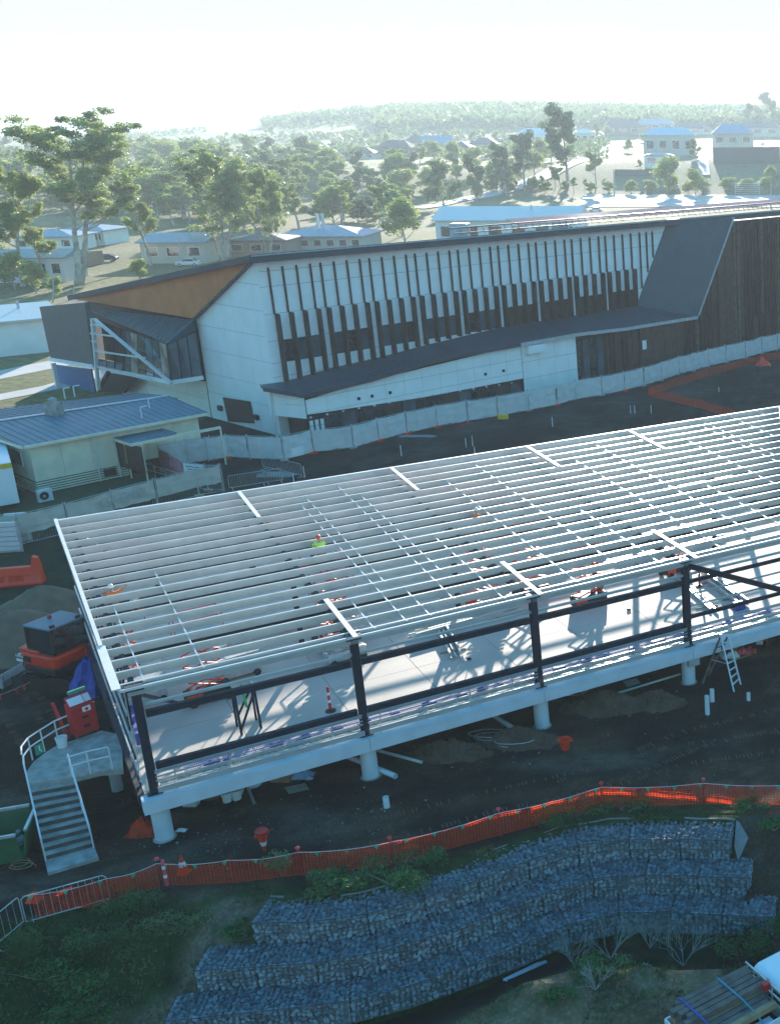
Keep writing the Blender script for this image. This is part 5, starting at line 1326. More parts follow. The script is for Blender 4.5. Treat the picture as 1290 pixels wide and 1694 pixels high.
crumple('plastic_bag', Vector((P(1066, 1590, -2.3).x, P(1066, 1590, -2.3).y, H(P(1066, 1590, -2.3).x, P(1066, 1590, -2.3).y) + .1)), .25, .2, .3, M_paper, 'white plastic bag caught in the creek bank plants', 'plastic bag', 8)
crumple('grey_sheet', P(700, 790, 0) , .1, .1, .05, M_geo, 'grey sheet scrap', 'sheet', 9)
bpy.data.objects.remove(bpy.data.objects['grey_sheet'])
crumple('plastic_sheet', P(690, 722, 0), 1.6, .35, .12, M_geo, 'pale plastic sheet lying flat below the shade cloth fence', 'sheet', 10)
crumple('plastic_sheet', P(455, 787, 0), 1.4, .5, .4, M_geo, 'pale blue crumpled sheet behind the crowd barriers', 'sheet', 11)
# ================================================================ stairs and landing at the left end
def stairs():
    A, B = P(45, 1296, 2), P(121, 1283, 2)
    Bo = [P(80, 1450, 0), P(164, 1424, 0)]
    t = thing('concrete_stairs', 'weathered concrete steps and curved landing with white rails left of the deck', 'stairs', A)
    land = [P(*q, 2) for q in ((45, 1296), (123, 1286), (164, 1276), (203, 1273), (201, 1215), (167, 1208), (126, 1223), (97, 1231), (74, 1245), (55, 1260), (44, 1276))]
    m = MB(); m.prism([p - Z * .22 for p in land], Z * .2); m.build('landing', M_conc, t)
    n = 10
    for i in range(n):
        f0, f1 = i / n * .82, (i + 1) / n * .82; z = 1.98 - (i + 1) * .18
        def g(f, s_):
            a = A.lerp(B, s_); b = Bo[0].lerp(Bo[1], s_); p = a.lerp(b, f); return Vector((p.x, p.y, 0))
        m = MB(); e = .02
        m.hexa([g(f0, 0) + Z * (z - .4), g(f0, 1) + Z * (z - .4), g(f1 + e, 1) + Z * (z - .4), g(f1 + e, 0) + Z * (z - .4)][::-1], [g(f0, 0) + Z * z, g(f0, 1) + Z * z, g(f1 + e, 1) + Z * z, g(f1 + e, 0) + Z * z][::-1]); m.build('step', M_conc, t)
        m = MB(); m.beam(g(f1 + e + .002, 0.01) + Z * (z - .11), g(f1 + e + .002, .99) + Z * (z - .11), .03, .15); m.build('riser_shade', M_risershade, t)  # added dark strip over each riser face, its colour stands for shade
    m = MB(); m.hexa([g(.82, 0) - Z * .1, g(.82, 1) - Z * .1, g(1, 1) - Z * .1, g(1, 0) - Z * .1][::-1], [g(.82, 0) + Z * .17, g(.82, 1) + Z * .17, g(1, 1) + Z * .14, g(1, 0) + Z * .14][::-1]); m.build('step', M_conc, t)
    m = MB(); m.hexa([g(0, .25), g(0, .75), g(.8, .75), g(.8, .25)], [g(0, .25) + Z * 1.7, g(0, .75) + Z * 1.7, g(.8, .75) + Z * .1, g(.8, .25) + Z * .1]); m.build('stringer', M_conc, t)
    for k, z in enumerate((.95, .55)):
        m = MB(); c = [P(*q, 2) + Z * z for q in ((44, 1285), (43, 1272), (54, 1257), (74, 1243), (97, 1228), (118, 1219))]
        m.path(c, .032, 7); m.path([g(.0, .02) + Z * (1.98 + z), g(.8, .02) + Z * (.2 + z)], .032, 7)
        m.path([g(.0, .98) + Z * (1.98 + z), g(.8, .98) + Z * (.2 + z)], .028, 7); m.path([P(118, 1290, 2) + Z * z, P(150, 1280, 2) + Z * z, P(186, 1272, 2) + Z * z], .028, 7)
        m.build('handrail', M_alu, t)
    for p, z0 in [(g(0, .02), 1.98), (g(.4, .02), 1.0), (g(.8, .02), .2), (g(0, .98), 1.98), (g(.4, .98), 1.0), (g(.8, .98), .2)] + [(Vector((P(*q, 2).x, P(*q, 2).y, 0)), 1.98) for q in ((54, 1257), (74, 1243), (97, 1228), (150, 1280), (186, 1272))]:
        m = MB(); m.tube(p + Z * z0, p + Z * (z0 + .95), .028, 6); m.build('rail_post', M_alu, t)
    for p in ((60, 1262), (180, 1235)):
        q = P(*p, 2); m = MB(); m.tube(Vector((q.x, q.y, -.2)), Vector((q.x, q.y, 1.8)), .22, 10); m.build('landing_pier', M_pre, t)
    a = P(60, 1251, 2.45); b = P(73, 1244, 2.45); m = MB(); d = (b - a); nn = Vector((d.y, -d.x, 0)).normalized()
    m.hexa([a, b, b + nn * .02, a + nn * .02], [a + Z * .42, b + Z * .42, b + Z * .42 + nn * .02, a + Z * .42 + nn * .02])
    o = m.build('exit_sign', M_flagg, label='small green sign with white figure tied to the curved landing rail', cat='sign')
    c = a.lerp(b, .5) + Z * .21 + nn * .026; m = MB(); m.lathe(c + Z * .12, [(.035, 0), (.035, .01)], 8, ax=nn); m.beam(c + Z * .08, c - Z * .06, .05, .01, up=nn); m.beam(c, c - Z * .14 + d * .2, .03, .01, up=nn); m.build('pictogram', M_paper, o, kind='stuff')
stairs()
# red site cabinet on the landing
a, b = P(128, 1224, 2), P(166, 1209, 2); d = b - a; dn = d.normalized(); bk = Vector((-dn.y, dn.x, 0)); fr = -bk
t = thing('site_cabinet', 'red site station with white notice board top standing on the landing', 'cabinet', a)
m = MB(); m.hexa([a + Z * .1, b + Z * .1, b + bk * .55 + Z * .1, a + bk * .55 + Z * .1], [a + Z * 1.35, b + Z * 1.35, b + bk * .55 + Z * 1.45, a + bk * .55 + Z * 1.45]); m.build('case', M_red, t, bevel=.03)
m = MB(); c = a + d * .5; m.hexa([a + Z * 1.4 + bk * .1, b + Z * 1.4 + bk * .1, b + Z * 1.36 + bk * .18, a + Z * 1.36 + bk * .18], [a + Z * 1.75 + bk * .4, b + Z * 1.75 + bk * .4, b + Z * 1.7 + bk * .48, a + Z * 1.7 + bk * .48]); bd = m.build('notice_board', M_red, t)
for f, w_, mm in ((.25, .22, M_paper), (.55, .10, M_paper), (.82, .13, M_pre)):
    m = MB(); p = a + d * f + Z * 1.56 + bk * .225; m.obox(p, dn * d.length * w_, (bk * .3 + Z * .35).normalized() * .17, (Z * .3 - bk * .35).normalized() * .012); m.build('notice', mm, bd)
for z in (.45, .85):
    m = MB(); m.obox(a + d * .5 + Z * z + fr * .01, dn * d.length * .4, fr * .012, Z * .17); dr = m.build('drawer', M_red, t); m = MB(); m.obox(a + d * .5 + Z * z + fr * .03, dn * d.length * .13, fr * .008, Z * .06); m.build('handle', M_black, dr)
m = MB(); m.obox(a + d * .62 + Z * 1.18 + fr * .01, dn * .16, fr * .008, Z * .11); lb_ = m.build('label', M_paper, t); m = MB(); m.lathe(a + d * .62 + Z * 1.17 + fr * .018, [(.07, 0), (.07, .006)], 12, ax=fr); m.build('red_mark', M_red, lb_)
m = MB(); m.obox(a + d * .6 + Z * 1.85 + bk * .5, dn * .34, bk * .05, Z * .07); m.build('green_box', M_flagg, t)
for f in (.05, .95):
    m = MB(); m.beam(a + d * f + bk * .1, a + d * f + Z * .12 + bk * .1, .06, .06, up=bk); m.build('leg', M_red, t)
p = P(113, 1222, 2); m = MB(); m.tube(p, p + Z * 1.6 - Vector((.35, 0, 0)), .07, 10); m.build('fire_post', M_red, label='leaning red post left of the red site cabinet', cat='post')
p = P(104, 1236, 2); t = thing('bucket', 'white bucket on the landing edge below the red post', 'bucket', p)
m = MB(); m.lathe(p, [(.17, 0), (.21, .42), (.22, .42), (.22, .45), (.18, .45), (.15, .05)], 14); m.build('body', M_pvc, t); m = MB(); m.path([p + Vector((-.2, 0, .44)), p + Vector((0, -.12, .58)), p + Vector((.2, 0, .44))], .01, 4); m.build('handle', M_galvd, t)
crumple('blue_tarp', P(155, 1140, 0), .8, 1.0, 1.8, M_blue, 'deep blue tarpaulin hung over a bundle beside the end frame', 'tarpaulin', 12)

# green skip bin
c = P(14, 1428, 0)
t = thing('skip_bin', 'dark green open steel skip bin at the left edge beside the stairs', 'skip bin', c)
X_ = Vector((.93, .36, 0)); Y_ = Vector((-.36, .93, 0))
def q(x, y, z): return c + X_ * x + Y_ * y + Z * z
for (a, b, o_) in ((q(-1.6, -.2, 0), q(.55, -.2, 0), -Y_), (q(.55, -.2, 0), q(.55, 1.5, 0), X_), (q(-1.6, 1.5, 0), q(.55, 1.5, 0), Y_), (q(-1.6, -.2, 0), q(-1.6, 1.5, 0), -X_)):
    m = MB(); m.hexa([a + Z * .12, b + Z * .12, b + Z * .12 + o_ * .06, a + Z * .12 + o_ * .06], [a + Z * 1.3 + o_ * .22, b + Z * 1.3 + o_ * .22, b + Z * 1.3 + o_ * .28, a + Z * 1.3 + o_ * .28]); m.build('side', M_green, t)
    m = MB(); m.beam(a + Z * 1.32 + o_ * .25, b + Z * 1.32 + o_ * .25, .1, .1); m.build('rim', M_galvd, t)
m = MB(); m.hexa([q(-1.6, -.2, .1), q(.55, -.2, .1), q(.55, 1.5, .1), q(-1.6, 1.5, .1)], [q(-1.6, -.2, .3), q(.55, -.2, .3), q(.55, 1.5, .3), q(-1.6, 1.5, .3)]); m.build('floor', M_green, t)
m = MB(); rg = random.Random(3)
for _ in range(25): rock(m, q(rg.uniform(-1.4, .4), rg.uniform(0, 1.3), .5), rg.uniform(.1, .25), rg=rg)
m.build('waste', M_conc, t, kind='stuff')
m = MB(); m.path([c + Vector((.7, -.3, .02)) + Vector((math.cos(k * .6) * (.5 - k * .01), math.sin(k * .6) * .25, .01 * k)) for k in range(24)], .015, 5); m.build('rope', M_carpet, label='tan rope coil on the dirt beside the skip bin', cat='rope')
crumple('orange_rag', P(48, 1366, 0), .15, .12, .15, M_orange, 'small orange rag on the dirt between the skip bin and the stairs', 'rag', 21)
for x, y, wl in ((66, 1434, 'upper'), (67, 1448, 'middle'), (58, 1466, 'lower')):
    p = P(x, y, 0); m = MB(); m.add([p + Vector((-.13, 0, .03)), p + Vector((.13, .05, .10)), p + Vector((-.02, -.12, .16))], [(0, 1, 2)]); m.build('fallen_flag', M_orange, label=f'{wl} one of three loose orange pennants on the dirt left of the bottom step', cat='flag', group='loose orange pennants')

# ================================================================ orange excavator
def excavator():
    c = P(103, 1128, 0); K_ = 1.17
    t = thing('excavator', 'orange compact excavator with black cab and front blade, partly behind the end frame', 'excavator', c)
    F_ = Vector((-.88, .10, 0)).normalized(); S_ = Vector((-F_.y, F_.x, 0))     # blade direction, side
    def q(x, y, z): return c + (F_ * x + S_ * y + Z * z) * K_
    for s_ in (-.85, .85):
        m = MB(); n = 18; pr = []
        for k in range(n):
            a = 6.2832 * k / n; pr.append((math.cos(a) * .33 + (1.0 if math.cos(a) > 0 else -1.0), math.sin(a) * .33 + .34))
        m.prism([q(x, s_ - .2, z) for x, z in pr], S_ * .4 * K_); tr = m.build('track', M_black, t)
        m = MB()
        for k in range(26):
            f = k / 26 * 2 * (2.0 + math.pi * .33)
            L1 = 2.0; a1 = math.pi * .33
            if f < L1: x, z, ax = -1 + f, .69, 0
            elif f < L1 + a1: an = math.pi / 2 - (f - L1) / .33; x, z, ax = 1 + math.cos(an) * .35, .34 + math.sin(an) * .35, an
            elif f < 2 * L1 + a1: x, z, ax = 1 - (f - L1 - a1), -.0, 0
            else: an = -math.pi / 2 - (f - 2 * L1 - a1) / .33; x, z, ax = -1 + math.cos(an) * .35, .34 + math.sin(an) * .35, an
            m.obox(q(x, s_, z), F_ * .035, S_ * .21, Z * .03)
        m.build('track_pads', M_tyre, tr, kind='stuff')
        for x in (-.9, 0, .9):
            m = MB(); m.lathe(q(x, s_ - .23 if s_ < 0 else s_ + .2, .34), [(.2, 0), (.2, .04)], 12, ax=S_); m.build('roller', M_black, tr)
    m = MB(); m.obox(q(0, 0, .5), F_ * .7, S_ * .6, Z * .18); m.lathe(q(0, 0, .62), [(.5, 0), (.5, .2)], 18); m.build('undercarriage', M_black, t)
    # blade
    m = MB(); prof = [(1.85, .05), (1.95, .1), (1.88, .35), (1.96, .62), (1.9, .64), (1.8, .35), (1.82, .08)]
    m.prism([q(x, -1.1, z) for x, z in prof], S_ * 2.5); m.build('blade', M_galvd, t); m = MB()
    for y in (-.5, .5): m.beam(q(.9, y, .4), q(1.85, y, .3), .1, .14)
    m.build('blade_arm', M_black, t, kind='stuff')
    # upper structure rotated: counterweight towards the blade/camera side
    ang = R(-14); F2 = Matrix.Rotation(ang, 3, 'Z') @ F_; S2 = Vector((-F2.y, F2.x, 0))
    def w_(x, y, z): return c + (F2 * x + S2 * y + Z * z) * K_
    out = [(1.15, -.7), (1.3, -.35), (1.33, .35), (1.15, .7), (.6, .95), (-1.05, .95), (-1.15, .6), (-1.15, -.95), (.6, -.95)]
    m = MB(); m.prism([w_(x, y, .82) for x, y in out], Z * .35); m.build('skirt', M_black, t, bevel=.06)
    m = MB(); m.prism([w_(x * .99, y * .99, 1.1) for x, y in out], Z * .62); m.build('body', M_redor, t, bevel=.1)
    m = MB(); m.prism([w_(x, y, 1.6) for x, y in ((.95, -.9), (1.2, 0), (.95, .85), (-.2, .9), (-.2, -.9))], Z * .2); m.build('engine_hood', M_redor, t, bevel=.08)
    m = MB(); m.obox(w_(.4, .97, 1.38), F2 * .26, S2 * .01, Z * .14); m.build('grille', M_black, t)
    for s_ in (-1, 1):
        m = MB(); m.obox(w_(.95, s_ * .84, 1.45), F2 * .07, S2 * .06, Z * .05); m.build('light', M_alu, t)
    # cab
    cb = [(.45, -.85), (.45, .78), (-.95, .78), (-.95, -.85)]
    m = MB()
    for x, y in cb: m.beam(w_(x, y, 1.5), w_(x * .96, y * .94, 2.75), .09, .09)
    for z in (1.75,):
        for i in range(4): m.beam(w_(*cb[i], z), w_(*cb[(i + 1) % 4], z), .06, .1)
    m.build('cab_frame', M_black, t)
    for i in range(4):
        a, b = cb[i], cb[(i + 1) % 4]; m = MB(); m.hexa([w_(a[0] * .97, a[1] * .96, 1.6), w_(b[0] * .97, b[1] * .96, 1.6), w_(b[0] * .95, b[1] * .94, 1.6), w_(a[0] * .95, a[1] * .94, 1.6)], [w_(a[0] * .93, a[1] * .92, 2.7), w_(b[0] * .93, b[1] * .92, 2.7), w_(b[0] * .9, b[1] * .9, 2.7), w_(a[0] * .9, a[1] * .9, 2.7)]); m.build('cab_window', M_glass, t)
    m = MB(); m.prism([w_(x * 1.08 + .0, y * 1.05, 2.74) for x, y in cb], Z * .1); rf = m.build('cab_roof', M_roofc, t, bevel=.04)
    m = MB(); m.lathe(w_(.1, -.1, 2.84), [(.1, 0), (.1, .1), (.05, .14)], 10); m.build('beacon', M_red, rf)
    for y in (-.55, .6): m = MB(); m.obox(w_(-.95, y, 2.88), F2 * .06, S2 * .1, Z * .06); m.build('work_light', M_black, rf)
    m = MB(); m.lathe(w_(.85, .35, 1.8), [(.05, 0), (.05, .3)], 8); m.build('exhaust', M_black, t)
    # boom, folded on the far side
    m = MB(); m.beam(w_(-1.1, -.5, 1.2), w_(-2.3, -.5, 2.6), .22, .3); m.build('boom', M_redor, t); m = MB(); m.beam(w_(-2.3, -.5, 2.6), w_(-3.3, -.5, 1.2), .2, .24); m.build('arm', M_redor, t)
    m = MB(); m.prism([w_(-3.3, -.8, 1.2), w_(-3.0, -.8, .5), w_(-3.4, -.8, .1), w_(-3.8, -.8, .6)], S2 * .6); m.build('bucket', M_black, t)
    # plate and name on the counterweight
    m = MB(); m.obox(w_(1.0, .80, 1.27) + S2 * .0, (F2 * -.6 + S2 * .75).normalized() * .01, (F2 * .75 + S2 * .6).normalized() * .0 + Vector((0, 0, 0)) + F2 * .0 + Z * .06, Z.cross(F2) * .0 + (F2 * .62 - S2 * .5).normalized() * .18)
    camd = (Vector((0, 0, CAMH)) - c); camd.z = 0; camd.normalize(); rt = Vector((-camd.y, camd.x, 0))
    sidn = S2 if S2.dot(camd) > 0 else -S2; srt = Z.cross(sidn).normalized() 
    sg = 1 if S2.dot(camd) > 0 else -1
    m = MB(); m.obox(w_(.82, sg * .98, 1.28) , F2 * .2, S2 * .012, Z * .06); m.build('plate', M_paper, t)
    txt('Kubota', w_(.78, sg * .955 + sg * .04, 1.48), .17, sidn, srt, M_paper, 'maker_name', t)
    m = MB(); m.obox(w_(.62, sg * .985, 1.45), F2 * .06, S2 * .01, Z * .05); m.build('warning_label', M_yellow, t)
excavator()
# pennant rope with orange flags, left
a, b = P(140, 1100, 0) + Z * 1.1, P(-10, 1178, 0) + Z * .7
t = thing('orange_pennants', 'cord of orange pennants strung in front of the excavator', 'bunting', a)
pts = [a.lerp(b, k / 12) - Z * .35 * math.sin(math.pi * k / 12) for k in range(13)]; m = MB(); m.path(pts, .01, 4); m.build('cord', M_pvc, t)
for p, p2 in list(zip(pts, pts[1:]))[1::2] + list(zip(pts, pts[1:]))[0::4]:
    d = (p2 - p).normalized() * .13; m = MB(); m.add([p - d, p + d, p + Vector((.05, -.03, -.27))], [(0, 1, 2)]); m.build('flag', M_orange, t)
for x, y in ((105, 1125), (12, 1150)):
    p = P(x, y, 0); m = MB(); m.tube(p, p + Z * 1.0, .015, 5); m.build('stake', M_black, label=f'thin dark stake holding the orange pennant cord, {"near the excavator track" if x > 50 else "near the left edge"}', cat='stake')
# orange barrier and stacked white panels at left edge
c = P(20, 968, 0)
t = thing('water_barrier', 'orange plastic road barrier with a raised end at the left edge', 'barrier', c)
def q(x, y, z): return c + Vector((.96, .28, 0)) * x + Vector((-.28, .96, 0)) * y + Z * z
m = MB(); m.prism([q(-2.5, y, z) for y, z in ((-.45, 0), (-.5, .15), (-.28, .55), (-.2, 1.1), (.2, 1.1), (.28, .55), (.5, .15), (.45, 0))], Vector((.96, .28, 0)) * 4.2); m.build('body', M_orange, t, bevel=.05)
m = MB(); m.prism([q(1.2, -.2, 1.05), q(1.7, -.2, 1.05), q(1.6, -.2, 1.6), q(1.35, -.2, 1.7)], Vector((-.28, .96, 0)) * .4); m.build('raised_end', M_orange, t)
for x in (-1.6, -.6, .4): m = MB(); m.obox(q(x, -.37, .5), Vector((.96, .28, 0)) * .38, Vector((-.28, .96, 0)) * .03, Z * .2); m.build('moulded_panel', M_redor, t)
for i, (x, y, lb) in enumerate(((8, 915, 'white slatted panel stack at the left edge behind the orange road barrier'), (34, 898, 'second white slatted panel leaning right of the white stack'))):
    c = P(x, y, 0); t = thing('slatted_panel', lb, 'panel', c)
    for k in range(6): m = MB(); m.obox(c + Z * (.3 + k * .32), Vector((.9 if i == 0 else .55, .2, 0)), Vector((-.02, .08, 0)), Z * .13); m.build('slat', M_alu, t)
    m = MB(); m.obox(c + Z * 1.0 + Vector((.1, .12, 0)), Vector((.9 if i == 0 else .5, .2, 0)), Vector((0, .03, 0)), Z * 1.0); m.build('frame', M_galvd, t)

# ================================================================ scissor lifts, people, things on the deck
def lift(label, u, v, rz_, ht, orange=True):
    t = thing('scissor_lift', label, 'scissor lift'); pm = M_redor if orange else M_galvd
    m = MB(); m.box(-.9, .9, -.38, .38, .18, .62); m.build('chassis', M_black if orange else M_galvd, t, bevel=.03)
    m = MB(); m.box(-.92, -.3, -.4, -.36, .22, .58); m.build('cover', pm, t)
    for x in (-.7, .7):
        for y in (-.38, .38): m = MB(); m.lathe((x, y - .06, .16), [(.16, 0), (.16, .12)], 12, ax=(0, 1, 0)); m.build('wheel', M_tyre, t)
    n = 5; z0 = .65; z1 = max(ht, .65 + n * .09); dz = (z1 - z0) / n; ln = math.sqrt(max(.1, 1.6 ** 2 - dz ** 2)) / 2
    for y in (-.3, .3):
        for k in range(n):
            for s_ in (-1, 1): m = MB(); m.beam((-ln * s_, y, z0 + dz * k), (ln * s_, y, z0 + dz * (k + 1)), .04, .08, up=Vector((0, 1, 0))); m.build('scissor_arm', pm, t)
    m = MB(); m.box(-.95, .95, -.38, .38, z1, z1 + .08); m.build('platform', M_galvd, t)
    for y in (-.37, .37):
        for z in (.5, 1.0): m = MB(); m.tube((-.95, y, z1 + z), (.95, y, z1 + z), .022, 5); m.build('rail', pm, t)
    for x in (-.94, .94):
        for z in (.5, 1.0): m = MB(); m.tube((x, -.37, z1 + z), (x, .37, z1 + z), .022, 5); m.build('rail', pm, t)
        for y in (-.37, .37): m = MB(); m.tube((x, y, z1), (x, y, z1 + 1.0), .022, 5); m.build('rail_post', pm, t)
    m = MB(); m.box(.7, .95, -.2, .05, z1 + .75, z1 + 1.02); m.build('control_box', M_paper, t)
    t.location = LP(u, v, 2.0); t.rotation_euler = (0, 0, UA + rz_)
def body(t, pts, edges, rad, mt, name, sub=2):
    me = bpy.data.meshes.new(name); me.from_pydata(pts, edges, []); o = bpy.data.objects.new(name, me); C.objects.link(o)
    md = o.modifiers.new('skin', 'SKIN'); 
    for i, r in enumerate(rad): me.skin_vertices[0].data[i].radius = (r, r * .85) if not isinstance(r, tuple) else r
    me.skin_vertices[0].data[0].use_root = True
    s_ = o.modifiers.new('s', 'SUBSURF'); s_.levels = sub; s_.render_levels = sub
    dg = bpy.context.evaluated_depsgraph_get(); m2 = bpy.data.meshes.new_from_object(o.evaluated_get(dg)); bpy.data.objects.remove(o)
    m2.materials.clear(); m2.materials.append(mt); m2.polygons.foreach_set('use_smooth', [True] * len(m2.polygons))
    ob = bpy.data.objects.new(name, m2); C.objects.link(ob); ob.parent = t; return ob
def person(label, loc, rz_, hat, shirt, la, ra, vest=None, bend=0.0):
    """la, ra: (elbow, wrist) offsets from the shoulder"""
    t = thing('person', label, 'person')
    sp = lambda z: Vector((0, -bend * max(0, z - .95), z - bend * .15 * max(0, z - .95)))
    pel, waist, chest, neck, head = sp(.95), sp(1.12), sp(1.36), sp(1.50), sp(1.58)
    sl, sr = chest + Vector((.19, 0, .07)), chest + Vector((-.19, 0, .07))
    el, wl = sl + Vector(la[0]), sl + Vector(la[1]); er, wr = sr + Vector(ra[0]), sr + Vector(ra[1])
    legs = []
    pts = [pel, waist, chest, neck, head, sl, el, wl, sr, er, wr, (.1, 0, .9), (.12, .02, .5), (.13, .0, .08), (.14, -.14, .05), (-.1, 0, .9), (-.14, -.06, .5), (-.16, .04, .08), (-.17, -.1, .05)]
    ed = [(0, 1), (1, 2), (2, 3), (3, 4), (2, 5), (5, 6), (6, 7), (2, 8), (8, 9), (9, 10), (0, 11), (11, 12), (12, 13), (13, 14), (0, 15), (15, 16), (16, 17), (17, 18)]
    rad = [(.16, .12), (.14, .11), (.17, .12), .06, .05, .075, .05, .035, .075, .05, .035, .10, .065, .048, .045, .10, .065, .048, .045]
    body(t, [tuple(p) for p in pts], ed, rad, M_skin, 'body')
    # shirt and trousers a little larger than the body
    body(t, [tuple(p) for p in (waist - Vector((0, 0, .1)), chest, neck - Vector((0, 0, .05)), sl, el, sl + (Vector(la[1])) * .92, sr, er, sr + Vector(ra[1]) * .92)], [(0, 1), (1, 2), (1, 3), (3, 4), (4, 5), (1, 6), (6, 7), (7, 8)], [(.175, .135), (.19, .14), .07, .095, .068, .048, .095, .068, .048], shirt, 'shirt')
    body(t, [(0, 0, 1.0), (.1, 0, .88), (.12, .02, .5), (.13, 0, .12), (-.1, 0, .88), (-.14, -.06, .5), (-.16, .04, .12)], [(0, 1), (1, 2), (2, 3), (0, 4), (4, 5), (5, 6)], [(.17, .135), .115, .08, .065, .115, .08, .065], M_trouser, 'trousers')
    h = head + Vector((0, -.02, .09)); m = MB(); m.blob(h, .078, .095, .115, 1, .04, 10, 14); m.blob(h + Vector((0, -.095, -.01)), .014, .02, .022, 1, 0, 4, 6)
    for s_ in (-1, 1): m.blob(h + Vector((s_ * .08, 0, 0)), .01, .022, .032, 1, 0, 4, 6)
    m.build('head', M_skin, t, smooth=True, kind='stuff')
    m = MB(); m.lathe(h + Z * .03, [(.105, 0), (.112, .02), (.11, .07), (.085, .12), (.04, .145), (.01, .15)], 16); m.lathe(h + Z * .025 + Vector((0, -.03, 0)), [(.125, 0), (.125, .012)], 16); m.build('hard_hat', hat, t, smooth=True, kind='stuff')
    for nm, w0, e0 in (('hand', wl, el), ('hand', wr, er)):
        dv = (w0 - e0).normalized(); sd_ = dv.cross(Z); sd_ = sd_.normalized() if sd_.length > .1 else Vector((1, 0, 0)); m = MB(); pb = w0 + dv * .03; m.beam(w0 - dv * .02, w0 + dv * .09, .075, .03)
        for k, ln in enumerate((.06, .075, .07, .055)): a = w0 + dv * .085 + sd_ * (.028 - k * .018); m.tube(a, a + dv * ln * .6, .009, 5); m.tube(a + dv * ln * .6, a + dv * ln - Z * .02, .008, 5)
        a = w0 + dv * .02 + sd_ * .035; m.tube(a, a + dv * .04 + sd_ * .03, .011, 5); m.build(nm, M_skin, t, kind='stuff')
    for x, y in ((.135, -.08), (-.165, -.04)):
        m = MB(); m.blob((x, y, .05), .055, .14, .06, 2, .05, 6, 10); m.build('boot', M_black, t, smooth=True)
    if vest:
        m = MB()
        for z in (1.12, 1.26): pz = sp(z); m.lathe(pz, [(.20, 0), (.20, .04)], 14)
        m.build('reflective_band', M_paper, t, kind='stuff')
    t.location = loc; t.rotation_euler = (0, 0, rz_)
up = [(0.12, -.1, .22), (.1, -.22, .48)]; up2 = [(-.12, -.1, .22), (-.1, -.2, .46)]
dn_ = [(.06, -.02, -.28), (.05, -.16, -.5)]; dn2 = [(-.06, -.02, -.28), (-.05, -.16, -.5)]; fw = [(.05, -.2, -.18), (.02, -.45, -.1)]; fw2 = [(-.05, -.2, -.18), (-.02, -.45, -.1)]
h1 = P(185, 972, 7.15); h2 = P(528, 890, 7.3); h3 = P(786, 845, 7.2)
def uvw(p): d = p - O; return d.dot(U), d.dot(V)
for hp, lb, pl, hat, sh, arms, orz in ((h1, 'raised orange scissor lift under the left end of the roof', 'worker in orange shirt and white hard hat reaching up through the purlins at left', M_carw, M_hivis, (fw, [(-.16, -.12, .02), (-.38, -.22, .10)]), .5),
                                  (h2, 'raised orange scissor lift under the middle left of the roof', 'worker with orange hard hat and yellow vest standing between the purlins', M_orange, M_hivisy, (fw, fw2), .3),
                                  (h3, 'raised orange scissor lift under the middle right of the roof', 'worker in orange shirt and white hard hat bending forward between the purlins at centre', M_carw, M_hivis, (fw, fw2), -.2)):
    u, v = uvw(hp); pf = hp.z - 1.72 - 2.0
    lift(lb, u, v + .0, orz, pf - .08)
    person(pl, LP(u, v, 2 + pf), UA + math.pi * .9 + orz, hat, sh, arms[0], arms[1], vest=True, bend=.5 if hp is h3 else .25)
u, v = uvw(P(196, 1060, 2.0)); lift('raised orange scissor lift near the left end wall', -4.6, 7.2, .1, 3.2)
lift('second raised orange scissor lift beside the yellow vested worker', 1.5, 9.4, .2, 2.9)
lift('raised orange scissor lift right of centre under the roof', 11.6, 10.4, .0, 3.0)
lift('raised orange scissor lift behind the right column bay', 13.6, 7.6, .1, 2.4)
lift('raised orange scissor lift near the far right of the deck', 19.5, 9.0, .3, 2.2)
for x, y, lb in ((395, 1120, 'lowered grey scissor lift on the deck behind the welded frame'), (572, 1092, 'lowered grey scissor lift behind the first middle column'), (820, 1015, 'lowered grey scissor lift casting a latticed shadow right of the stacked steel'), (238, 1165, 'lowered grey scissor lift beside the left corner column')):
    u, v = uvw(P(x, y, 2)); lift(lb, u, v, .15, .9, False)
u, v = uvw(P(400, 1112, 2)); person('worker in white shirt standing on the deck beside the lowered grey lift', LP(u - .8, v + .3, 2), 2.0, M_carw, M_paper, fw, fw2)
u, v = uvw(P(1225, 955, 2)); person('worker in orange shirt kneeling end of the steel channels at right', LP(14.2, 7.5, 2), 1.0, M_orange, M_hivis, fw, dn2, bend=.6)
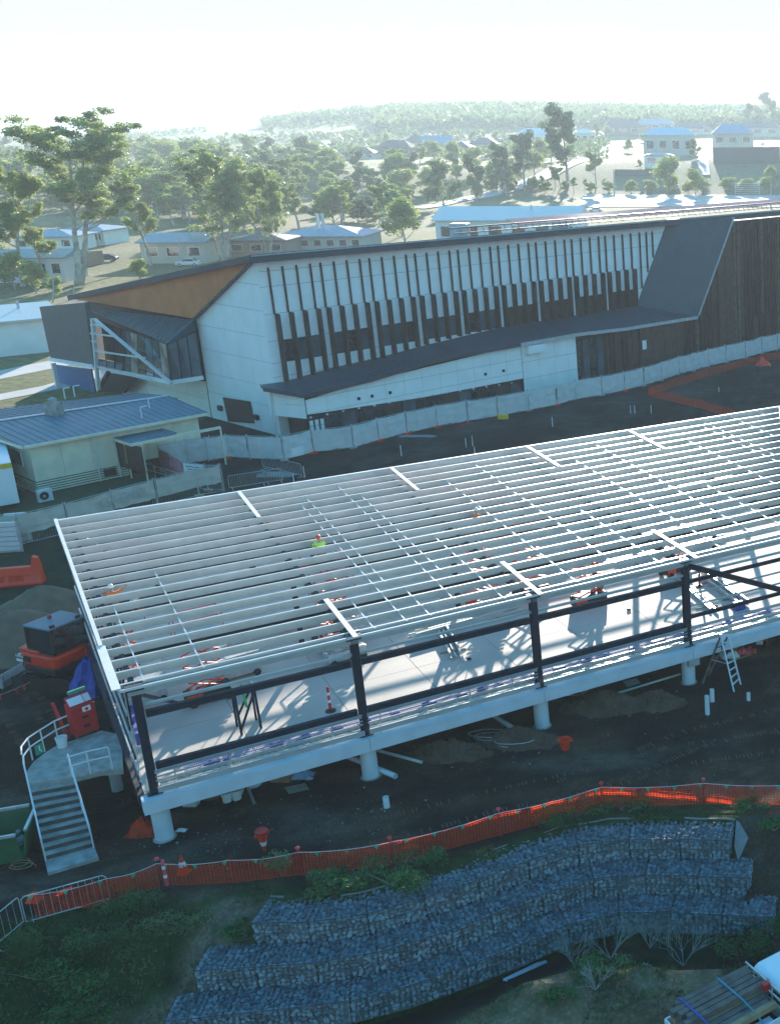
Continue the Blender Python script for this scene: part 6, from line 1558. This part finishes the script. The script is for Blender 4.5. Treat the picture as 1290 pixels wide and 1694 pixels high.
# welded dark frame standing on the deck
def stand():
    a, b = P(400, 1216, 2), P(432, 1205, 2); t = thing('steel_trestle', 'standing dark steel trestle with a green strap on the deck behind the front girt', 'trestle', a); hh = 1.85; bk = V * .9
    d = b - a
    for p in (a, b): m = MB(); m.beam(p, p + Z * hh + bk * .25, .09, .09); m.build('upright', M_navy, t)
    for p in (a + bk, b + bk): m = MB(); m.beam(p, p + Z * hh - bk * .05, .08, .08); m.build('upright', M_navy, t)
    m = MB(); m.beam(a + Z * hh + bk * .25, b + Z * hh + bk * .25, .12, .1); m.build('top_bar', M_galv, t)
    m = MB(); m.beam(a + Z * hh + bk * .95, b + Z * hh + bk * .95, .12, .1); m.build('top_bar', M_galv, t)
    m = MB(); m.beam(b + Z * hh + bk * .25, b + Z * hh + bk * .95, .1, .1); m.build('top_bar', M_galv, t)
    m = MB(); m.beam(a + Z * .2, b + Z * hh * .9 + bk * .2, .07, .07); m.build('brace', M_navy, t); m = MB(); m.beam(a + Z * .6 + bk * .5, b + Z * hh * .9 + bk * .8, .07, .07); m.build('brace', M_navy, t)
    m = MB(); m.beam(a.lerp(b, .5) + Z * hh + bk * .9, a.lerp(b, .55) + Z * .9 + bk * .5, .1, .02); m.build('strap', mat('green_strap', (.02, .45, .12), .6), t)
stand()
def tbollard(p, label, rz_=0):
    t = thing('bollard', label, 'bollard', p)
    m = MB(); m.lathe(p, [(.22, 0), (.22, .05), (.09, .08), (.06, .1)], 14); m.build('base', M_black, t); m = MB(); m.lathe(p + Z * .08, [(.06, 0), (.055, .95), (.065, 1.0), (.04, 1.08)], 12); po = m.build('post', M_red if 'red' in label else M_pink, t)
    for z in (.42, .78): m = MB(); m.lathe(p + Z * z, [(.063, 0), (.063, .12)], 12); m.build('reflective_band', M_paper, po)
tbollard(P(547, 1177, 2), 'red plastic bollard with white band on the deck right of the steel trestle')
tbollard(P(1157, 970, 2), 'red plastic bollard on the deck behind the right column and brace')
p = P(277, 1468, 0); tbollard(Vector((p.x, p.y, H(p.x, p.y))), 'pink plastic bollard in front of the orange net fence')
# steel channels stacked on the deck
def stack(c0, c1, n, label, z=2.0):
    t = thing('steel_stack', label, 'steel stack', c0); d = (c1 - c0); nn = Vector((d.y, -d.x, 0)).normalized(); rg = random.Random(int(c0.x * 10) % 97)
    for k in range(n):
        o_ = nn * (k % 3 - 1) * .22 + Z * (.1 + .12 * (k // 3)); j = d * rg.uniform(-.12, .12); m = MB(); m.beam(c0 + o_ + j, c1 + o_ + j * 1.5, .1, .1); m.build('steel_channel', M_galv, t)
    for f in (.2, .8): m = MB(); m.beam(c0.lerp(c1, f) - nn * .6 + Z * .03, c0.lerp(c1, f) + nn * .6 + Z * .03, .09, .06); m.build('bearer', M_wood, t)
stack(P(726, 1035, 2), P(755, 1090, 2), 7, 'loose bundle of galvanised channels lying on the sunlit deck at centre')
stack(P(1165, 955, 2), P(1225, 1000, 2), 8, 'bundle of galvanised channels on the deck right of the red bollard')
stack(P(1110, 950, 2), P(1185, 1020, 2), 2, 'pair of long white channels lying on the deck beside the right column')
u, v = uvw(P(1222, 1008, 2)); m = MB(); m.obox(LP(u, v, 2.2), U * .3, V * .2, Z * .2); m.build('tool_crate', M_blue, label='blue tool crate on the deck at the end of the channel bundle', cat='crate', bevel=.03)
for i, (u, v, L_) in enumerate(((5, 8.5, 5), (8, 12.5, 6), (12, 13.5, 6), (17, 12, 7), (20, 15, 6), (-3, 12.5, 5))):
    stack(LP(u, v, 2), LP(u + L_, v + .5, 2), 9, ['bundle of pale channels on the deck seen between purlins, %s' % s_ for s_ in ('left of centre', 'behind the centre worker', 'right of centre', 'far right', 'rear right corner', 'rear left')][i])
# gas/hose items at the corner
p = P(225, 1165, 2); m = MB(); m.beam(P(222, 1190, 2) + Z * .4, P(232, 1246, 2) + Z * .6, .12, .5, up=Z); m.build('blue_sheet_pack', M_blue, label='narrow blue and white sheet pack leaning inside the left corner of the deck', cat='sheet pack')
for x, y in ((648, 1078), (776, 1092), (320, 1125), (1040, 1010)):
    p = P(x, y, 2); m = MB(); m.blob(p + Z * .05, .12, .08, .06, x, .3); m.build('offcut', M_black, label={648: 'small dark offcut on the deck behind the first middle bay', 776: 'dark offcut beside the channel bundle at centre', 320: 'dark offcut on the shaded deck at left', 1040: 'dark offcut on the sunlit deck at right'}[x], cat='offcut')

# ================================================================ ground clutter round the piers
def pipe(a, b, r, label, m_=None, cat='pipe', group=None):
    m = MB(); d = (b - a).normalized(); m.tube(a, b, r, 12, caps=False); m.tube(b - d * .002, a, r * .8, 12, caps=False); t = m.build('pvc_pipe', m_ or M_pvc, label=label, cat=cat, group=group, smooth=True); return t
pipe(P(560, 1249, 0) + Z * .12, P(655, 1289, 0) + Z * .12, .12, 'white drain pipe lying under the first middle pier, pointing to the net fence')
pipe(P(617, 1243, 0) + Z * .1, P(698, 1265, 0) + Z * .1, .07, 'thin white drain pipe right of the first middle pier')
pipe(P(806, 1180, 0) + Z * .15, P(848, 1212, 0) + Z * .2, .12, 'white drain pipe with an orange cap left of the second pier')
m = MB(); p = P(822, 1184, 0) + Z * .25; m.lathe(p, [(.12, 0), (.12, .06), (.08, .1)], 10, ax=(.3, -.7, .6)); m.build('orange_plug', M_orange, label='orange cap on the white drain pipe left of the second pier', cat='plug')
pipe(P(940, 1174, 0) + Z * .08, P(1125, 1118, 0) + Z * .08, .05, 'long thin white pipe on the dirt between the second and third piers')
pipe(P(1170, 1182, 0), P(1170, 1182, 0) + Z * .95, .11, 'upright white pipe stub in the dirt, front one of the pair by the ladder')
pipe(P(1178, 1161, 0), P(1178, 1161, 0) + Z * .65, .11, 'upright white pipe stub in the dirt, rear one of the pair by the ladder')
pipe(P(1238, 1159, 0), P(1238, 1159, 0) + Z * .4, .09, 'short upright white pipe stub right of the ladder')
pipe(P(640, 1337, 0), P(640, 1337, 0) + Z * .5, .12, 'upright white pipe stub in front of the first middle pier')
pipe(P(408, 1298, 0), P(422, 1332, 0), .06, 'grey pipe offcut lying under the deck edge at left', M_galvd)
for x, y, k in ((376, 1326, 'left'), (392, 1322, 'right')):
    p = P(x, y, 0); t = thing('pipe_fitting', f'{k} one of two white elbow pipe fittings under the deck edge at left', 'pipe fitting', p, 'white pipe fittings')
    m = MB(); m.lathe(p, [(.17, 0), (.17, .28), (.21, .28), (.21, .42), (.17, .42), (.15, .1)], 14); m.build('socket', M_pvc, t); m = MB(); m.tube(p + Vector((0, .1, .15)), p + Vector((-.1, .55, .15)), .16, 12); m.build('branch', M_pvc, t)
m = MB(); m.blob(P(345, 1322, 0) + Z * .15, .5, .3, .22, 3, .15); m.build('sandbag', M_soil, label='tan sandbag under the deck edge left of the white fittings', cat='sandbag', smooth=True)
m = MB(); c = P(318, 1332, 0); m.box(c.x - .3, c.x + .25, c.y - .2, c.y + .2, 0, .35); m.build('white_box', M_pvc, label='white plastic box under the deck edge near the corner pier', cat='box', bevel=.04)
m = MB(); c = P(468, 1290, 0); m.box(c.x - .4, c.x + .4, c.y - .3, c.y + .3, 0, .4); m.build('carton', M_carpet, label='brown carton under the deck beside the inner pier', cat='box', bevel=.02)
crumple('blue_bag', P(500, 1285, 0), .5, .3, .3, mat('pale_blue_plastic', (.25, .45, .7), .5), 'pale blue plastic bag beside the brown carton under the deck', 'bag', 31)
sheet('ply', [P(470, 1305, 0), P(505, 1297, 0), P(512, 1308, 0), P(478, 1316, 0)], M_conc, .03, kind=None, label='grey board lying flat on the dirt below the brown carton', cat='board')
sheet('pit_cover', [P(1030, 1128, 0), P(1052, 1123, 0), P(1060, 1132, 0), P(1038, 1138, 0)], M_pre, .03, kind=None, label='square grey pit cover between the second and third piers', cat='cover')
for (x, y, r) in ((815, 1222, .9), (850, 1235, .7), (155, 1335, 1.4), (945, 1150, .7)):
    p = P(x, y, 0); m = MB(); m.path([p + Vector((math.cos(k * .5) * r * (.8 + .02 * k), math.sin(k * .5) * r * .5, .03 + .012 * k)) for k in range(26)], .018, 5); m.build('conduit_coil', M_black if x == 155 else M_galvd, label={815: 'grey conduit coil on the dug soil by the second pier', 850: 'thin conduit loop in front of the second pier', 155: 'black conduit coil on the dirt beside the concrete stairs', 945: 'thin wire loop under the deck right of the second pier'}[x], cat='coil')
# tracked machine marks pressed into the dirt
m = MB(); rg = random.Random(9)
for ln in ([(1300, 1186), (1150, 1222), (980, 1290), (800, 1330), (640, 1372), (500, 1400)], [(1300, 1225), (1120, 1250), (930, 1310)], [(-20, 1090), (60, 1125), (110, 1190)], [(-20, 1130), (30, 1160), (80, 1230)]):
    pp = resample([P(x, y, 0) for x, y in ln], .16)
    for a, b in zip(pp, pp[1:]):
        d = (b - a).normalized(); s_ = Vector((d.y, -d.x, 0))
        for o_ in (-.85, .85):
            if rg.random() < .45: continue
            c = a + s_ * (o_ + rg.uniform(-.03, .03)); m.obox(c + Z * (H(c.x, c.y) + .005), s_ * rg.uniform(.1, .2), d * .03, Z * .018)
m.build('track_marks', M_clod, kind='stuff', label='ribbed machine track marks pressed into the dirt', cat='track marks')
# cones and orange bin
def cone(p, label, flip=False):
    t = thing('traffic_cone', label, 'traffic cone', p); k = -1 if flip else 1; p0 = p + (Z * .75 if flip else Z * 0)
    m = MB(); m.lathe(p0, [(.20, 0), (.035, .72 * k)], 16); b = m.build('cone', M_orange, t)
    m = MB(); m.lathe(p0 + Z * .30 * k, [(.135, 0), (.092, .18 * k)], 16); m.build('reflective_band', M_paper, b)
    m = MB(); m.box(p0.x - .21, p0.x + .21, p0.y - .21, p0.y + .21, p0.z - .02, p0.z + .03); m.build('base', M_orange, t)
p = P(304, 1444, 0); cone(Vector((p.x, p.y, H(p.x, p.y))), 'orange traffic cone with white band behind the pink bollard')
p = P(438, 1409, 0); cone(p, 'upturned orange and white cone standing behind the orange net fence', True)
m = MB(); m.blob(p + Z * .85, .25, .25, .16, 3, .1); m.build('red_cap', M_red, label='round red cap sitting on the upturned cone', cat='cap', smooth=True)
p = P(935, 1240, 0); t = thing('orange_tub', 'orange tub standing alone on the dirt right of the second pier', 'tub', p)
m = MB(); m.lathe(p, [(.16, 0), (.24, .42), (.30, .46), (.30, .50), (.22, .48), (.14, .06)], 16); m.build('body', M_orange, t)
for s_ in (-1, 1): m = MB(); m.box(p.x + s_ * .3 - .06, p.x + s_ * .3 + .06, p.y - .05, p.y + .05, .40, .48); m.build('handle', M_orange, t)
# A-frame ladder
ap = P(1198, 1052, 2.35)
t = thing('step_ladder', 'tall timber and aluminium A frame ladder standing against the deck edge', 'ladder', Vector((ap.x, ap.y, 0)))
def leg(x, y): return P(x, y, 0)
tops = [ap + Vector((-.18, 0, 0)), ap + Vector((.18, 0, 0))]
f0, f1 = leg(1214, 1145), leg(1225, 1133); r0, r1 = leg(1162, 1131), leg(1172, 1118)
for a, b, mm in ((tops[0], f0, M_alu), (tops[1], f1, M_alu), (tops[0] + Vector((0, .08, 0)), r0, M_oldwood), (tops[1] + Vector((0, .08, 0)), r1, M_oldwood)):
    m = MB(); m.beam(a, b, .05, .09); m.build('stile', mm, t)
for k in range(1, 8):
    f = k / 8; m = MB(); m.beam(tops[0].lerp(f0, f), tops[1].lerp(f1, f), .08, .03); m.build('rung', M_alu, t)
for k in (2, 4, 6): f = k / 8; m = MB(); m.beam(tops[0].lerp(r0, f), tops[1].lerp(r1, f), .04, .04); m.build('back_bar', M_oldwood, t)
m = MB(); m.beam(tops[0].lerp(f0, .5), tops[0].lerp(r0, .5), .03, .03); m.build('spreader', M_galvd, t)
m = MB(); m.obox(ap + Z * .03, Vector((.24, 0, 0)), Vector((0, .12, 0)), Z * .03); m.build('top_cap', M_alu, t)
# tool pile under the deck by the ladder
for x, y, mm, s_, lb, ct in ((1210, 1075, M_yellow, .32, 'yellow tool box under the deck behind the ladder', 'tool box'), (1196, 1080, M_orange, .25, 'orange case under the deck behind the ladder', 'case'), (1222, 1073, M_red, .24, 'red case right of the yellow tool box under the deck', 'case'), (1190, 1102, M_card, .26, 'dark and white bag on the dirt inside the ladder legs', 'bag'), (1264, 1062, M_red, .16, 'small red tin under the deck at far right', 'tin'), (1256, 1066, M_pvc, .18, 'small white tub under the deck at far right', 'tub')):
    c = P(x, y, 0); m = MB(); m.box(c.x - s_, c.x + s_, c.y - s_ * .6, c.y + s_ * .6, 0, s_ * 1.2); t = m.build('tool_box' if ct == 'tool box' else ct, mm, label=lb, cat=ct, bevel=.04)
for x, y, mm, lb in ((1212, 1088, M_pvc, 'white rag pile inside the ladder legs'), (1229, 1082, M_pink, 'pink and white bundle right of the ladder'), (1166, 1083, M_flagg, 'green bundle left of the ladder under the deck'), (1240, 1080, M_red, 'red cloth bundle at the right of the tool pile')):
    crumple('rag_bundle', P(x, y, 0), .35, .2, .35, mm, lb, 'bundle', x)
p = P(1196, 1092, 0); m = MB(); m.lathe(p, [(.13, 0), (.17, .32), (.18, .34), (.14, .33), (.1, .05)], 12); m.build('bucket', M_pvc, label='white bucket inside the ladder legs', cat='bucket')
m = MB(); a, b = P(1205, 1096, 0), P(1242, 1084, 0); m.beam(a + Z * .04, b + Z * .04, .12, .05); m.build('plank', M_wood, label='short timber plank on the dirt under the tool pile', cat='plank')
m = MB(); a = LP(15.2, -.2, .75); m.obox(a + U * .1 + Z * .45, U * .3, V * .2, Z * .2); m.build('power_box', M_galvd, label='grey power box strapped to the third front pier', cat='box', bevel=.02)
# survey stakes in the rear dirt
for i, (x, y, h_) in enumerate(((664, 754, .9), (771, 740, .8), (786, 757, .9), (782, 738, .9), (914, 706, .9), (1043, 684, .8), (1050, 684, .8), (1077, 684, .8), (840, 690, .9), (504, 790, .9), (486, 797, .6), (1189, 648, .5))):
    p = P(x, y, 0); lb = 'white survey stake in the dark dirt ' + ['below the fence at left', 'left of the close trio', 'nearest the roof in the close trio', 'right one of the close trio', 'alone at centre right', 'left of the right hand trio', 'middle of the right hand trio', 'right of the right hand trio', 'beside the yellow ballast block', 'at the curved crowd barrier', 'small, left of the curved barrier', 'at far right near the orange net'][i]
    m = MB(); m.tube(p, p + Z * h_, .035, 6); m.build('survey_stake', M_pvc, label=lb, cat='stake')
a, b = P(752, 715, 0) + Z * .5, P(785, 708, 0) + Z * .5; m = MB(); m.beam(a, b, .06, .12); m.build('profile_board', M_red, label='small red profile board behind the close trio of stakes', cat='board')

# ================================================================ utility truck with timber load
def ute():
    zg = -1.15; zt = zg + 1.75
    A, B = P(1114, 1676, zt - .25), P(1226, 1618, zt - .25)
    X_ = (B - A); X_.z = 0; Ld = X_.length; X_.normalize(); Y_ = Vector((-X_.y, X_.x, 0)); c = Vector((A.x, A.y, zg))
    t = thing('utility_truck', 'white utility truck with tray cut by the bottom right corner of the photo', 'truck', c)
    def q(x, y, z): return c + X_ * x + Y_ * y + Z * z
    m = MB(); m.hexa([q(-.2, -2.0, .8), q(Ld + .2, -2.0, .8), q(Ld + .2, .15, .8), q(-.2, .15, .8)], [q(-.2, -2.0, .95), q(Ld + .2, -2.0, .95), q(Ld + .2, .15, .95), q(-.2, .15, .95)]); m.build('tray', M_black, t)
    for (x0, y0_, x1, y1_) in ((-.2, .15, Ld + .2, .15), (-.2, -2.0, Ld + .2, -2.0), (-.22, -2.0, -.22, .15)):
        m = MB(); m.beam(q(x0, y0_, 1.12), q(x1, y1_, 1.12), .05, .34); m.build('tray_side', M_carw, t)
    m = MB()
    for y in (-1.9, -1.3, -.6, 0): m.beam(q(Ld + .25, y, .95), q(Ld + .25, y, 1.9), .05, .05)
    for z in (1.3, 1.6, 1.9): m.beam(q(Ld + .25, -2, z), q(Ld + .25, .1, z), .05, .05)
    m.build('headboard', M_galvd, t)
    x0 = Ld + .35
    prof = [(0, .55), (0, 1.25), (.05, 1.72), (.25, 1.85), (1.5, 1.85), (1.75, 1.75), (2.35, 1.2), (3.6, 1.1), (3.75, .9), (3.75, .55)]
    m = MB(); L_ = [q(x0 + x, .05 - (.12 if z > 1.3 else 0), z) for x, z in prof]; R_ = [q(x0 + x, -1.85 + (.12 if z > 1.3 else 0), z) for x, z in prof]; n = len(prof)
    m.add(L_ + R_, [tuple(range(n)), tuple(reversed(range(n, 2 * n)))] + [(i, i + n, (i + 1) % n + n, (i + 1) % n) for i in range(n)]); m.build('cab', M_carw, t, bevel=.06)
    for y, o_ in ((-1.86, -1), (.06, 1)):
        m = MB(); m.prism([q(x0 + .2, y + .03 * -o_, 1.25), q(x0 + 1.9, y + .03 * -o_, 1.25), q(x0 + 1.5, y - .1 * o_, 1.68), q(x0 + .25, y - .1 * o_, 1.68)], Y_ * .04 * o_); m.build('side_window', M_glass, t)
    m = MB(); m.prism([q(x0 + 1.8, -1.7, 1.72), q(x0 + 1.8, -.1, 1.72), q(x0 + 2.35, .0, 1.22), q(x0 + 2.35, -1.8, 1.22)], X_ * .04); m.build('windscreen', M_glass, t)
    m = MB(); m.prism([q(x0 - .01, -1.6, 1.3), q(x0 - .01, -.2, 1.3), q(x0 + .02, -.25, 1.65), q(x0 + .02, -1.55, 1.65)], X_ * -.02); m.build('rear_window', M_glass, t)
    m = MB(); m.obox(q(x0 + 1.6, -2.05, 1.3), X_ * .08, Y_ * .12, Z * .1); m.build('mirror', M_black, t)
    for x in (.8, x0 + 2.9):
        for y in (-1.8, 0): m = MB(); m.lathe(q(x, y - .12, .38), [(.38, 0), (.38, .24)], 16, ax=Y_); m.build('wheel', M_tyre, t)
    # timber load
    rg = random.Random(6)
    for k in range(13):
        row = k // 5; y = .02 - (k % 5) * .22 - row * .08; z = 1.45 - .0 + (.22 if row == 0 else 0 if row == 1 else .0); y = y if row < 2 else -1.2 - (k - 10) * .2
        a, b = q(-.1 + rg.uniform(-.1, .3), y + rg.uniform(-.03, .03), z), q(Ld + rg.uniform(.0, .5) - (0 if row < 2 else .3), y + rg.uniform(-.03, .03), z + .02)
        if row == 0: a.z += .0
        m = MB(); m.beam(a, b, .19, .19); m.build('timber_post' if row < 2 else 'timber_post', (M_oldwood if (k % 3 or row == 0) else M_wood), label=f'{ORD[k % 5]} {"grey" if (k % 3 or row == 0) else "brown"} timber post from the far side, {["top", "lower", "near side"][row]} layer on the utility truck', cat='timber post', group='timber posts on the utility truck')
    for f, mm, nm in ((.12, M_blue, 'blue ratchet strap over the rear end of the timber load'), (.68, mat('teal_strap', (.03, .22, .28), .6), 'teal ratchet strap over the front end of the timber load')):
        x = Ld * f; m = MB(); pp = [q(x - .03, .18, 1.2), q(x, .14, 1.80), q(x + .05, -1.15, 1.80), q(x + .2, -1.6, 1.5), q(x + .3, -1.98, 1.2)]
        for a, b in zip(pp, pp[1:]): m.beam(a, b, .07, .02)
        m.build('ratchet_strap', mm, label=nm, cat='strap')
    m = MB(); m.obox(q(Ld + .12, -1.15, 1.85), X_ * .12, Y_ * .1, Z * .12); m.build('ratchet_box', M_red, label='small red box fixed behind the truck cab', cat='box', bevel=.02)
    m = MB(); m.obox(q(Ld - .4, -1.75, 1.05), X_ * .3, Y_ * .14, Z * .1); m.build('tool_case', M_pvc, label='white case on the truck tray behind the cab', cat='case')
ute()

# ================================================================ plants on the bank
def leafy(name, c, rx, ry, rz_, n, ls, m_, label, cat='shrub', seed=1, group=None, stems=6):
    rg = random.Random(seed); t = thing(name, label, cat, c, group); mb = MB(); sb = MB()
    for _ in range(stems):
        a = rg.uniform(0, 6.28); sb.tube(c - Z * .1, c + Vector((math.cos(a) * rx * .6, math.sin(a) * ry * .6, rz_ * rg.uniform(.5, 1))), .015, 4, .006)
    sb.build('stem', M_barkd, t, kind='stuff')
    cl = [(rg.uniform(-.7, .7), rg.uniform(-.7, .7), rg.uniform(.25, .8)) for _ in range(9)]
    for _ in range(n):
        k = rg.choice(cl); d = Vector((rg.gauss(0, 1), rg.gauss(0, 1), rg.gauss(0, 1))).normalized() * rg.random() ** .4 * .42
        p = c + Vector(((k[0] + d.x) * rx, (k[1] + d.y) * ry, (k[2] + d.z * .8) * rz_)); a = Vector((rg.uniform(-1, 1), rg.uniform(-1, 1), rg.uniform(-.4, .8))).normalized(); b = a.cross(Vector((rg.uniform(-1, 1), rg.uniform(-1, 1), rg.uniform(-1, 1)))).normalized(); s_ = ls * rg.uniform(.6, 1.3)
        mb.quad(p - a * s_, p + b * s_ * .45, p + a * s_, p - b * s_ * .45)
    mb.build('foliage', m_, t); return t
def GN(x, y):
    a, f, u = ray(x, y); t = 30
    while t < 90:
        X, Y, zz = a * t, f * t, CAMH + u * t
        if zz <= H(X, Y): return Vector((X, Y, H(X, Y)))
        t += .05
    return P(x, y, 0)
for i, (x, y, rx, h_, mm, lb) in enumerate(((560, 1472, 1.3, .7, M_shrub, 'green shrub on the bank left of the upper gabion tier'), (650, 1462, 1.5, .8, M_shrub, 'bright green shrub in front of the net fence at centre'), (700, 1430, 1.0, .6, M_shrub, 'small green shrub right of the bright shrub'), (468, 1450, .6, 1.0, M_leaf3, 'dark upright shrub against the orange net fence'), (940, 1352, 1.6, .35, M_grass, 'low dark green clump behind the gabion geotextile'), (1030, 1345, 1.6, .35, M_grass, 'grassy clump behind the top gabion tier at right'), (1245, 1340, .9, .45, M_shrub, 'green weed clump on the muddy slope at right'), (1280, 1372, .6, .4, M_shrub, 'small weed clump at the right edge'),
        (1000, 1612, 1.2, .6, M_shrub, 'leafy green creek plant below the gabion wall'), (925, 1655, .8, .5, M_shrub, 'leafy plant on the sandy creek bank'), (1225, 1580, 1.3, .7, M_grass, 'round olive bush on the creek bank beside the truck'), (1275, 1545, .7, .6, M_shrub, 'blue green bush at the right edge below the gabion wall'), (640, 1660, .6, .3, M_shrub, 'small plant at the water edge below the gabion wall'),
        (180, 1560, 1.6, .5, M_grass, 'mound of bright grass on the left bank'), (70, 1620, 2.2, .7, M_shrub, 'wide leafy mound at the lower left corner'), (230, 1500, 1.3, .5, M_grass, 'green clump below the pink bollard'), (300, 1530, 1.2, .4, M_leaf3, 'dark clump on the left bank above the creek'), (120, 1680, 2.0, .6, M_shrub, 'leafy mound on the bottom edge at left'), (390, 1545, .9, .4, M_shrub, 'shrub beside the left end of the gabion wall'), (15, 1570, 1.4, .5, M_grass, 'grass clump at the left edge below the crowd barrier'))):
    c = GN(x, y); leafy('shrub' if mm is not M_grass else 'grass_clump', c, rx, rx * .7, h_, int(700 * rx), .07, mm, lb, seed=i + 40)
# dead twiggy shrubs
for i, (x, y, s_) in enumerate(((1010, 1588, 1.5), (950, 1600, 1.2), (1130, 1600, 1.7), (1075, 1570, 1.2), (985, 1640, .9))):
    c = GN(x, y); rg = random.Random(i); mb = MB()
    def br(p, d, L_, r, lv):
        q_ = p + d * L_; mb.tube(p, q_, r, 4, r * .7, caps=False)
        if lv:
            for _ in range(rg.choice([2, 3])): br(q_, (d + Vector((rg.uniform(-.6, .6), rg.uniform(-.6, .6), rg.uniform(-.2, .4)))).normalized(), L_ * rg.uniform(.6, .85), r * .6, lv - 1)
    for _ in range(7): br(c, Vector((rg.uniform(-.8, .8), rg.uniform(-.6, .6), 1)).normalized(), s_ * .35, .022, 4)
    mb.build('dead_shrub', M_twig, label=['pale leafless shrub below the gabion wall, left of the broad one', 'pale leafless shrub leaning over the creek', 'broad pale leafless shrub below the right part of the gabion wall', 'pale leafless shrub between the two larger ones', 'low pale leafless shrub among creek plants'][i], cat='dead shrub')
# ground cover
def cover():
    rg = random.Random(77); mb = MB(); mats = 0; md = MB(); n = 0
    while n < 42000:
        X = rg.uniform(-30, -1); Y = rg.uniform(26, 43); d = gline(X) + 1.25 - Y
        left = X < GF[0].x - 1.2 - .0; ok = False
        if left: ok = d > -1.0 and nz(X, Y, 3.0, 2) + nz(X, Y, .9, 7) * .6 > -.22 and X < GF[0].x - 1 - max(0, (d - 1.5)) * .9
        elif d > 5.0: ok = nz(X, Y, 1.6, 5) > (-.1 if d < 8 else .2)
        elif d < .1 and d > -1.0: ok = nz(X, Y, 1.2, 8) > .12
        n += 1
        if not ok: continue
        z = H(X, Y); b = md if nz(X, Y, 2.5, 21) > .25 else mb
        for k in range(3):
            a = rg.uniform(0, 6.28); h_ = rg.uniform(.05, .17); w_ = Vector((math.cos(a), math.sin(a), 0)) * .02; p = Vector((X + rg.uniform(-.06, .06), Y + rg.uniform(-.06, .06), z - .02)); tp = p + Vector((rg.uniform(-.1, .1), rg.uniform(-.1, .1), h_))
            b.add([p - w_, p + w_, tp], [(0, 1, 2)])
    mb.build('bank_grass', M_grass, kind='stuff', label='rough green weeds and grass over the creek banks', cat='grass'); md.build('bank_grass', M_drygrass, kind='stuff', label='dry tufts among the bank weeds', cat='grass')
cover()
m = MB(); a, b = GN(835, 1628), GN(903, 1595); m.beam(a + Z * .08, b + Z * .08, .22, .1); m.build('concrete_sleeper', M_pre, label='long pale concrete sleeper lying at the water edge', cat='sleeper')
haze()
